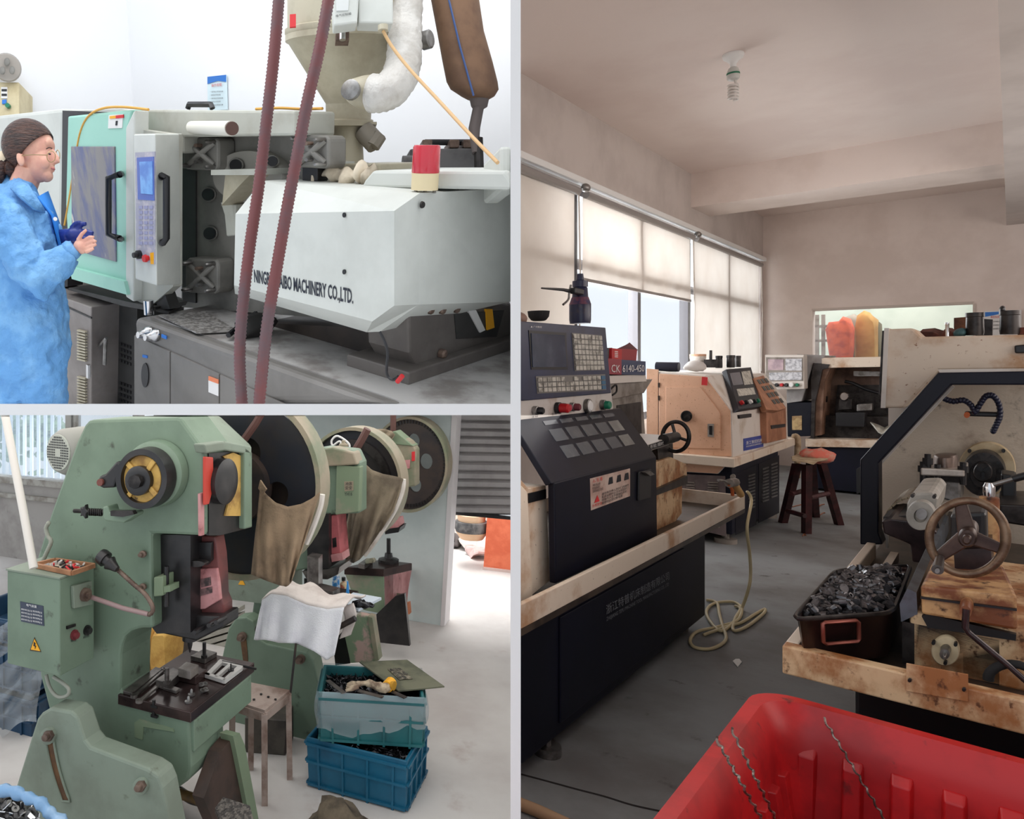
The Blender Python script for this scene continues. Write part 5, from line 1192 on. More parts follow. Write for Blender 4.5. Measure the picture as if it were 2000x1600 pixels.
MB().cyl(c_ + V((0, 0, .02)), c_ + V((0, 0, .085)), .008).revolve(c_ + V((0, 0, .02)), UP, [(0, .015), (.012, .015)], 6).build('clamp_stud', m_blk, label='black stud standing on the clamp bar at the back of the table', cat='stud', smooth=30)
MB().tube([Z(zt1 + .015, 434, 1292), Z(zt1 + .015, 500, 1307)], .005, 6).build('steel_rod', m_blk, smooth=60, label='thin black rod sticking out over the right table edge', cat='rod')
for i, (p0, p1, lab) in enumerate((((262, 1362), (322, 1310), 'long flat wrench on the left of the press table, outer of two'), ((272, 1372), (312, 1340), 'long flat wrench beside the clamp bar, inner of two'))):
    q0, q1 = Z(zt1 + .008, *p0), Z(zt1 + .008, *p1); s_ = (q1 - q0).cross(UP).normalized()
    wr = thing('wrench', lab, 'wrench', 'wrenches on the press table')
    MB().prism([q0 - s_ * .007, q0 + s_ * .007, q1 + s_ * .006, q1 - s_ * .006], UP * .008).build('shank', m_die, wr, bevel=.002)
    for q in (q0, q1): MB().revolve(q, UP, [(0, .014), (.01, .014), (.01, .007), (0, .007)], 12).build('jaw', m_die, wr)
tb(((240, 1355), (258, 1360), (318, 1312), (304, 1308)), .012, 'steel_strip', m_die, 'greasy steel strip along the left edge of the press table', 'strip')
for x, y, kx in ((374, 1358, 'left'), (368, 1372, 'front')):
    c_ = Z(zt1 + .001, x, y)
    MB().revolve(c_, UP, [(0, .014), (.006, .014), (.008, .006), (.02, .005), (.024, .002)], 14).build('punched_part', m_steel, smooth=40, label='small turned stud on the press table, %s of the washer cluster' % kx, cat='machine part', group='loose parts on the press table')
for k in range(7):
    x, y = 388 + 16 * random.random(), 1334 + 18 * random.random(); c_ = Z(zt1 + .003 + .004 * random.random(), x, y)
    MB().revolve(c_, V((random.uniform(-.3, .3), random.uniform(-.3, .3), 1)), [(0, .011), (.004, .011), (.004, .005), (0, .005)], 14).build('washer', m_steel, label='small steel washer in the loose cluster on the press table', cat='washer', group='washers on the press table')
c_ = Z(zt1 + .016, 451, 1311)
MB().revolve(c_, UP, [(0, .013), (.005, .013), (.006, .004), (.03, .003)], 14).build('punched_part', m_blk, smooth=40, label='black pin part standing in the pale die frame', cat='machine part')
tb(((318, 1348), (344, 1356), (352, 1350), (326, 1342)), .012, 'steel_strip', m_die, 'short steel strip lying in front of the slotted clamp bar', 'strip')

# white leaning pole
MB().tube([P(4, 780, 2.85), P(24, 885, 2.78), P(46, 1000, 2.7), P(66, 1110, 2.62)], .0155, 10).build('white_pole', M('white_plastic_pipe', (214, 208, 200), rough=.5), smooth=60, label='white plastic pole leaning behind the electrical cabinet', cat='pole')

# ================= second press
P2 = thing('punch_press', 'green punch press in the middle of the row, half hidden by canvas', 'press', 'punch presses in a row')
a2 = 3.45
pA([(600, 880), (632, 874), (690, 880), (702, 905), (702, 1003), (640, 1006), (640, 1110), (600, 1112), (560, 1120), (560, 1190), (560, 1420), (460, 1420), (520, 1000)], a2 + .05, .12).build('frame', m_pg, P2, bevel=.01)
pA([(626, 878), (648, 874), (690, 884), (698, 908), (628, 912)], a2 + .02, .1).build('head_cover', m_guard, P2, bevel=.008)
dp = pA([(657, 908), (703, 912), (700, 1000), (655, 1006)], a2 + .03, .05).build('head_door', m_pgd, P2, bevel=.004)
pA([(672, 941), (690, 940), (690, 958), (673, 960)], a2 + .027, .006).build('door_plate', m_guard, dp)
text('冲床\n安全', *q3(A, a2 + .024, (674, 957), (688, 956), (674, 942)), m_ink, dp)
text('YH16', *q3(A, a2 + .024, (673, 969), (688, 968), (673, 962)), m_ink, dp)
pA([(596, 1005), (642, 1004), (642, 1110), (602, 1112)], a2 + .02, .2).build('ram_guide', m_blk, P2)
r2 = pA([(641, 1008), (660, 1004), (664, 1060), (666, 1082), (644, 1084)], a2 + .06, .12).build('ram', M('pink_red_ram', (176, 92, 96), (120, 60, 62), 6), P2, bevel=.006)
pA([(646, 1084), (668, 1080), (670, 1094), (648, 1098)], a2 + .05, .1).build('ram_tip', m_pink, P2)
pA([(649, 1052), (656, 1050), (657, 1068), (650, 1070)], a2 + .055, .01).build('ram_plate', m_blk, r2)
bz = 4.0
disc_holes(R3, 688, 948, 95, 108, bz, [], 'flywheel', m_fly, P2, .05)
ring_shell(R3, 688, 948, 78, 90, bz - .03, [(0, 1), (.03, 1), (.03, .82), (0, .8)], 'flywheel_rim', m_dsteel, P2, loop=True)
ring_shell(R3, 688, 948, 95, 108, bz - .02, [(-.1, 1.06), (.04, 1.06), (.04, 1.0), (-.1, 1.0)], 'flywheel_guard', m_guard, P2, loop=True)
tubeA([(691, 885), (706, 860), (718, 838)], a2 + .35, .022, fr=R3).build('guard_strap', M('rust_strap', ()), P2)
MB().tube(smooth_path([A(a2 + .3, x, y) for x, y in ((668, 880), (664, 862), (650, 870), (648, 860), (660, 852), (682, 868), (678, 885))]), .006, 5).build('wire', m_paper, P2, smooth=60)
MB().revolve(A(a2 + .2, 671, 882), UP, [(0, .025), (.04, .025), (.045, .012), (.06, .01)], 14).build('oil_cup', m_guard, P2, smooth=40)
cloth([(702, 884), (712, 905), (726, 918), (748, 926), (770, 930), (780, 932), (788, 936)], [(668, 1078), (672, 1088), (680, 1098), (690, 1100), (704, 1092), (735, 1050), (768, 1000)], a2 + .28, 'canvas_apron', m_canvas2, 'grey brown canvas hung over the middle press flywheel', wav=.03, cat='canvas')
MB().tube(smooth_path([A(a2 + .3, x, y) for x, y in ((789, 936), (786, 960), (770, 1000), (735, 1055), (712, 1085))]), .012, 6).build('guard_edge', m_creamtop, P2, smooth=60)
MB().tube(smooth_path([A(2.78, x, y) for x, y in ((630, 966), (626, 990), (612, 1030), (598, 1062))]), .012, 6).build('guard_edge', m_creamtop, PR, smooth=60)
# second press table, dies
z2 = zOf(A(a2, 640, 1165))
MB().prism([Z(z2, *p) for p in ((555, 1180), (665, 1190), (700, 1170), (600, 1152))], UP * .04).build('table', m_table, P2)
for pix, h, nm in ((((610, 1172), (650, 1180), (664, 1172), (628, 1163)), .06, 'die'), (((600, 1165), (622, 1170), (630, 1160), (610, 1156)), .2, 'die_post')):
    MB().prism([Z(z2 + .04, *p) for p in pix], UP * h).build(nm, m_die, P2)
pA([(590, 1116), (640, 1112), (663, 1108), (660, 1122), (640, 1132), (598, 1130)], a2 + .05, .2).build('upper_die', m_pink if False else m_die, P2)
for x in (597, 612, 622): MB().cyl(A(a2 + .1, x, 1130), A(a2 + .1, x, 1168), .009).build('die_pin', m_blk, P2)
jb = thing('spray_can', 'blue spray can on the middle press table', 'can'); c_ = A(a2 + .35, 656, 1150); k = (c_ - CAM).y / F
MB().revolve(c_, UP, [(0, 7 * k), (24 * k, 7 * k), (27 * k, 5 * k)], 16).build('body', M('blue_can', (50, 130, 196), (220, 226, 230), 30, .5, .6), jb, smooth=40)
MB().revolve(c_ + UP * 27 * k, UP, [(0, 5 * k), (8 * k, 5 * k)], 12).build('cap', m_paper, jb, smooth=40)
jb = thing('glue_bottle', 'small yellowed bottle beside the blue spray can', 'bottle'); c_ = A(a2 + .25, 671, 1158); k = (c_ - CAM).y / F
MB().revolve(c_, UP, [(0, 7 * k), (18 * k, 7 * k), (22 * k, 3.5 * k), (26 * k, 3 * k)], 16).build('body', M('yellowed_bottle', (206, 186, 150), (170, 90, 70), 30, .52, .6), jb, smooth=40)
MB().revolve(c_ + UP * 24 * k, UP, [(0, 4 * k), (6 * k, 4 * k)], 12).build('cap', m_blk, jb, smooth=40)
wtr = thing('parts_board', 'pale blue board with black parts on the middle press', 'board')
MB().prism([Z(z2 + .05, *p) for p in ((664, 1178), (700, 1195), (745, 1172), (690, 1162))], UP * .012).build('board', M('pale_blue_board', (196, 206, 216)), wtr)
MB().blob(Z(z2 + .07, 708, 1181), V((.05, 0, 0)), V((0, .03, 0)), V((0, 0, .015))).noise(.02, 40).build('black_parts', m_scrap, wtr)
gt = thing('glue_tube', 'blue and yellow nozzle bottle on the pale board', 'bottle'); c_ = Z(z2 + .062, 679, 1172)
MB().cyl(c_, c_ + UP * .03, .014).build('body', m_yellow, gt); MB().cyl(c_ + UP * .03, c_ + UP * .09, .009, .003).build('nozzle', M('blue_nozzle', (40, 130, 200)), gt)
# second press foot
a2f = 3.34
f2 = pA([(432, 1290), (446, 1228), (460, 1208), (480, 1206), (494, 1214), (504, 1248), (520, 1258), (600, 1275), (612, 1290), (624, 1345), (632, 1470), (420, 1430)], a2f, .1).build('foot_plate', m_pg, P2, bevel=.008)
pA([(468, 1240), (474, 1236), (480, 1242), (484, 1285), (484, 1302), (476, 1300), (472, 1270)], a2f - .003, .01).build('slot', M('rust_slot', ()), f2)
for x, y in ((474, 1243), (588, 1287)):
    ring_shell(R3, x, y, 9, 9, a2f, [(-.01, 1), (.015, 1), (.015, .6), (.04, .55)], 'nut', m_bolt3, f2, 12)
pA([(676, 1215), (700, 1200), (722, 1205), (738, 1292), (684, 1296), (672, 1240)], 3.7, .05).build('far_foot', M('flaking_green', (126, 144, 116), (190, 160, 150), 7, .5, .6, rough=.7), P2, bevel=.006)
pA([(718, 1204), (727, 1207), (740, 1290), (732, 1292)], 3.68, .06).build('far_foot_rib', m_guard, P2)
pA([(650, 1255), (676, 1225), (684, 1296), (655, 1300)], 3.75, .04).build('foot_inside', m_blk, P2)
pA([(400, 1120), (560, 1115), (560, 1185), (440, 1170)], a2 + .02, .2).build('lower_frame', m_pg2, P2)
tr2 = pA([(465, 1142), (472, 1130), (478, 1143)], a2 + .015, .004).build('warning_triangle', m_yellow, P2)
# white towel on a rail
def towel(s, t):
    top = [(512, 1172), (530, 1160), (560, 1164), (600, 1182), (640, 1190), (672, 1186)]
    bot = [(497, 1250), (520, 1250), (548, 1256), (580, 1256), (614, 1272), (652, 1300)]
    x = s * 5; i = min(int(x), 4); q = x - i
    tx, ty = top[i][0] * (1 - q) + top[i + 1][0] * q, top[i][1] * (1 - q) + top[i + 1][1] * q
    bx, by = bot[i][0] * (1 - q) + bot[i + 1][0] * q, bot[i][1] * (1 - q) + bot[i + 1][1] * q
    if s > .93 : by -= 20 * (s - .93) / .07
    return A(3.0 + .025 * math.sin(s * 22) * t, tx * (1 - t) + bx * t, ty * (1 - t) + by * t)
m_towel = M('white_towel', (246, 245, 248), (236, 234, 240), 9, rough=1, bump=.8, bscale=160)
tw = thing('white_towel', 'white towel draped over the rail of the middle press', 'towel')
MB().grid(towel, 34, 18).build('front_fold', m_towel, tw, smooth=180, solid=.008)
def towel2(s, t):
    p = towel(s, 0.0); return p + U * (.2 * t) + UP * (.02 * math.sin(t * 3.1) + .012 * math.sin(s * 19 + t * 6) * t) + RR * (.03 * t)
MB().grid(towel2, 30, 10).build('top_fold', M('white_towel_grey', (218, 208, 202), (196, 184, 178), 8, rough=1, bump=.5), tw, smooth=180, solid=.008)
def towel3(s, t): return A(3.08, 668 + 22 * s + 6 * math.sin(t * 4), 1186 + 62 * t - 8 * s)
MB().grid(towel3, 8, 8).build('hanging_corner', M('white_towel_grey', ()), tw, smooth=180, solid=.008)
MB().tube([A(3.05, 500, 1228), A(3.05, 600, 1258), A(3.05, 694, 1208)], .014, 6).build('towel_rail', m_flyb, P2, smooth=60)
MB().tube([A(3.0, 578, 1258), A(3.0, 566, 1365), A(3.0, 556, 1472)], .006, 6).build('steel_rod', m_flyb, smooth=60, label='thin dark rod leaning upright beside the rusty stool', cat='rod')

# ================= third press
P3 = thing('punch_press', 'small looking green punch press farthest back against the pale wall', 'press', 'punch presses in a row')
a3_ = 4.55
hd3 = pA([(752, 850), (770, 845), (800, 862), (812, 878), (812, 950), (790, 953), (752, 940)], a3_, .1).build('head', m_guard, P3, bevel=.01)
pA([(756, 846), (772, 842), (808, 872), (770, 868), (752, 856)], a3_ - .01, .12).build('head_cover', m_pgd, P3, bevel=.006)
pA([(804, 883), (810, 882), (810, 900), (804, 901)], a3_ - .005, .01).build('red_tag', m_redink, hd3)
pA([(782, 900), (801, 898), (800, 915), (783, 917)], a3_ - .005, .01).build('plate', m_pink, hd3)
pA([(750, 1018), (777, 1014), (780, 1028), (768, 1040), (752, 1042)], a3_ + .05, .12).build('ram', m_pink, P3)
pA([(752, 1034), (782, 1030), (778, 1040), (752, 1044)], a3_ + .04, .14).build('ram_block', m_blk, P3)
disc_holes(R3, 800, 906, 73, 88, 4.95, [(809, 861, 12), (833, 901, 13), (812, 947, 12), (776, 861, 12), (770, 947, 12)], 'flywheel', m_flyb, P3, .04)
ring_shell(R3, 800, 906, 73, 88, 4.95, [(-.1, 1.06), (.05, 1.06), (.05, 1.0), (-.1, 1.0)], 'flywheel_guard', m_guard, P3, loop=True)
gm = MB()
for i in range(72):
    an = i * 2 * math.pi / 72
    gm.prism([A(4.92, 800 + 73 * r_ * math.cos(an + d), 906 + 88 * r_ * math.sin(an + d)) for r_, d in ((.9, -.022), (.97, -.014), (.97, .014), (.9, .022))], U * .03)
gm.build('gear_teeth', m_blk, P3, kind='stuff')
tubeA([(768, 845), (768, 800)], 4.7, .02, fr=R3).build('guard_strap', M('rust_strap', ()), P3)
cloth([(732, 838), (750, 838), (765, 842), (772, 850)], [(716, 850), (735, 858), (752, 862), (760, 864)], 4.5, 'canvas_scrap', m_canvas2, 'scrap of canvas on top of the farthest press', wav=.02, n=12, m=6, cat='canvas')
z3 = zOf(A(a3_, 750, 1112)); 
tbl = [(672, 1108), (750, 1112), (805, 1100), (742, 1093)]
MB().prism([Z(z3, *p) for p in tbl], -UP * .05).build('table', m_table, P3, bevel=.004)
pA([(674, 1122), (750, 1125), (750, 1200), (700, 1190), (684, 1150)], a3_ + .0, .2).build('table_front', m_pgd, P3, bevel=.004)
bb3 = bOf(A(a3_, 750, 1150))
pB([(750, 1122), (805, 1110), (798, 1150), (795, 1180), (752, 1215)], bb3, -.05).build('table_side', m_pink, P3, bevel=.004)
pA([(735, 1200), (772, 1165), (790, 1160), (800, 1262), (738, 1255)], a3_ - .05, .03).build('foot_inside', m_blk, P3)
pB([(786, 1160), (794, 1165), (802, 1252), (800, 1268), (792, 1268)], bb3 + .06, -.04).build('foot_rib', m_guard, P3)
MB().cyl(Z(z3, 759, 1098), Z(z3, 759, 1098) + UP * .16, .014).revolve(Z(z3, 759, 1098), UP, [(0, .07), (.02, .07), (.03, .03), (.06, .025)], 12).build('clamp_stud', m_blk, P3)
MB().prism([Z(z3 + .002, *p) for p in ((700, 1110), (712, 1112), (728, 1100), (716, 1099))], UP * .03).build('clamp_bar', m_die, P3)
MB().tube(smooth_path([Z(z3 + .01, 718, 1098), Z(z3 + .1, 718, 1096), Z(z3 + .13, 726, 1095), Z(z3 + .1, 730, 1094)]), .016, 6).build('hook', m_guard, P3, smooth=60)
pA([(790, 1180), (798, 1178), (800, 1200), (792, 1202)], AW3 - .1, .05).build('brick_piece', M('orange_brick', (206, 128, 92)), label='piece of orange brick at the foot of the pale wall', cat='brick')

# ---- rusty stool with a box under it
SO = thing('metal_stool', 'rusty square metal stool beside the middle press', 'stool')
zq = zOf(A(2.78, 515, 1390)); 
tops = [(470, 1340), (566, 1352), (518, 1392), (470, 1385)]
tp_ = [Z(zq, *p) for p in ((452, 1372), (517, 1393), (566, 1353), (490, 1338))]
m_rs = M('rusty_sheet', (166, 148, 138), (120, 96, 84), 7, rough=.6)
MB().prism(tp_, UP * .012).build('seat', m_rs, SO)
for i in range(4):
    p, q = tp_[i], tp_[(i + 1) % 4]; MB().prism([p, q, q - UP * .035, p - UP * .035], (q - p).cross(UP).normalized() * .006).build('apron', m_rs, SO)
cen = sum(tp_, V()) / 4
for p in tp_:
    q = cen + (p - cen) * .96; q2 = cen + (p - cen) * 1.0; q2.z = FZ
    d_ = V((.013, .013, 0)); e_ = V((.013, -.013, 0))
    MB().prism([q2 - d_, q2 + e_, q2 + d_, q2 - e_], (q - UP * .005) - q2).build('leg', m_rs, SO)
random.seed(4)
MB().box(Z(FZ, 478, 1470), V((.2, -.03, 0)), V((.04, .16, 0)), V((0, 0, .17))).build('wooden_box', M('dark_crate_wood', (84, 78, 70), (60, 54, 50), 8), bevel=.004, label='dark wooden box under the rusty stool', cat='box')
for k in range(5):
    c_ = Z(zq + .014, 482 + 14 * k, 1362 + 6 * math.sin(k * 2.1)); MB().revolve(c_, UP, [(0, .006), (.004, .006), (.004, .003)], 8).build('washer', m_blk, label='tiny dark part scattered on the rusty stool', cat='machine part', group='parts on the rusty stool')

# ---- crates
def crate(name, quad, h, mat, lab, taper=.96, ribs=4):
    """quad: four floor corners near-left, near-right, far-right, far-left"""
    t = thing(name, lab, 'crate', 'stacked crates on the right'); cn = sum(quad, V()) / 4
    th = .012
    def cor(s_, z): return [cn + (V((p.x, p.y, 0)) - V((cn.x, cn.y, 0))) * s_ + UP * (z) for p in quad]
    MB().loft([cor(taper, 0), cor(taper + (1 - taper) * .9, h * .9), cor(1, h * .92), cor(1, h), cor(.94, h), cor(.93, h * .9), cor(.9, .012)]).build('shell', mat, t, bevel=.004)
    for i in range(4):
        p0, p1 = quad[i], quad[(i + 1) % 4]; out_ = (p1 - p0).cross(UP).normalized()
        for k in range(ribs):
            s_ = (k + .5) / ribs
            b0_ = cn + (p0 + (p1 - p0) * s_ - cn) * (taper + .005); t0_ = cn + (p0 + (p1 - p0) * s_ - cn) * .995
            d_ = (p1 - p0).normalized() * .005
            MB().prism([b0_ - d_, b0_ + d_, t0_ + d_ + UP * h * .9, t0_ - d_ + UP * h * .9], out_ * .01).build('rib', mat, t)
        for zz in (.04, .5, .86):
            f_ = taper + (1 - taper) * zz
            q0, q1 = cn + (p0 - cn) * f_ + UP * h * zz, cn + (p1 - cn) * f_ + UP * h * zz
            MB().prism([q0, q1, q1 + UP * .011, q0 + UP * .011], out_ * .012).build('rib_band', mat, t)
    return t
aC = aOf(Z(FZ, 795, 1590)); bC1 = bOf(Z(FZ, 795, 1590)); bC0 = bOf(A(aC, 598, 1535)); hC = zOf(A(aC, 600, 1440)) - FZ
q1_ = [pt(aC, bC0, FZ), pt(aC, bC1, FZ), pt(aC + .34, bC1, FZ), pt(aC + .34, bC0, FZ)]
crate('plastic_crate', q1_, hC, m_teal, 'blue ribbed plastic crate at the bottom of the stack on the right')
zU = FZ + hC + .004
pn_ = [Z(zU, *p) for p in ((622, 1450), (829, 1464))]
dU = V((pn_[1] - pn_[0]).cross(UP)).normalized()
if dU.y < 0: dU = -dU
hU = zOf(PLN(pn_[0], pn_[1], pn_[0] + UP)(620, 1352)) - zU
q2_ = [pn_[0], pn_[1], pn_[1] + dU * .3, pn_[0] + dU * .3]
for q in q2_: q.z = zU
crate('plastic_crate', q2_, hU, m_teal2, 'green teal crate wrapped in clear plastic on top of the stack')
cU = sum(q2_, V()) / 4
def inner(q, z, s_=.9): 
    c_ = sum(q, V()) / 4; o = [c_ + (p - c_) * s_ for p in q]
    for p in o: p.z = z
    return o
def scrap_mound(q, z, nm, lab, seed):
    o = inner(q, z, .9)
    random.seed(seed); mb = MB()
    mb.grid(lambda s, t: (o[0] * (1 - s) + o[1] * s) * (1 - t) + (o[3] * (1 - s) + o[2] * s) * t + UP * (.02 * math.sin(math.pi * s) * math.sin(math.pi * t)), 10, 10)
    for k in range(700):
        s, t = random.random(), random.random()
        c_ = (o[0] * (1 - s) + o[1] * s) * (1 - t) + (o[3] * (1 - s) + o[2] * s) * t + UP * (.02 * math.sin(math.pi * s) * math.sin(math.pi * t) + random.uniform(0, .012))
        e_ = [V((random.gauss(0, 1), random.gauss(0, 1), random.gauss(0, .6))).normalized() for _ in range(2)]
        w_, l_ = random.uniform(.004, .009), random.uniform(.008, .02)
        mb.prism([c_ - e_[0] * l_ - e_[1] * w_, c_ + e_[0] * l_ - e_[1] * w_, c_ + e_[0] * l_ + e_[1] * w_, c_ - e_[0] * l_ + e_[1] * w_], e_[0].cross(e_[1]) * .003)
    mb.build(nm, m_scrap, kind='stuff', label=lab, cat='metal scrap')
scrap_mound(q1_, FZ + hC - .035, 'metal_scrap', 'black metal scrap filling the blue lower crate', 1)
scrap_mound(q2_, zU + hU - .05, 'metal_scrap', 'black metal scrap filling the plastic wrapped crate', 2)
# plastic wrap
m_wrap = sheer('cloudy_wrap', (196, 212, 218), tr=.74, gloss=.12)
loop = []
for i in range(4):
    p, q = q2_[i], q2_[(i + 1) % 4]
    for k in range(12): loop.append(p + (q - p) * (k / 12))
random.seed(11); jit = [random.uniform(-1, 1) for _ in loop]
def wrap(s, t):
    i = int(round(s * 48)) % 48
    p = cU + (loop[i] - cU) * (1.03 + .05 * math.sin(math.pi * min(t * 1.1, 1)) + .02 * jit[i] * t + .012 * math.sin(i * 1.9 + t * 7) * t)
    return V((p.x, p.y, zU + hU + .006 - t * (hU * .72 + .012 * jit[(i + 5) % 48] + .03 * math.sin(i * .4))))
MB().grid(wrap, 48, 10).build('plastic_wrap', m_wrap, smooth=180, label='clear cloudy plastic sheet folded round the upper crate', cat='plastic sheet')
# lid board, gloves, strips on top
zL = zU + hU + .008
MB().prism([Z(zL, *p) for p in ((778, 1352), (868, 1343), (795, 1291), (702, 1295))], UP * .006).build('cover_board', M('dirty_green_board', (104, 104, 84), (76, 78, 62), 7, rough=.7), label='dirty green sheet lying across the upper crate', cat='board')
bp = [Z(zL + .009, *p) for p in ((780, 1328), (806, 1326), (782, 1306), (757, 1307))]
lbp = MB().prism(bp, UP * .001).build('stencil_label', M('faded_stencil', (140, 132, 112), (90, 84, 70), 60, .45, .55), label='faded printed label on the dirty green sheet', cat='label')
text('冲压件\n合格品\n数量', bp[0] + UP * .002, bp[1] - bp[0], bp[3] - bp[0], m_ink, lbp)
for k, (p0, p1, lab) in enumerate((((640, 1330), (672, 1355), 'dark metal strip across the left rim of the upper crate'), ((700, 1350), (748, 1363), 'dark metal strip under the work glove'), ((766, 1352), (792, 1364), 'short dark metal strip at the right of the glove'))):
    q0, q1 = Z(zL, *p0), Z(zL, *p1); s_ = (q1 - q0).cross(UP).normalized() * .011
    MB().prism([q0 - s_, q0 + s_, q1 + s_, q1 - s_], UP * .004).build('metal_strip', m_die, label=lab, cat='strip', group='strips on the upper crate')
gl = thing('work_glove', 'dirty white work glove with a yellow cuff on the upper crate', 'glove')
gc = [Z(zL + .02, x, y) for x, y in ((696, 1338), (715, 1334), (735, 1340), (750, 1344), (760, 1338))]
MB().tube(smooth_path(gc, 5), [.012] * 6 + [.018] * 6 + [.022] * 5 + [.024] * 4, 10).noise(.006, 30).build('palm', M('grubby_glove', (196, 178, 152), (120, 100, 84), 18, rough=.95), gl, smooth=180)
for k in range(4):
    MB().tube([Z(zL + .02, 700, 1336 + k * 2), Z(zL + .014, 688, 1334 + k * 4), Z(zL + .008, 678 - k, 1337 + 4 * k)], [.009, .009, .006], 7).build('finger', M('grubby_glove', ()), gl, smooth=180)
MB().tube([Z(zL + .022, 756, 1342), Z(zL + .022, 764, 1334)], [.025, .027], 12).build('cuff', m_yellow, gl, smooth=60)
MB().tube([Z(zL + .03, 758, 1336), Z(zL + .03, 770, 1340)], [.01, .02], 10).build('second_cuff', M('ochre_cuff', (190, 140, 40)), gl, smooth=60)
# crumpled rag at the bottom edge
MB().blob(Z(FZ + .03, 655, 1610), V((.13, 0, 0)), V((0, .1, 0)), V((0, 0, .075)), 24, 16).noise(.045, 13).noise(.015, 40).build('crumpled_rag', M('dark_brown_rag', (104, 92, 76), (66, 58, 48), 10, rough=.95, bump=.6), smooth=180, label='crumpled dark brown rag on the floor at the bottom edge', cat='rag')

# ---- far left: crates in plastic
for k, (y0, y1, lab) in enumerate(((1215, 1262, 'topmost dark blue crate at the left edge behind the cabinet'), (1268, 1352, 'blue crate in plastic under the topmost one at the left edge'), (1362, 1450, 'plastic wrapped blue crate third from the top at the left edge'), (1452, 1545, 'lowest blue crate at the left edge behind the foot plate'))):
    zt0_, zt1_ = zOf(A(2.75, 30, y1)), zOf(A(2.75, 30, y0)); qd_ = [pt(2.75, bOf(A(2.75, -80, 1300)), zt0_), pt(2.75, bOf(A(2.75, 62, 1300)), zt0_), pt(3.1, bOf(A(2.75, 62, 1300)), zt0_), pt(3.1, bOf(A(2.75, -80, 1300)), zt0_)]
    cr_ = crate('plastic_crate', qd_, zt1_ - zt0_, M('deep_blue_crate', (30, 66, 96), (24, 52, 76), 4, rough=.45), lab); cr_['group'] = 'stacked crates on the left'
m_wrap2 = sheer('clear_film', (200, 208, 210), tr=.82, gloss=.12)
def film(s, t):
    return A(2.68 + .02 * math.sin(s * 9 + t * 6) + .012 * math.sin(t * 23), -20 + 97 * s + 6 * math.sin(t * 5), 1300 + 150 * t - 45 * s + 8 * math.sin(s * 7))
MB().grid(film, 16, 18).build('plastic_sheet', m_wrap2, smooth=180, label='clear plastic film hanging over the crates at the left edge', cat='plastic sheet')
def film2(s, t):
    return A(2.7 + .02 * math.sin(s * 9 + t * 6), -20 + 92 * s, 1225 + 60 * t - 25 * s + 5 * math.sin(s * 9))
MB().grid(film2, 14, 8).build('plastic_sheet', m_wrap2, smooth=180, label='clear plastic film over the topmost crate at the left edge', cat='plastic sheet')
# blue bag with stamped parts
bgc = [A(1.75, x, y) for x, y in ((-40, 1555), (10, 1544), (45, 1555), (75, 1568), (100, 1590), (125, 1610))]
m_bag = M('pale_blue_bag', (126, 166, 206), (160, 192, 222), 8, .5, .7, rough=.3)
MB().tube(smooth_path(bgc, 5), [.018 + .004 * math.sin(i * 1.7) for i in range(26)], 10).noise(.006, 25).build('blue_bag', m_bag, smooth=180, label='pale blue plastic bag of stamped parts at the bottom left corner', cat='bag')
random.seed(21)
stp = [MB().box((-.014, -.01, -.002), (.028, 0, 0), (0, .02, 0), (0, 0, .004)).build('stamped_part', m_chrome, noclip=True, bevel=.002), MB().revolve((0, 0, 0), (0, 0, 1), [(0, .013), (.004, .013), (.004, .005), (0, .005)], 8).build('stamped_part', m_steel, noclip=True)]
quadb = [A(1.62, -30, 1680), A(1.62, 115, 1680), A(1.85, 70, 1590), A(1.85, -30, 1572)]
zb_ = sum((q.z for q in quadb)) / 4
heap(90, quadb, A(1.75, 40, 1600).z - .02, .025, stp, 'shiny stamped part heaped in the pale blue bag', 'machine part', 'stamped parts in the blue bag', .0, .01, scale=1.0)
MB().prism([q + V((0, 0, -.0)) for q in [V((p.x, p.y, A(1.75, 40, 1600).z - .05)) for p in quadb]], V((0, 0, .03))).build('stamped_parts', m_scrap, kind='stuff', label='lower layer of stamped parts in the blue bag', cat='metal scrap')
# sacks and panels seen through the throat
for x0, x1, lab in ((272, 302, 'yellow sack seen through the throat of the foreground press, left one'), (302, 338, 'yellow sack seen through the throat of the foreground press, right one')):
    q = [A(3.6, x, y) for x, y in ((x0, 1235), (x0 + 4, 1228), (x1 - 4, 1226), (x1, 1235), (x1 - 1, 1290), (x1 - 5, 1312), (x0 + 4, 1308), (x0 + 1, 1290))]
    md = sum(q, V()) / 8
    MB().loft([[md + (p - md) * s_ + U * d_ for p in q] for s_, d_ in ((.8, -.06), (1, 0), (1, .1), (.8, .15))]).noise(.012, 12).build('yellow_sack', M('yellow_sackcloth', (214, 170, 92), (186, 140, 70), 9, rough=.95, bump=.6), smooth=60, label=lab, cat='sack')
for k in range(6):
    y = 1212 + 13 * k
    MB().prism([A(4.2, x, yy) for x, yy in ((345, y + 18), (450, y - 14), (450, y - 5), (345, y + 27))], U * .2).build('grey_panel', M('grey_panel', (170, 166, 156), (150, 146, 136), 6, rough=.7), label=ORD[k] + ' grey panel from the top in the stack behind the foreground press', cat='panel', group='grey panels stacked behind the press')
MB().prism([A(3.7, x, y) for x, y in ((338, 1236), (352, 1232), (352, 1300), (340, 1312))], U * .1).build('dark_board', m_flyb, label='dark board upright beside the yellow sacks', cat='board')

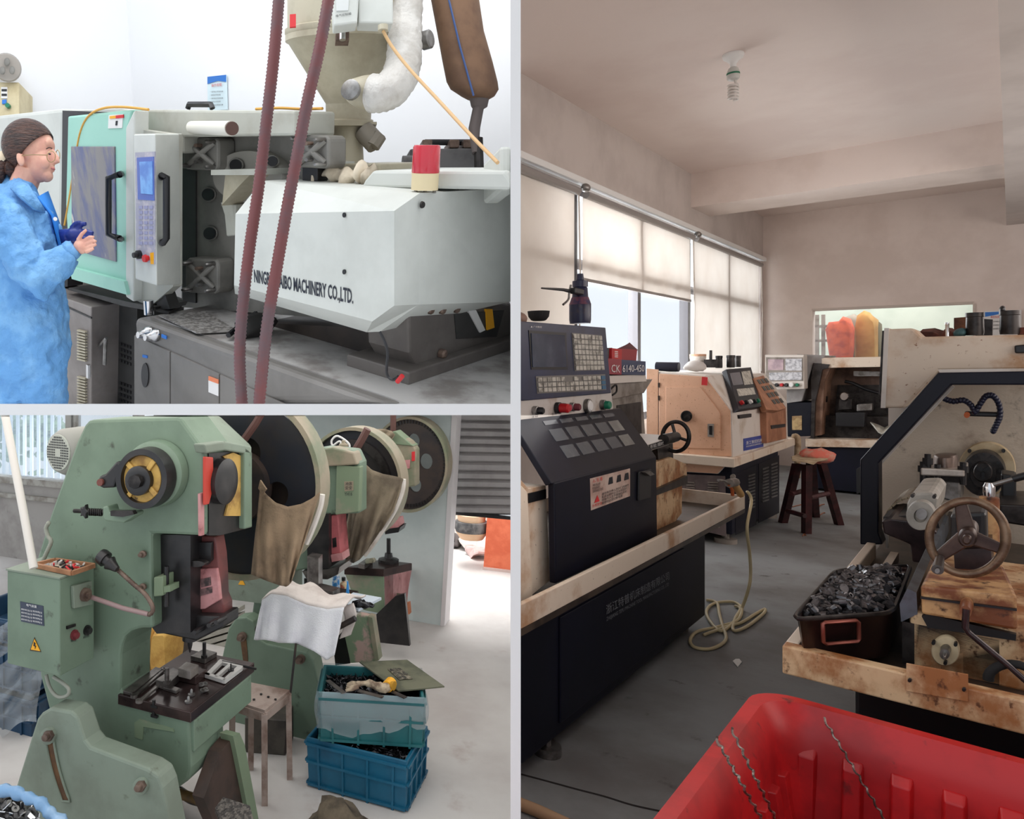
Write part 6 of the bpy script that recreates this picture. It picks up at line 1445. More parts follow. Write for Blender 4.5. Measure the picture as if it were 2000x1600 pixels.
# ================================================================== UPPER LEFT ROOM: the moulding shop
ROOM[0] = 1
HZ = 265.0
dn = V((0, 1, -(CY + F * F / (CY - HZ) - CY) / F)).normalized()
UP1 = -dn
u1 = ray(2226, HZ).normalized(); l1 = ray(-754, HZ).normalized()
R1 = Fr(u1, -l1, UP1, CAM)
A, B, Z, pt = R1.A, R1.B, R1.Z, R1.pt
U, RR, UPL = R1.u, R1.r, R1.w
def co(p): return R1.co(p)
aBed = co(P(460, 690, 2.9))[0]; zBed = co(P(460, 690, 2.9))[2]
m_mint = M('mint_door_paint', (156, 206, 190), (146, 198, 182), 2, rough=.45)
m_mg = M('moulder_grey', (178, 178, 168), (160, 156, 144), 4, .45, .75, rough=.5)
m_mw = M('moulder_white', (206, 208, 202), (196, 198, 192), 3, rough=.5)
m_md = M('platen_grey', (126, 123, 117), (106, 103, 98), 5, rough=.5)
m_mdd = M('platen_dark', (54, 53, 52), (40, 39, 38), 5, rough=.55)
m_cab = M('cabinet_grey', (124, 120, 116), (112, 108, 104), 3, rough=.4, metal=.15)
m_bedt = M('dusty_bed_top', (172, 169, 166), (126, 120, 116), 5, .42, .66, rough=.55)
m_hop = M('hopper_cream', (186, 178, 156), (162, 152, 130), 4, rough=.5)
m_whitewall = M('bright_white_wall', (246, 246, 248), rough=.9)
# ---- shell
cw = co(P(253, 100, 6.2))
st('wall_rear', MB().fbox(R1, cw[0], cw[0] + .1, cw[1] - 8, cw[1] + 14, -4, 6), m_whitewall)
st('wall_side', MB().fbox(R1, cw[0] - 6.5, cw[0], cw[1] - .1, cw[1], -4, 6), m_whitewall)
m_mark = M('wall_smudge', (196, 192, 186), rough=.9)
# notice
ng = thing('wall_notice', 'small blue headed notice on the white wall above the moulding machine', 'notice')
aN = cw[0] - .02
pA([(405, 150), (441, 146), (443, 214), (406, 216)], aN, .01).build('board', M('pale_blue_sheet', (222, 240, 246)), ng)
pA([(405, 150), (441, 146), (441, 160), (425, 158), (405, 164)], aN - .006, .004).build('header', m_blueink, ng)
def qA1(a, p0, p1, p3): o = A(a, *p0); return o, A(a, *p1) - o, A(a, *p3) - o
text('操作规程', *qA1(aN - .01, (413, 170), (433, 168), (413, 164)), m_redink, ng)
for k in range(5): text('一 操作前必须检查设备', *qA1(aN - .01, (410, 181 + 6.5 * k), (436 - 5 * (k % 2), 180 + 6.5 * k), (410, 178 + 6.5 * k)), m_ink, ng)
# ---- beige unit at the far left edge
BU = thing('hopper_dryer', 'beige control unit with a grey fan housing at the far left edge', 'dryer')
d_ = 5.4
MB().revolve(P(14, 132, d_), (P(14, 132, d_) - CAM), [(-.12, .09), (-.1, .1), (.05, .1), (.08, .08)], 28).build('fan_housing', M('fan_grey', (164, 156, 148), rough=.5), BU, smooth=40)
for k in range(3):
    an = k * 2.094 + .5
    q = P(14 + 11 * math.cos(an), 132 + 11 * math.sin(an), d_ - .14); MB().blob(q, V((.022, 0, 0)), V((0, .01, 0)), V((0, 0, .03))).build('fan_slot', m_md, BU, smooth=60)
MB().prism([P(x, y, d_) for x, y in ((-30, 160), (37, 160), (37, 245), (-30, 245))], V((0, .3, 0))).build('cabinet', M('beige_cabinet', (214, 200, 164), (196, 180, 142), 5), BU, bevel=.01)
MB().prism([P(x, y, d_ - .01) for x, y in ((2, 170), (14, 170), (14, 192), (2, 192))], V((0, .01, 0))).build('meter', m_paper, BU)
for y in (174, 183): MB().prism([P(x, yy, d_ - .015) for x, yy in ((3, y), (13, y), (13, y + 4), (3, y + 4))], V((0, .01, 0))).build('display', m_black, BU)
MB().revolve(P(17, 208, d_ - .01), V((0, -1, 0)), [(0, .018), (.03, .017)], 12).build('green_button', m_green, BU)
MB().prism([P(x, yy, d_ - .015) for x, yy in ((4, 195), (12, 194), (12, 202), (4, 203))], V((0, .01, 0))).build('blue_switch', m_blueink, BU)

# ================= injection moulding machine
IM = thing('injection_moulder', 'large white injection moulding machine filling the upper room', 'moulding machine')
aI = aBed + .08
aD = aBed + .12
# bed
bR = co(A(aBed, 1010, 800))[1] + .9; bL = co(A(aBed, 262, 640))[1]
MB().fbox(R1, aBed, aBed + 1.3, bL, bR, zBed - 1.2, zBed).build('bed', m_cab, IM, bevel=.03, seg=3)
MB().fbox(R1, aBed + .06, aBed + 1.3, bL + .05, bR, zBed - .02, zBed + .004).build('bed_top', m_bedt, IM)
for x0, x1, nm in ((262, 331, 'cabinet_door'), (333, 427, 'cabinet_door'), (429, 620, 'cabinet_door')):
    y0, y1 = 655 + (x0 - 262) * .46, 655 + (x1 - 262) * .46
    dd = pA([(x0, y0), (x1, y1), (x1, 950), (x0, 930)], aBed - .008, .012).build(nm, m_cab, IM, bevel=.003)
    if x0 == 262: discA(284, 733, 7, aBed - .01, [(0, 1), (.004, 1)], ry=24, fr=R1).build('oval_grip', m_black, dd)
pA([(278, 693), (287, 695), (287, 700), (278, 698)], aBed - .012, .006).build('blue_label', m_blueink, IM)
pA([(407, 735), (426, 742), (426, 774), (407, 766)], aBed - .012, .004).build('warning_label', m_paper, IM)
pA([(407, 735), (426, 742), (426, 750), (407, 743)], aBed - .014, .004).build('warning_header', M('orange_header', (226, 130, 90)), IM)
for x, y in ((291, 650), (305, 655)):
    discA(x, y, 7, aBed - .005, [(0, 1), (.02, .9), (.03, .6), (.06, .5)], ry=13, fr=R1, n=18).build('water_coupling', m_chrome, IM, smooth=40)
pA([(315, 653), (324, 657), (324, 663), (315, 659)], aBed - .008, .006).build('blue_label', m_blueink, IM)
# dark gap and left cabinet
pA([(172, 560), (268, 600), (268, 900), (172, 870)], aBed + .22, .3).build('dark_recess', m_mdd, IM)
for yy in (668, 745):
    for r_ in range(4):
        for c_ in range(4):
            x, y = 233 + 6 * c_, yy + 11 * r_ + 2.2 * c_
            pA([(x, y), (x + 4, y + 1.5), (x + 4, y + 7), (x, y + 5.5)], aBed + .215, .006).build('vent_hole', m_black, IM)
lc_ = pA([(-60, 520), (178, 600), (178, 900), (-60, 800)], aBed + .05, .4).build('left_cabinet', M('stainless_cabinet', (140, 132, 128), (120, 112, 108), 3, rough=.35, metal=.2), IM, bevel=.006)
pA([(130, 598), (178, 620), (178, 623), (130, 601)], aBed + .045, .006).build('seam', m_black, lc_)
for y0 in (644, 735):
    for k in range(11):
        pA([(150, y0 + 5.6 * k), (166, y0 + 4 + 5.6 * k), (166, y0 + 7 + 5.6 * k), (150, y0 + 3 + 5.6 * k)], aBed + .035, .02).build('louvre', m_hop, lc_)
pA([(168, 712), (172, 714), (172, 740), (168, 738)], aBed + .035, .02).build('lock_handle', m_chrome, lc_)
MB().tube([A(aBed + .1, 182, 690), A(aBed + .1, 208, 660)], .01, 6).build('rod', m_steel, IM); MB().tube([A(aBed + .1, 204, 712), A(aBed + .1, 206, 662)], .01, 6).build('rod', m_steel, IM)
# clamp housing (left, white), door, post, top
pA([(-60, 232), (122, 212), (122, 222), (116, 560), (-60, 560)], aD + .1, 1.0).build('clamp_cover', m_mw, IM, bevel=.02)
pA([(124, 218), (238, 213), (258, 216), (258, 240), (124, 250)], aD + .12, .9).build('door_header', m_mw, IM)
pA([(122, 216), (200, 219), (136, 226), (132, 560), (118, 562)], aD + .06, .1).build('door_gap', m_black, IM)
dr_ = pA([(132, 227), (258, 214), (250, 250), (248, 575), (222, 570), (136, 540), (128, 400)], aD - .02, .06).build('safety_door', m_mint, IM, bevel=.01)
pA([(136, 522), (242, 550), (248, 576), (140, 545)], aD - .05, .05).build('door_foot', m_mint, dr_)
m_win = M('dirty_window_reflections', (128, 124, 124), (86, 92, 130), 5, .42, .62, rough=.2, c3=(196, 188, 180), s3=9, lo3=.6, hi3=.7, stretch=(1.6, 1.6, .35))  # dirty pane with upright reflections painted into its colour as streaks
pA([(138, 286), (223, 286), (226, 512), (140, 488)], aD - .028, .012).build('door_window', m_win, dr_, bevel=.004)
hb = MB().tube([A(aD - .03, 236, 340), A(aD - .11, 234, 341), A(aD - .12, 212, 348), A(aD - .12, 212, 400), A(aD - .12, 212, 458), A(aD - .11, 234, 466), A(aD - .03, 236, 467)], .016, 8).build('door_handle', m_black, dr_, smooth=60)
ls_ = pA([(212, 225), (240, 223), (238, 250), (211, 251)], aD - .024, .006).build('safety_label', m_paper, dr_)
pA([(226, 225.5), (240, 224), (240, 230), (226, 231.5)], aD - .027, .006).build('label_header', m_redink, ls_)
pA([(214, 227), (226, 225.5), (226, 231), (214, 232)], aD - .027, .006).build('label_corner', m_yellow, ls_)
pA([(226, 236), (229, 236), (228, 245), (225, 245)], aD - .027, .006).build('label_figure', m_ink, ls_)
pA([(245, 250), (262, 214), (262, 250), (260, 590), (245, 580)], aD - .03, .08).build('door_post', m_mw, IM, bevel=.008)
pA([(135, 562), (252, 590), (300, 600), (296, 608), (240, 598), (132, 566)], aD - .01, .2).build('door_sill', m_mdd, IM)
pA([(258, 214), (575, 216), (575, 265), (357, 268), (357, 300), (256, 300), (252, 250)], aD + .12, .22).build('clamp_top', m_mg, IM, bevel=.01)
pA([(250, 250), (338, 262), (338, 560), (292, 600), (252, 580)], aD + .02, .05).build('inner_panel', m_mg, IM)
# platen
pl1 = pA([(355, 266), (615, 262), (615, 620), (355, 600)], aD + .3, .1).build('platen', m_md, IM)
pA([(357, 330), (382, 334), (382, 592), (357, 588)], aD + .29, .02).build('platen_side', m_mdd, pl1)
discA(500, 345, 74, aD + .31, [(0, 1), (.05, 1), (.06, .97)], ry=52, fr=R1, n=40).build('platen_ring', M('machined_ring', (150, 146, 138), rough=.4), pl1, smooth=40)
for x, y, r_ in ((407, 380, 12), (410, 456, 12), (461, 323, 12), (533, 315, 10)):
    discA(x, y, r_, aD + (.29 if x < 450 else .24), [(0, 1.25), (.006, 1.2), (.006, .95), (-.0, .95)], fr=R1, n=20).build('bolt_hole_rim', m_md, pl1)
    discA(x, y, r_, aD + (.283 if x < 450 else .235), [(0, 1), (.004, 1)], fr=R1, n=20).build('bolt_hole', m_black, pl1)
def tie_plate(x0, y0, x1, y1, dx=0):
    cx, cy = (x0 + x1) / 2, (y0 + y1) / 2
    t = pA([(x0 + 6, y0), (x1 - 6, y0 + 3), (x1, y0 + 9), (x1, y1 - 8), (x1 - 6, y1), (x0 + 6, y1 - 3), (x0, y1 - 9), (x0, y0 + 6)], aD + .2, .1).build('tie_bar_plate', m_md, IM, bevel=.012)
    for x, y in ((x0 + 11, y0 + 9), (x1 - 9, y0 + 11), (x1 - 9, y1 - 9), (x0 + 11, y1 - 11)):
        discA(x, y, 5, aD + .2, [(0, 1), (.04, .9), (.05, .5)], fr=R1, n=10).build('plate_bolt', m_steel, t, smooth=40)
    for s_ in (-1, 1):
        MB().tube([A(aD + .195, x0 + 8, cy - s_ * (y1 - y0) * .32), A(aD + .17, cx, cy), A(aD + .195, x1 - 8, cy + s_ * (y1 - y0) * .32)], .012, 6).build('cross_rib', m_md, t, smooth=60)
    discA(cx, cy - 16, 4, aD + .18, [(0, 1), (.03, .9)], fr=R1, n=8).build('plate_bolt', m_bolt3, t); discA(cx, cy + 16, 4, aD + .18, [(0, 1), (.03, .9)], fr=R1, n=8).build('plate_bolt', m_steel, t)
tie_plate(358, 266, 426, 334); tie_plate(361, 504, 426, 575); tie_plate(576, 262, 642, 330)
# console
cA = aBed + .0
csl = A(cA, 262, 262)
bo1 = co(A(cA, 304, 400))[1]
con1 = MB().loft([[A(cA, x, y) for x, y in ((261, 262), (303, 261), (306, 558), (264, 545))], [A(cA + .2, x, y) for x, y in ((315, 262), (357, 261), (357, 556), (318, 553))]]).build('console', m_mw, IM, bevel=.006)
con_p = PLN(A(cA, 261, 262), A(cA, 303, 261), A(cA, 264, 545)); 
cp = con_p.prism([(264, 298), (302, 296), (303, 516), (266, 508)], .006, .003).build('console_panel', M('mauve_panel', (164, 162, 176), (190, 184, 190), 20, .45, .6, rough=.4), con1)
con_p.prism([(267, 308), (300, 306), (301, 392), (269, 390)], .005, .006).build('screen_bezel', M('blue_bezel', (90, 110, 180), rough=.3), cp)
con_p.prism([(272, 316), (297, 315), (298, 380), (275, 378)], .005, .009).build('screen', M('lit_screen', (120, 170, 226), (90, 130, 200), 14, rough=.2), cp)
for r_ in range(8):
    for c_ in range(3):
        x, y = 271 + 10 * c_, 402 + 10 * r_
        con_p.prism([(x, y), (x + 7, y), (x + 7, y + 6), (x, y + 6)], .003, .006).build('membrane_key', M('key_mauve', (150, 150, 180) if True else (), rough=.4), cp)
nn = con_p.n if con_p.n.dot(CAM - con_p.p) > 0 else -con_p.n
c_ = con_p(275, 497, .0); MB().revolve(c_, nn, [(0, .02), (.02, .02), (.02, .014), (.04, .012)], 14).build('selector', m_black, con1, smooth=40)
c_ = con_p(291, 504, .0); con_p.prism([(293, 494), (300, 493), (300, 516), (294, 516)], .004, .004).build('stop_plate', m_yellow, con1); MB().revolve(c_, nn, [(0, .012), (.015, .012), (.015, .018), (.028, .016)], 16).build('stop_button', m_red, con1, smooth=40)
csP = PLN(A(cA, 303, 261), A(cA + .2, 357, 261), A(cA, 306, 558))
n2 = csP.n if csP.n.dot(CAM - csP.p) > 0 else -csP.n
MB().tube([csP(315, 346, 0), csP(316, 344, .05), csP(325, 346, .055), csP(325, 400, .055), csP(325, 466, .055), csP(318, 474, .05), csP(316, 474, 0)], .016, 8).build('grab_handle', m_black, con1, smooth=60)
pA([(292, 556), (316, 556), (332, 604), (310, 604)], aBed + .15, .06).build('console_post', m_mdd, IM); MB().prism([Z(zBed + .01, *p) for p in ((304, 608), (330, 614), (350, 604), (322, 600))], UPL * .012).build('post_base', m_mdd, IM)
# pipe, handle, things on the clamp end
MB().cyl(A(aD + .11, 375, 249), A(aD - .1, 452, 251), .027, n=20).build('discharge_pipe', M('dirty_white_pipe', (222, 218, 206)), IM, smooth=40)
MB().cyl(A(aD - .099, 452, 251), A(aD - .104, 454, 251), .0245, n=20).build('pipe_mouth', M('rust_brown_dark', (84, 58, 50)), IM)
MB().tube([A(aD + .3, 367, 212), A(aD + .3, 369, 204), A(aD + .3, 412, 204), A(aD + .3, 415, 212)], .014, 6).build('lifting_handle', m_black, IM, smooth=60)
MB().tube(smooth_path([A(aD - .02, x, y) for x, y in ((126, 440), (135, 390), (146, 320), (156, 262), (172, 228), (200, 212), (240, 209), (290, 214))]), .006, 7).build('yellow_cable', M('ochre_cable', (214, 160, 70)), IM, smooth=60)
MB().tube(smooth_path([A(aD + .35, x, y) for x, y in ((500, 213), (545, 211), (590, 213), (630, 212))]), .006, 6).build('ochre_cable', M('ochre_cable', ()), IM, smooth=60)
# bits on the bed
pA([(376, 578), (434, 577), (434, 602), (376, 603)], aBed + .5, .12).build('blue_block', M('blue_casting', (52, 72, 110), (40, 56, 86), 6), IM, bevel=.008)
pA([(398, 584), (412, 584), (412, 597), (398, 597)], aBed + .49, .02).build('block_socket', m_black, IM)
pA([(430, 570), (470, 570), (470, 600), (430, 600)], aBed + .62, .1).build('blue_beam', M('blue_casting', ()), IM)
MB().prism([Z(zBed + .012, *p) for p in ((310, 618), (384, 652), (465, 648), (400, 610))], UPL * .006).build('tread_plate', M('tread_plate', (164, 160, 156), (120, 116, 112), 40, .45, .55, rough=.4, metal=.2), IM)
MB().tube([Z(zBed + .03, 446, 655), Z(zBed + .05, 500, 612)], .012, 6).build('pry_bar', m_black, smooth=60, label='black bar lying on the machine bed behind the hoses', cat='bar')
MB().cyl(Z(zBed, 283 + 8, 614), Z(zBed, 291, 614) + UPL * .07, .025).build('steel_knob', m_chrome, IM, smooth=40)
MB().blob(Z(zBed + .05, 500, 635), U * .12, RR * .05, UPL * .05).noise(.03, 14).build('hose_tangle', m_mdd, smooth=60, label='dark tangle of fittings on the bed behind the hoses', cat='fittings')
# nozzle guard beside the platen
pA([(412, 332), (500, 330), (500, 342), (412, 342)], aD + .1, .35).build('guard_shelf', m_mg, IM)
pA([(440, 342), (488, 342), (470, 360), (432, 402), (434, 398)], aD + .14, .2).build('feed_chute', m_hop, IM)
pA([(430, 395), (460, 400), (460, 460), (442, 462), (438, 420)], aD + .2, .06).build('chute_plate', m_mg, IM, bevel=.006)
# injection cover
ib = aI + .14
bE = co(A(ib, 820, 480))[1]
Fp = {'f1': A(aI, 460, 418), 'f2': A(aI, 770, 412), 'f3': A(aI, 770, 597), 'f4': A(aI, 727, 628), 'f5': A(aI, 457, 557),
      't1': A(ib, 512, 353), 't2': A(ib, 820, 377), 'c3': A(ib, 818, 595), 'd1': A(aI + .07, 459, 574), 'd2': A(aI + .07, 716, 649), 'd3': A(aI + .1, 742, 648),
      'e1': B(bE, 1010, 367), 'e2': B(bE, 1010, 589)}
fm = MB()
for ids in (('f1', 'f2', 'f3', 'f4', 'f5'), ('t1', 't2', 'f2', 'f1'), ('t2', 'c3', 'f3', 'f2'), ('f5', 'f4', 'd2', 'd1'), ('f4', 'f3', 'c3', 'd3', 'd2'), ('t2', 'e1', 'e2', 'c3')):
    fm.poly([Fp[i] for i in ids])
dep = U * 1.0
t1b, e1b = Fp['t1'] + dep * .5, Fp['e1']
fm.poly([Fp['t1'], Fp['t1'] + U * .75, Fp['e1'], Fp['t2']])
fm.poly([Fp['d1'], Fp['d2'], Fp['d3'], Fp['c3'], Fp['e2'], Fp['d1'] + U * .7])
fm.poly([Fp['f1'], Fp['t1'], Fp['t1'] + U * .75, Fp['d1'] + U * .7, Fp['d1'], Fp['f5']])
fm.poly([Fp['t1'] + U * .75, Fp['e1'], Fp['e2'], Fp['d1'] + U * .7])
ic = fm.build('injection_cover', m_mw, IM)
for x, y in ((673, 420), (673, 531)): discA(x, y, 3, aI - .002, [(0, 1), (.004, 1)], ry=5, fr=R1, n=10).build('screw_hole', m_black, ic)
for y in (400, 584): 
    MB().revolve(B(bE, 824, y), RR, [(0, .012), (.006, .01)], 10).build('screw', m_dsteel, ic)
o_ = A(aI - .001, 497, 556)
text('NINGBO HAIBO MACHINERY CO.,LTD.', o_, A(aI - .001, 690, 599) - o_, A(aI - .001, 496, 526) - o_, M('black_vinyl', (30, 34, 48), rough=.5), ic, bold=.022)
# raised deck, beacon
dk = [B(bE - .25, x, y) for x, y in ((720, 332), (1010, 331), (1010, 372), (700, 368))]
MB().prism([A(ib + .12, x, y) for x, y in ((712, 352), (728, 333), (985, 334), (1010, 372), (705, 366))], U * .4).build('raised_deck', m_mw, IM, bevel=.01)
be = thing('warning_beacon', 'red warning beacon on a cream base on the moulding machine', 'beacon')
bc = A(ib + .05, 829, 371); k = (bc - CAM).y / F
MB().revolve(bc, UPL, [(0, 26 * k), (28 * k, 26 * k), (32 * k, 27 * k)], 28).build('base', M('cream_plastic', (226, 208, 168)), be, smooth=40)
MB().revolve(bc, UPL, [(32 * k, 26 * k), (34 * k, 27 * k), (80 * k, 26 * k), (84 * k, 24 * k)], 28).build('lens', M('red_lens', (196, 36, 54), rough=.2, coat=.5), be, smooth=40)
for dx in (-18, 0, 18): MB().cyl(bc + V((dx * k, -.01, -.012)), bc + V((dx * k, -.01, .004)), .006).build('foot', m_steel, be)
MB().prism([P(x, y, 2.3) for x, y in ((977, 286), (1010, 284), (1010, 371), (977, 371))], V((0, .2, 0))).build('junction_box', m_mw, IM, bevel=.01)
# support under the cover
bP = bE - .05; bS = co(Z(zBed, 790, 757))[1]; m_br = M('bronze_grey_casting', (104, 98, 94), (88, 82, 78), 5, rough=.5)
pB([(798, 604), (1010, 592), (1010, 712), (838, 752), (830, 748), (800, 690)], bP, -.2).build('pedestal', m_br, IM, bevel=.01)
pB([(888, 614), (985, 606), (970, 658), (892, 662)], bP + .004, -.02).build('pedestal_window', m_mdd, IM)
pB([(915, 607), (930, 606), (948, 645), (938, 650)], bP + .01, -.02).build('white_pipe', m_paper, IM); pB([(950, 604), (962, 604), (966, 640), (952, 645)], bP + .01, -.02).build('yellow_strip', m_yellow, IM)
a_s = co(Z(zBed, 768, 745))[0]
MB().fbox(R1, a_s, a_s + 1.2, bS - .3, bS, zBed, zBed + .05).build('slide_plate', m_br, IM, bevel=.006)
pA([(490, 630), (800, 645), (800, 705), (490, 660)], aI + .3, .3).build('carriage', M('brown_black', (62, 52, 46), (44, 38, 34), 5), IM)
for x, y in ((860, 690), (835, 603), (858, 603), (886, 601)): MB().revolve(B(bP + .002, x, y), RR, [(0, .018), (.02, .018), (.025, .01)], 8).build('bolt', m_bolt3, IM)
MB().tube(smooth_path([A(aI - .05, x, y) for x, y in ((742, 648), (752, 668), (757, 690), (756, 730), (768, 742), (778, 735))]), .005, 5).build('thin_cable', m_black, IM, smooth=60)
MB().cyl(A(aI - .05, 776, 746), A(aI - .05, 786, 734), .008).build('red_clip', m_red, IM)
# hopper
HP = thing('hopper', 'cream conical material hopper standing on the injection unit', 'hopper')
hc = A(ib + .45, 678, 330); k = (hc - CAM).y / F
def pr(L): return [(h * k, r * k) for h, r in L]
MB().revolve(hc, UPL, pr([(0, 42), (12, 42), (12, 33), (16, 32), (40, 30), (70, 30), (78, 34), (80, 48), (90, 48), (92, 44)]), 28).build('throat', m_hop, HP, smooth=40)
MB().revolve(hc + UPL * 92 * k, UPL, pr([(0, 43), (26, 44), (28, 44), (134, 116), (136, 121), (146, 121), (147, 118)]), 44).build('cone', m_hop, HP, smooth=40)
MB().revolve(hc + UPL * 238 * k, UPL, pr([(0, 120), (3, 122), (10, 122), (12, 117), (120, 117)]), 44).build('drum', m_hop, HP, smooth=40)
MB().prism([P(x, y, (hc - CAM).y - .36) for x, y in ((566, 28), (578, 27), (578, 52), (566, 53))], V((0, .01, 0))).build('red_label', m_redink, HP)
cb1 = thing('control_box', 'white control box hanging on the hopper', 'control box')
dcb = (hc - CAM).y - .58
MB().prism([P(x, y, dcb) for x, y in ((648, -20), (702, -20), (698, 44), (652, 50))], V((0, .07, 0))).build('door', m_mw, cb1, bevel=.006)
MB().prism([P(x, y, dcb + .03) for x, y in ((700, -20), (768, -20), (768, 46), (700, 44))], V((0, .07, 0))).build('case', m_mw, cb1, bevel=.006)
MB().prism([P(x, y, dcb - .004) for x, y in ((656, -10), (682, -10), (680, 20), (657, 21))], V((0, .004, 0))).build('diagram', M('pale_grey_sheet', (206, 208, 206)), cb1)
o_ = P(656, 34, dcb - .002); text('电气控制箱', o_, P(686, 29, dcb - .002) - o_, P(656, 29, dcb - .002) - o_, m_ink, cb1)
MB().cyl(P(669, 54, dcb + .1), P(669, 78, dcb + .1), .012).build('latch', m_chrome, HP); MB().prism([P(x, y, dcb + .12) for x, y in ((656, 62), (682, 62), (682, 78), (656, 78))], V((0, .05, 0))).build('hinge_block', m_bolt3, HP)
MB().cyl(P(748, 50, dcb), P(748, 60, dcb), .018).build('gland', m_hop, cb1)
MB().tube(smooth_path([P(748, 60, dcb), P(765, 90, dcb), P(800, 135, dcb - .05), P(860, 200, dcb - .15), P(920, 265, dcb - .3), P(972, 318, dcb - .45)]), .006, 7).build('cable', M('tan_cable', (206, 168, 120)), cb1, smooth=60)
# white duct
du = thing('flexible_duct', 'white wrapped flexible duct curving into the hopper', 'duct')
dd_ = (hc - CAM).y - .46
path = smooth_path([P(795, -30, dd_ + .1), P(791, 40, dd_ + .1), P(790, 100, dd_ + .05), P(784, 140, dd_), P(770, 168, dd_ - .05), P(748, 182, dd_ - .07), P(724, 182, dd_ - .05)], 7)
MB().tube(path, [.064 + .004 * (i % 2) for i in range(len(path))], 20).noise(.004, 18).build('duct', M('white_duct_wrap', (206, 202, 196), (184, 178, 170), 9, rough=.5, bump=.8, bscale=20, bdist=.02), du, smooth=180)
MB().tube([P(728, 183, dd_ - .05), P(708, 181, dd_ - .03), P(690, 178, dd_)], [.066, .06, .045], 20).build('collar', m_hop, du, smooth=60)
MB().revolve(P(688, 178, dd_ - .1), V((-.5, -.86, 0)), [(0, .034), (.02, .036), (.022, .03)], 20).build('gauge', m_steel, du, smooth=40)
MB().revolve(P(826, 80, dd_ + .1), V((.8, -.6, 0)), [(0, .035), (.03, .035), (.035, .03)], 16).build('clamp_knob', m_steel, du, smooth=40)
# valve on the throat
vl = MB().tube([P(710, 255, (hc - CAM).y - .1), P(735, 282, (hc - CAM).y - .12)], .045, 12).build('side_port', M('grey_brown_casting', (132, 124, 112)), HP, smooth=40)
MB().tube([P(728, 286, (hc - CAM).y - .14), P(742, 264, (hc - CAM).y - .14)], .03, 8).build('port_flange', M('grey_brown_casting', ()), HP, smooth=40)
MB().prism([P(x, y, (hc - CAM).y - .12) for x, y in ((630, 236), (736, 238), (736, 243), (630, 242))], V((0, .2, 0))).build('slide_gate', m_hop, HP)
MB().prism([A(ib + .3, x, y) for x, y in ((660, 320), (742, 320), (742, 334), (656, 334))], U * .3).build('mounting_plate', m_hop, HP, bevel=.006)
# rag, small box near the hopper
MB().tube(smooth_path([A(ib + .18, x, y) for x, y in ((622, 345), (645, 340), (675, 346), (705, 340), (722, 346))]), [.03 + .012 * math.sin(i * 1.1) for i in range(25)], 12).noise(.02, 16).build('cotton_rag', M('cream_rag', (222, 208, 186), (190, 174, 152), 10, rough=.95), smooth=180, label='cream cotton rag bundled at the foot of the hopper', cat='rag')
rb_ = thing('relay_block', 'small black and white relay block beside the cream rag', 'relay')
pA([(590, 326), (620, 326), (620, 354), (590, 355)], ib + .14, .06).build('body', m_black, rb_, bevel=.004); pA([(596, 308), (618, 309), (618, 326), (595, 326)], ib + .15, .05).build('top', M('cream_plastic', ()), rb_, bevel=.004)
pA([(624, 315), (660, 316), (660, 330), (624, 330)], ib + .3, .1).build('white_case', m_mw, label='small pale case behind the relay block', cat='case')
# grey valve block behind the deck
VB = thing('valve_block', 'grey hydraulic valve block behind the red beacon', 'valve block')
MB().prism([P(x, y, 3.2) for x, y in ((800, 290), (930, 288), (940, 330), (806, 330))], V((0, .25, 0))).build('block', M('valve_grey', (112, 110, 110), (92, 90, 90), 8), VB, bevel=.01)
MB().cyl(P(786, 318, 3.15), P(815, 318, 3.15), .03).build('solenoid', M('valve_grey', ()), VB, smooth=40)
for x in (825, 878, 905): MB().prism([P(xx, y, 3.2) for xx, y in ((x, 272), (x + 20, 272), (x + 20, 288), (x, 288))], V((0, .12, 0))).build('port', m_bolt3, VB, bevel=.006)
MB().tube([P(830, 278, 3.25), P(920, 278, 3.25)], .014).build('link_pipe', m_black, VB)
# brown cloth sleeve
SL = thing('dust_sleeve', 'brown cloth dust sleeve hanging at the right with a tied neck', 'sleeve')
ds = 3.0
def srow(y, x0, x1, dep): 
    n = 20; c0 = (x0 + x1) / 2; r_ = (x1 - x0) / 2
    return [P(c0 + r_ * math.cos(2 * math.pi * i / n), y + 4 * math.sin(2 * math.pi * i / n), ds + dep * math.sin(2 * math.pi * i / n)) for i in range(n)]
MB().loft([srow(-40, 834, 930, .1), srow(60, 853, 945, .1), srow(120, 864, 962, .1), srow(160, 872, 972, .1), srow(175, 880, 974, .1), srow(188, 900, 966, .08), srow(194, 912, 955, .05)]).build('sleeve', M('brown_sleeve_cloth', (128, 98, 76), (104, 78, 62), 5, rough=.85), SL, smooth=60)
MB().loft([srow(190, 916, 956, .05), srow(208, 920, 952, .04), srow(212, 923, 945, .03), srow(250, 915, 938, .03), srow(300, 922, 934, .02)]).build('neck', M('grey_neck_cloth', (110, 100, 98), rough=.9), SL, smooth=60)
MB().tube([P(872, -20, ds - .11), P(898, 90, ds - .11), P(925, 187, ds - .1)], .004, 6).build('blue_cord', M('blue_cord', (70, 96, 150)), SL, smooth=60)
MB().tube([P(934, 270, ds), P(936, 330, ds)], .02, 8).build('stem', m_dsteel, SL)
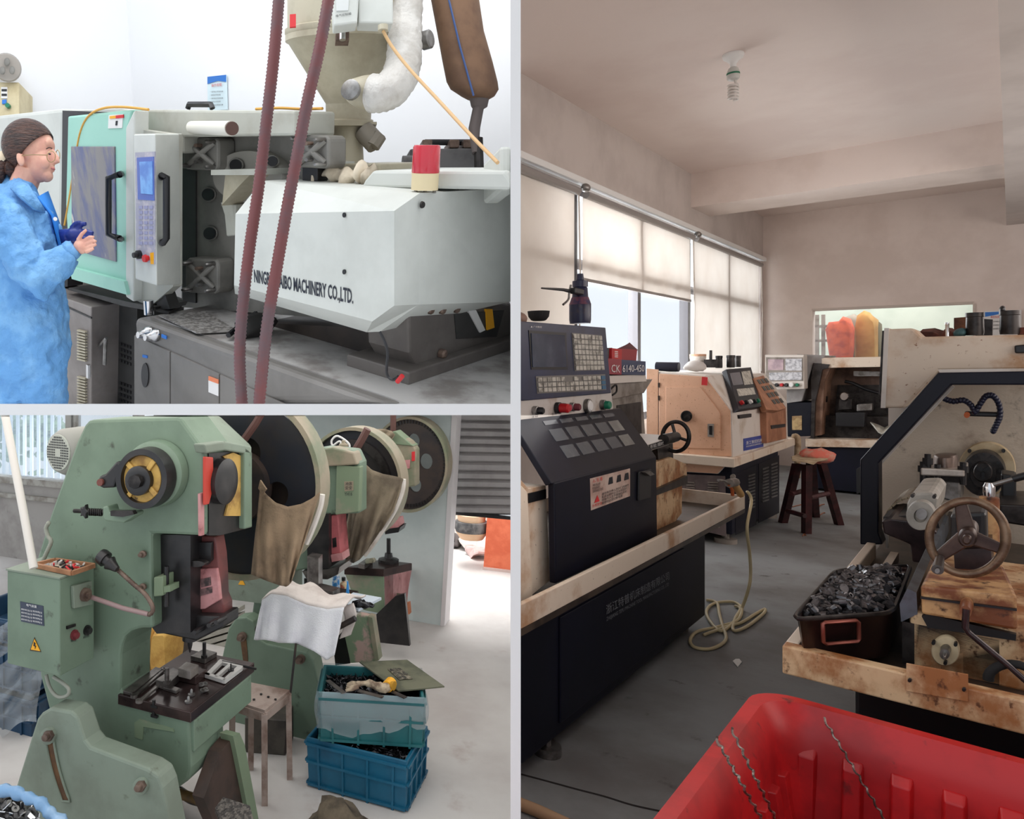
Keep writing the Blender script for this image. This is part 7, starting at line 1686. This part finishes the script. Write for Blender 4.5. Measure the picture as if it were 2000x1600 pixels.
# red brown hoses in front
def rhose(pts, lab):
    p = smooth_path(pts, 10); out = [p[0]]
    for q in p[1:]:
        while (q - out[-1]).length > .0055: out.append(out[-1] + (q - out[-1]).normalized() * .0055)
    MB().tube(out, [.0172 * (1.09 if i % 2 else .93) for i in range(len(out))], 12).build('ribbed_hose', M('red_brown_hose', (118, 66, 66), (100, 78, 82), 6, rough=.5), smooth=180, label=lab, cat='hose', group='red brown hoses in front of the moulder')
rhose([P(546, -20, 2.15), P(535, 110, 2.15), P(520, 240, 2.15), P(506, 360, 2.15), P(488, 480, 2.15), P(474, 600, 2.15), P(468, 700, 2.15), P(474, 810, 2.15)], 'red brown ribbed hose hanging in front of the moulder, left one')
rhose([P(645, -20, 2.1), P(625, 90, 2.1), P(600, 200, 2.1), P(583, 290, 2.1), P(562, 400, 2.1), P(541, 520, 2.1), P(520, 650, 2.1), P(504, 810, 2.1)], 'red brown ribbed hose hanging in front of the moulder, right one')

# ================= person
D0 = 3.15
def W(x, y, d=0.0): return P(x, y, D0 + d)
s0 = D0 / F
PE = thing('person', 'person in a light blue work coat and glasses facing the machine door', 'person')
m_skin = M('skin', (224, 172, 150), (214, 156, 138), 14, rough=.55)
bm_ = MB()
bm_.blob(W(60, 288), V((.100, 0, .0)), V((0, .082, 0)), V((.0, 0, .105)), 24, 16)                # skull
bm_.blob(W(78, 318, -.005), V((.062, 0, -.008)), V((0, .062, 0)), V((.01, 0, .085)), 20, 14)      # face
bm_.blob(W(90, 343, -.005), V((.03, 0, 0)), V((0, .036, 0)), V((0, 0, .028)), 14, 10)             # chin
bm_.blob(W(97, 283, -.005), V((.018, 0, 0)), V((0, .05, 0)), V((0, 0, .03)), 12, 8)               # brow
bm_.tube([W(102, 294, -.005), W(110, 309, -.005), W(112, 313, -.005), W(101, 319, -.005)], [.009, .014, .015, .011], 10)   # nose
bm_.blob(W(103.5, 327.5, -.005), V((.009, 0, 0)), V((0, .017, 0)), V((0, 0, .006)), 10, 8)
bm_.blob(W(102.5, 333, -.005), V((.009, 0, 0)), V((0, .016, 0)), V((0, 0, .006)), 10, 8)
bm_.blob(W(40, 311, -.082), V((.016, 0, .004)), V((0, .012, 0)), V((-.008, 0, .03)), 12, 8)       # ear
bm_.blob(W(84, 318, -.045), V((.03, 0, 0)), V((0, .02, 0)), V((0, 0, .03)), 12, 8)                # cheek
bm_.tube([W(58, 330, 0), W(46, 362, .01), W(36, 400, .02)], [.058, .06, .075], 16)                # neck
# trunk and near arm under the coat
bm_.tube([W(36, 400, .02), W(34, 480, .02), W(36, 600, .02), W(38, 780, .02)], [.11, .12, .125, .13], 16)
bm_.tube([W(24, 408, -.1), W(40, 470, -.14), W(72, 535, -.15), W(110, 505, -.16), W(142, 484, -.17)], [.06, .05, .045, .038, .03], 12)
# near hand
bm_.blob(W(158, 482, -.18), V((.03, 0, .006)), V((0, .024, 0)), V((-.008, 0, .03)), 14, 10)
for pts_, r_ in ((((164, 470), (175, 463), (184, 463)), .0074), (((168, 477), (180, 471), (188, 471)), .0076), (((169, 485), (181, 480), (188, 478)), .0074), (((167, 493), (177, 489), (183, 486)), .0068), (((152, 470), (160, 457), (169, 449)), .0084)):
    bm_.tube([W(p[0], p[1], -.19 - .008 * i) for i, p in enumerate(pts_)], [r_ * 1.1, r_, r_ * .8], 8)
body = bm_.build('body', m_skin, PE, noclip=False)
rmd = body.modifiers.new('skin', 'REMESH'); rmd.mode = 'VOXEL'; rmd.voxel_size = .0034; rmd.use_smooth_shade = True
smd = body.modifiers.new('soft', 'SMOOTH'); smd.iterations = 3; smd.factor = .5
# eyes, brows, lips, glasses
for dx, dz in ((0, 0),):
    MB().blob(W(97, 301, -.052), V((.006, 0, 0)), V((0, .006, 0)), V((0, 0, .0035)), 10, 6).build('eye', m_ink, body, smooth=180)
MB().tube([W(90, 291, -.055), W(96, 288, -.052), W(102, 290, -.04)], .0025, 6).build('eyebrow', M('dark_brown_hair', (66, 42, 34)), body, smooth=60)
MB().blob(W(103.5, 330, -.012), V((.009, 0, 0)), V((0, .016, 0)), V((0, 0, .0055)), 10, 8).build('lips', M('lip_rose', (196, 122, 116)), body, smooth=180)
gls = MB()
gls.tube([W(100 + 8.5 * math.cos(i * .5236), 306 + 11 * math.sin(i * .5236), -.075 + .012 * math.cos(i * .5236)) for i in range(12)], .0018, 5, closed=True)
gls.tube([W(113 + 4 * math.cos(i * .5236), 304 + 11 * math.sin(i * .5236), .02) for i in range(12)], .0018, 5, closed=True)
gls.tube([W(92, 303, -.08), W(64, 302, -.095), W(42, 304, -.095)], .0018, 5)
gls.build('glasses', M('gold_wire', (170, 150, 110), rough=.3, metal=.7), PE, smooth=60)
# hair
hm_ = MB()
hm_.blob(W(56, 286), V((.108, 0, .012)), V((0, .096, 0)), V((-.015, 0, .112)), 28, 20)
hair = bpy.data.objects
def hair_build():
    bm = bmesh.new(); me = bpy.data.meshes.new('hair'); me.from_pydata([tuple(p) for p in hm_.v], [], hm_.f); bm.from_mesh(me)
    bmesh.ops.remove_doubles(bm, verts=bm.verts, dist=1e-5)
    n = V((1, .0, -.95)).normalized()
    g = bmesh.ops.bisect_plane(bm, geom=bm.verts[:] + bm.edges[:] + bm.faces[:], plane_co=W(99, 265), plane_no=n, clear_outer=True)
    m2 = MB(); bm.verts.index_update(); m2.v = [v.co.copy() for v in bm.verts]; m2.f = [[v.index for v in f.verts] for f in bm.faces]; bm.free(); bpy.data.meshes.remove(me)
    return m2
m_hair = M('brown_hair', (92, 60, 48), (52, 34, 30), 30, .38, .62, rough=.4, stretch=(.5, 1, 3), bump=1, bscale=70, bdist=.02)
hair_build().build('hair', m_hair, PE, smooth=180, solid=.012)
MB().tube([W(26, 322, -.03), W(22, 330, 0), W(30, 338, .02)], [.03, .035, .03], 10).build('nape_hair', m_hair, PE, smooth=180)
MB().tube([W(12, 308, 0), W(2, 330, 0), W(-6, 360, 0)], [.03, .028, .02], 10).build('ponytail', m_hair, PE, smooth=180)
MB().revolve(W(13, 308, 0), V((-1, 0, -.4)), [(0, .03), (.012, .034), (.024, .03)], 16).build('hair_tie', M('cream_tie', (226, 206, 176)), PE, smooth=60)
# coat
def oval(cx, y, rx, ry, d=.02, n=28, tilt=0): return [P(cx + rx * math.cos(2 * math.pi * i / n), y + tilt * math.cos(2 * math.pi * i / n), D0 + d + ry * math.sin(2 * math.pi * i / n)) for i in range(n)]
ct = MB()
ct.loft([oval(40, 352, 26, .07, tilt=10), oval(38, 376, 46, .12, tilt=16), oval(36, 410, 72, .2, tilt=6), oval(36, 480, 84, .2), oval(38, 560, 88, .19), oval(40, 660, 92, .2), oval(42, 830, 90, .21)])
ct.tube([W(16, 412, -.09), W(30, 460, -.17), W(58, 528, -.19), W(78, 545, -.19), W(112, 516, -.185), W(136, 494, -.18)], [.09, .085, .085, .082, .066, .045], 18)
ct.noise(.012, 9).noise(.006, 22)
m_coat = M('light_blue_coat', (96, 152, 206), (122, 174, 220), 7, .45, .7, rough=.7, bump=1, bscale=11, bdist=.035)
coat = ct.build('coat', m_coat, PE)
rmd = coat.modifiers.new('join', 'REMESH'); rmd.mode = 'VOXEL'; rmd.voxel_size = .0065; rmd.use_smooth_shade = True
tx = bpy.data.textures.new('wrinkles', 'CLOUDS'); tx.noise_scale = .085; tx.noise_depth = 3
dm = coat.modifiers.new('wrinkles', 'DISPLACE'); dm.texture = tx; dm.strength = .04; dm.mid_level = .5; dm.texture_coords = 'GLOBAL'
tx2 = bpy.data.textures.new('creases', 'MUSGRAVE'); tx2.musgrave_type = 'RIDGED_MULTIFRACTAL'; tx2.noise_scale = .11
dm = coat.modifiers.new('creases', 'DISPLACE'); dm.texture = tx2; dm.strength = .009; dm.mid_level = .5; dm.texture_coords = 'GLOBAL'
smd = coat.modifiers.new('soft', 'SMOOTH'); smd.iterations = 2
MB().loft([[W(x, y, d) for x, y, d in ((28, 350, -.09), (56, 362, -.14), (78, 398, -.15), (86, 410, -.1))], [W(x, y, d) for x, y, d in ((20, 368, -.14), (40, 386, -.2), (66, 408, -.2), (86, 416, -.12))]], closed=False).build('collar', m_coat, PE, smooth=60, solid=.012)
MB().loft([[W(x, y, d) for x, y, d in ((74, 384, -.1), (92, 374, .03))], [W(x, y, d) for x, y, d in ((102, 420, -.11), (116, 440, .05))], [W(x, y, d) for x, y, d in ((122, 500, -.06), (128, 500, .06))]], closed=False).build('placket', M('deep_blue_lining', (40, 130, 220), rough=.7), PE, smooth=60, solid=.012)
MB().revolve(W(108, 428, -.13), V((.4, -1, 0)), [(0, .009), (.004, .008)], 12).build('coat_button', m_paper, PE)
MB().tube([W(132, 494, -.18), W(142, 488, -.18), W(147, 484, -.18)], [.045, .042, .034], 16).noise(.006, 60).build('cuff', m_coat, PE, smooth=180)
# gloved far hand
gv = MB()
gv.blob(W(146, 458, -.06), V((.045, 0, .012)), V((0, .03, 0)), V((-.012, 0, .03)), 14, 10)
gv.tube([W(120, 466, -.02), W(138, 462, -.05)], [.04, .036], 12)
for pts_ in (((150, 448), (160, 438), (168, 437)), ((154, 454), (168, 452), (182, 456)), ((156, 460), (170, 459), (181, 462)), ((152, 466), (164, 466), (176, 468)), ((140, 446), (148, 437), (157, 434))):
    gv.tube([W(p[0], p[1], -.07 - .01 * i) for i, p in enumerate(pts_)], [.012, .0115, .009], 8)
glv = gv.build('glove', M('navy_rubber_glove', (36, 52, 132), (28, 42, 110), 10, rough=.35), PE)
rmd = glv.modifiers.new('join', 'REMESH'); rmd.mode = 'VOXEL'; rmd.voxel_size = .0045; rmd.use_smooth_shade = True

# ================================================================== partitions between the three rooms
ROOM[0] = 0
m_part_w = M('partition_white', (250, 250, 250), rough=.8)
d0, d1 = 1.55, 8.0; d1s = 4.4
def slab_v():
    rd = V(((1007 - CX) / F, 1, 0)); f0, f1 = V(((997 - CX) / F, 1, 0)) * d0, V(((1017 - CX) / F, 1, 0)) * d0
    return MB().prism([f0 + V((0, 0, -.7)), f1 + V((0, 0, -.7)), f1 + rd * d1 + V((0, 0, -.7)), f0 + rd * d1 + V((0, 0, -.7))], V((0, 0, 5.5)))
st('wall_middle', slab_v(), m_part_w)
ya, yb = -(789 - CY) / F, -(811 - CY) / F
rm_ = V((0, 1, -(800 - CY) / F))
q0, q1 = CAM + V((0, 1, ya)) * d0, CAM + V((0, 1, yb)) * d0
xL = -6.0
def edge(p, x): return V((x, p.y, p.z))
kx = (1000 - CX) / F
far = rm_ * d1s
MB().loft([[edge(q0, -1.2), edge(q1, -1.2), edge(q1 + far, -5), edge(q0 + far, -5)], [edge(q0, q0.y * kx), edge(q1, q1.y * kx), edge(q1 + far, (q1 + far).y * kx), edge(q0 + far, (q0 + far).y * kx)]]).build('ceiling', m_part_w, kind='structure')

# ------------------------------------------------------------------ origins
settle_origins()
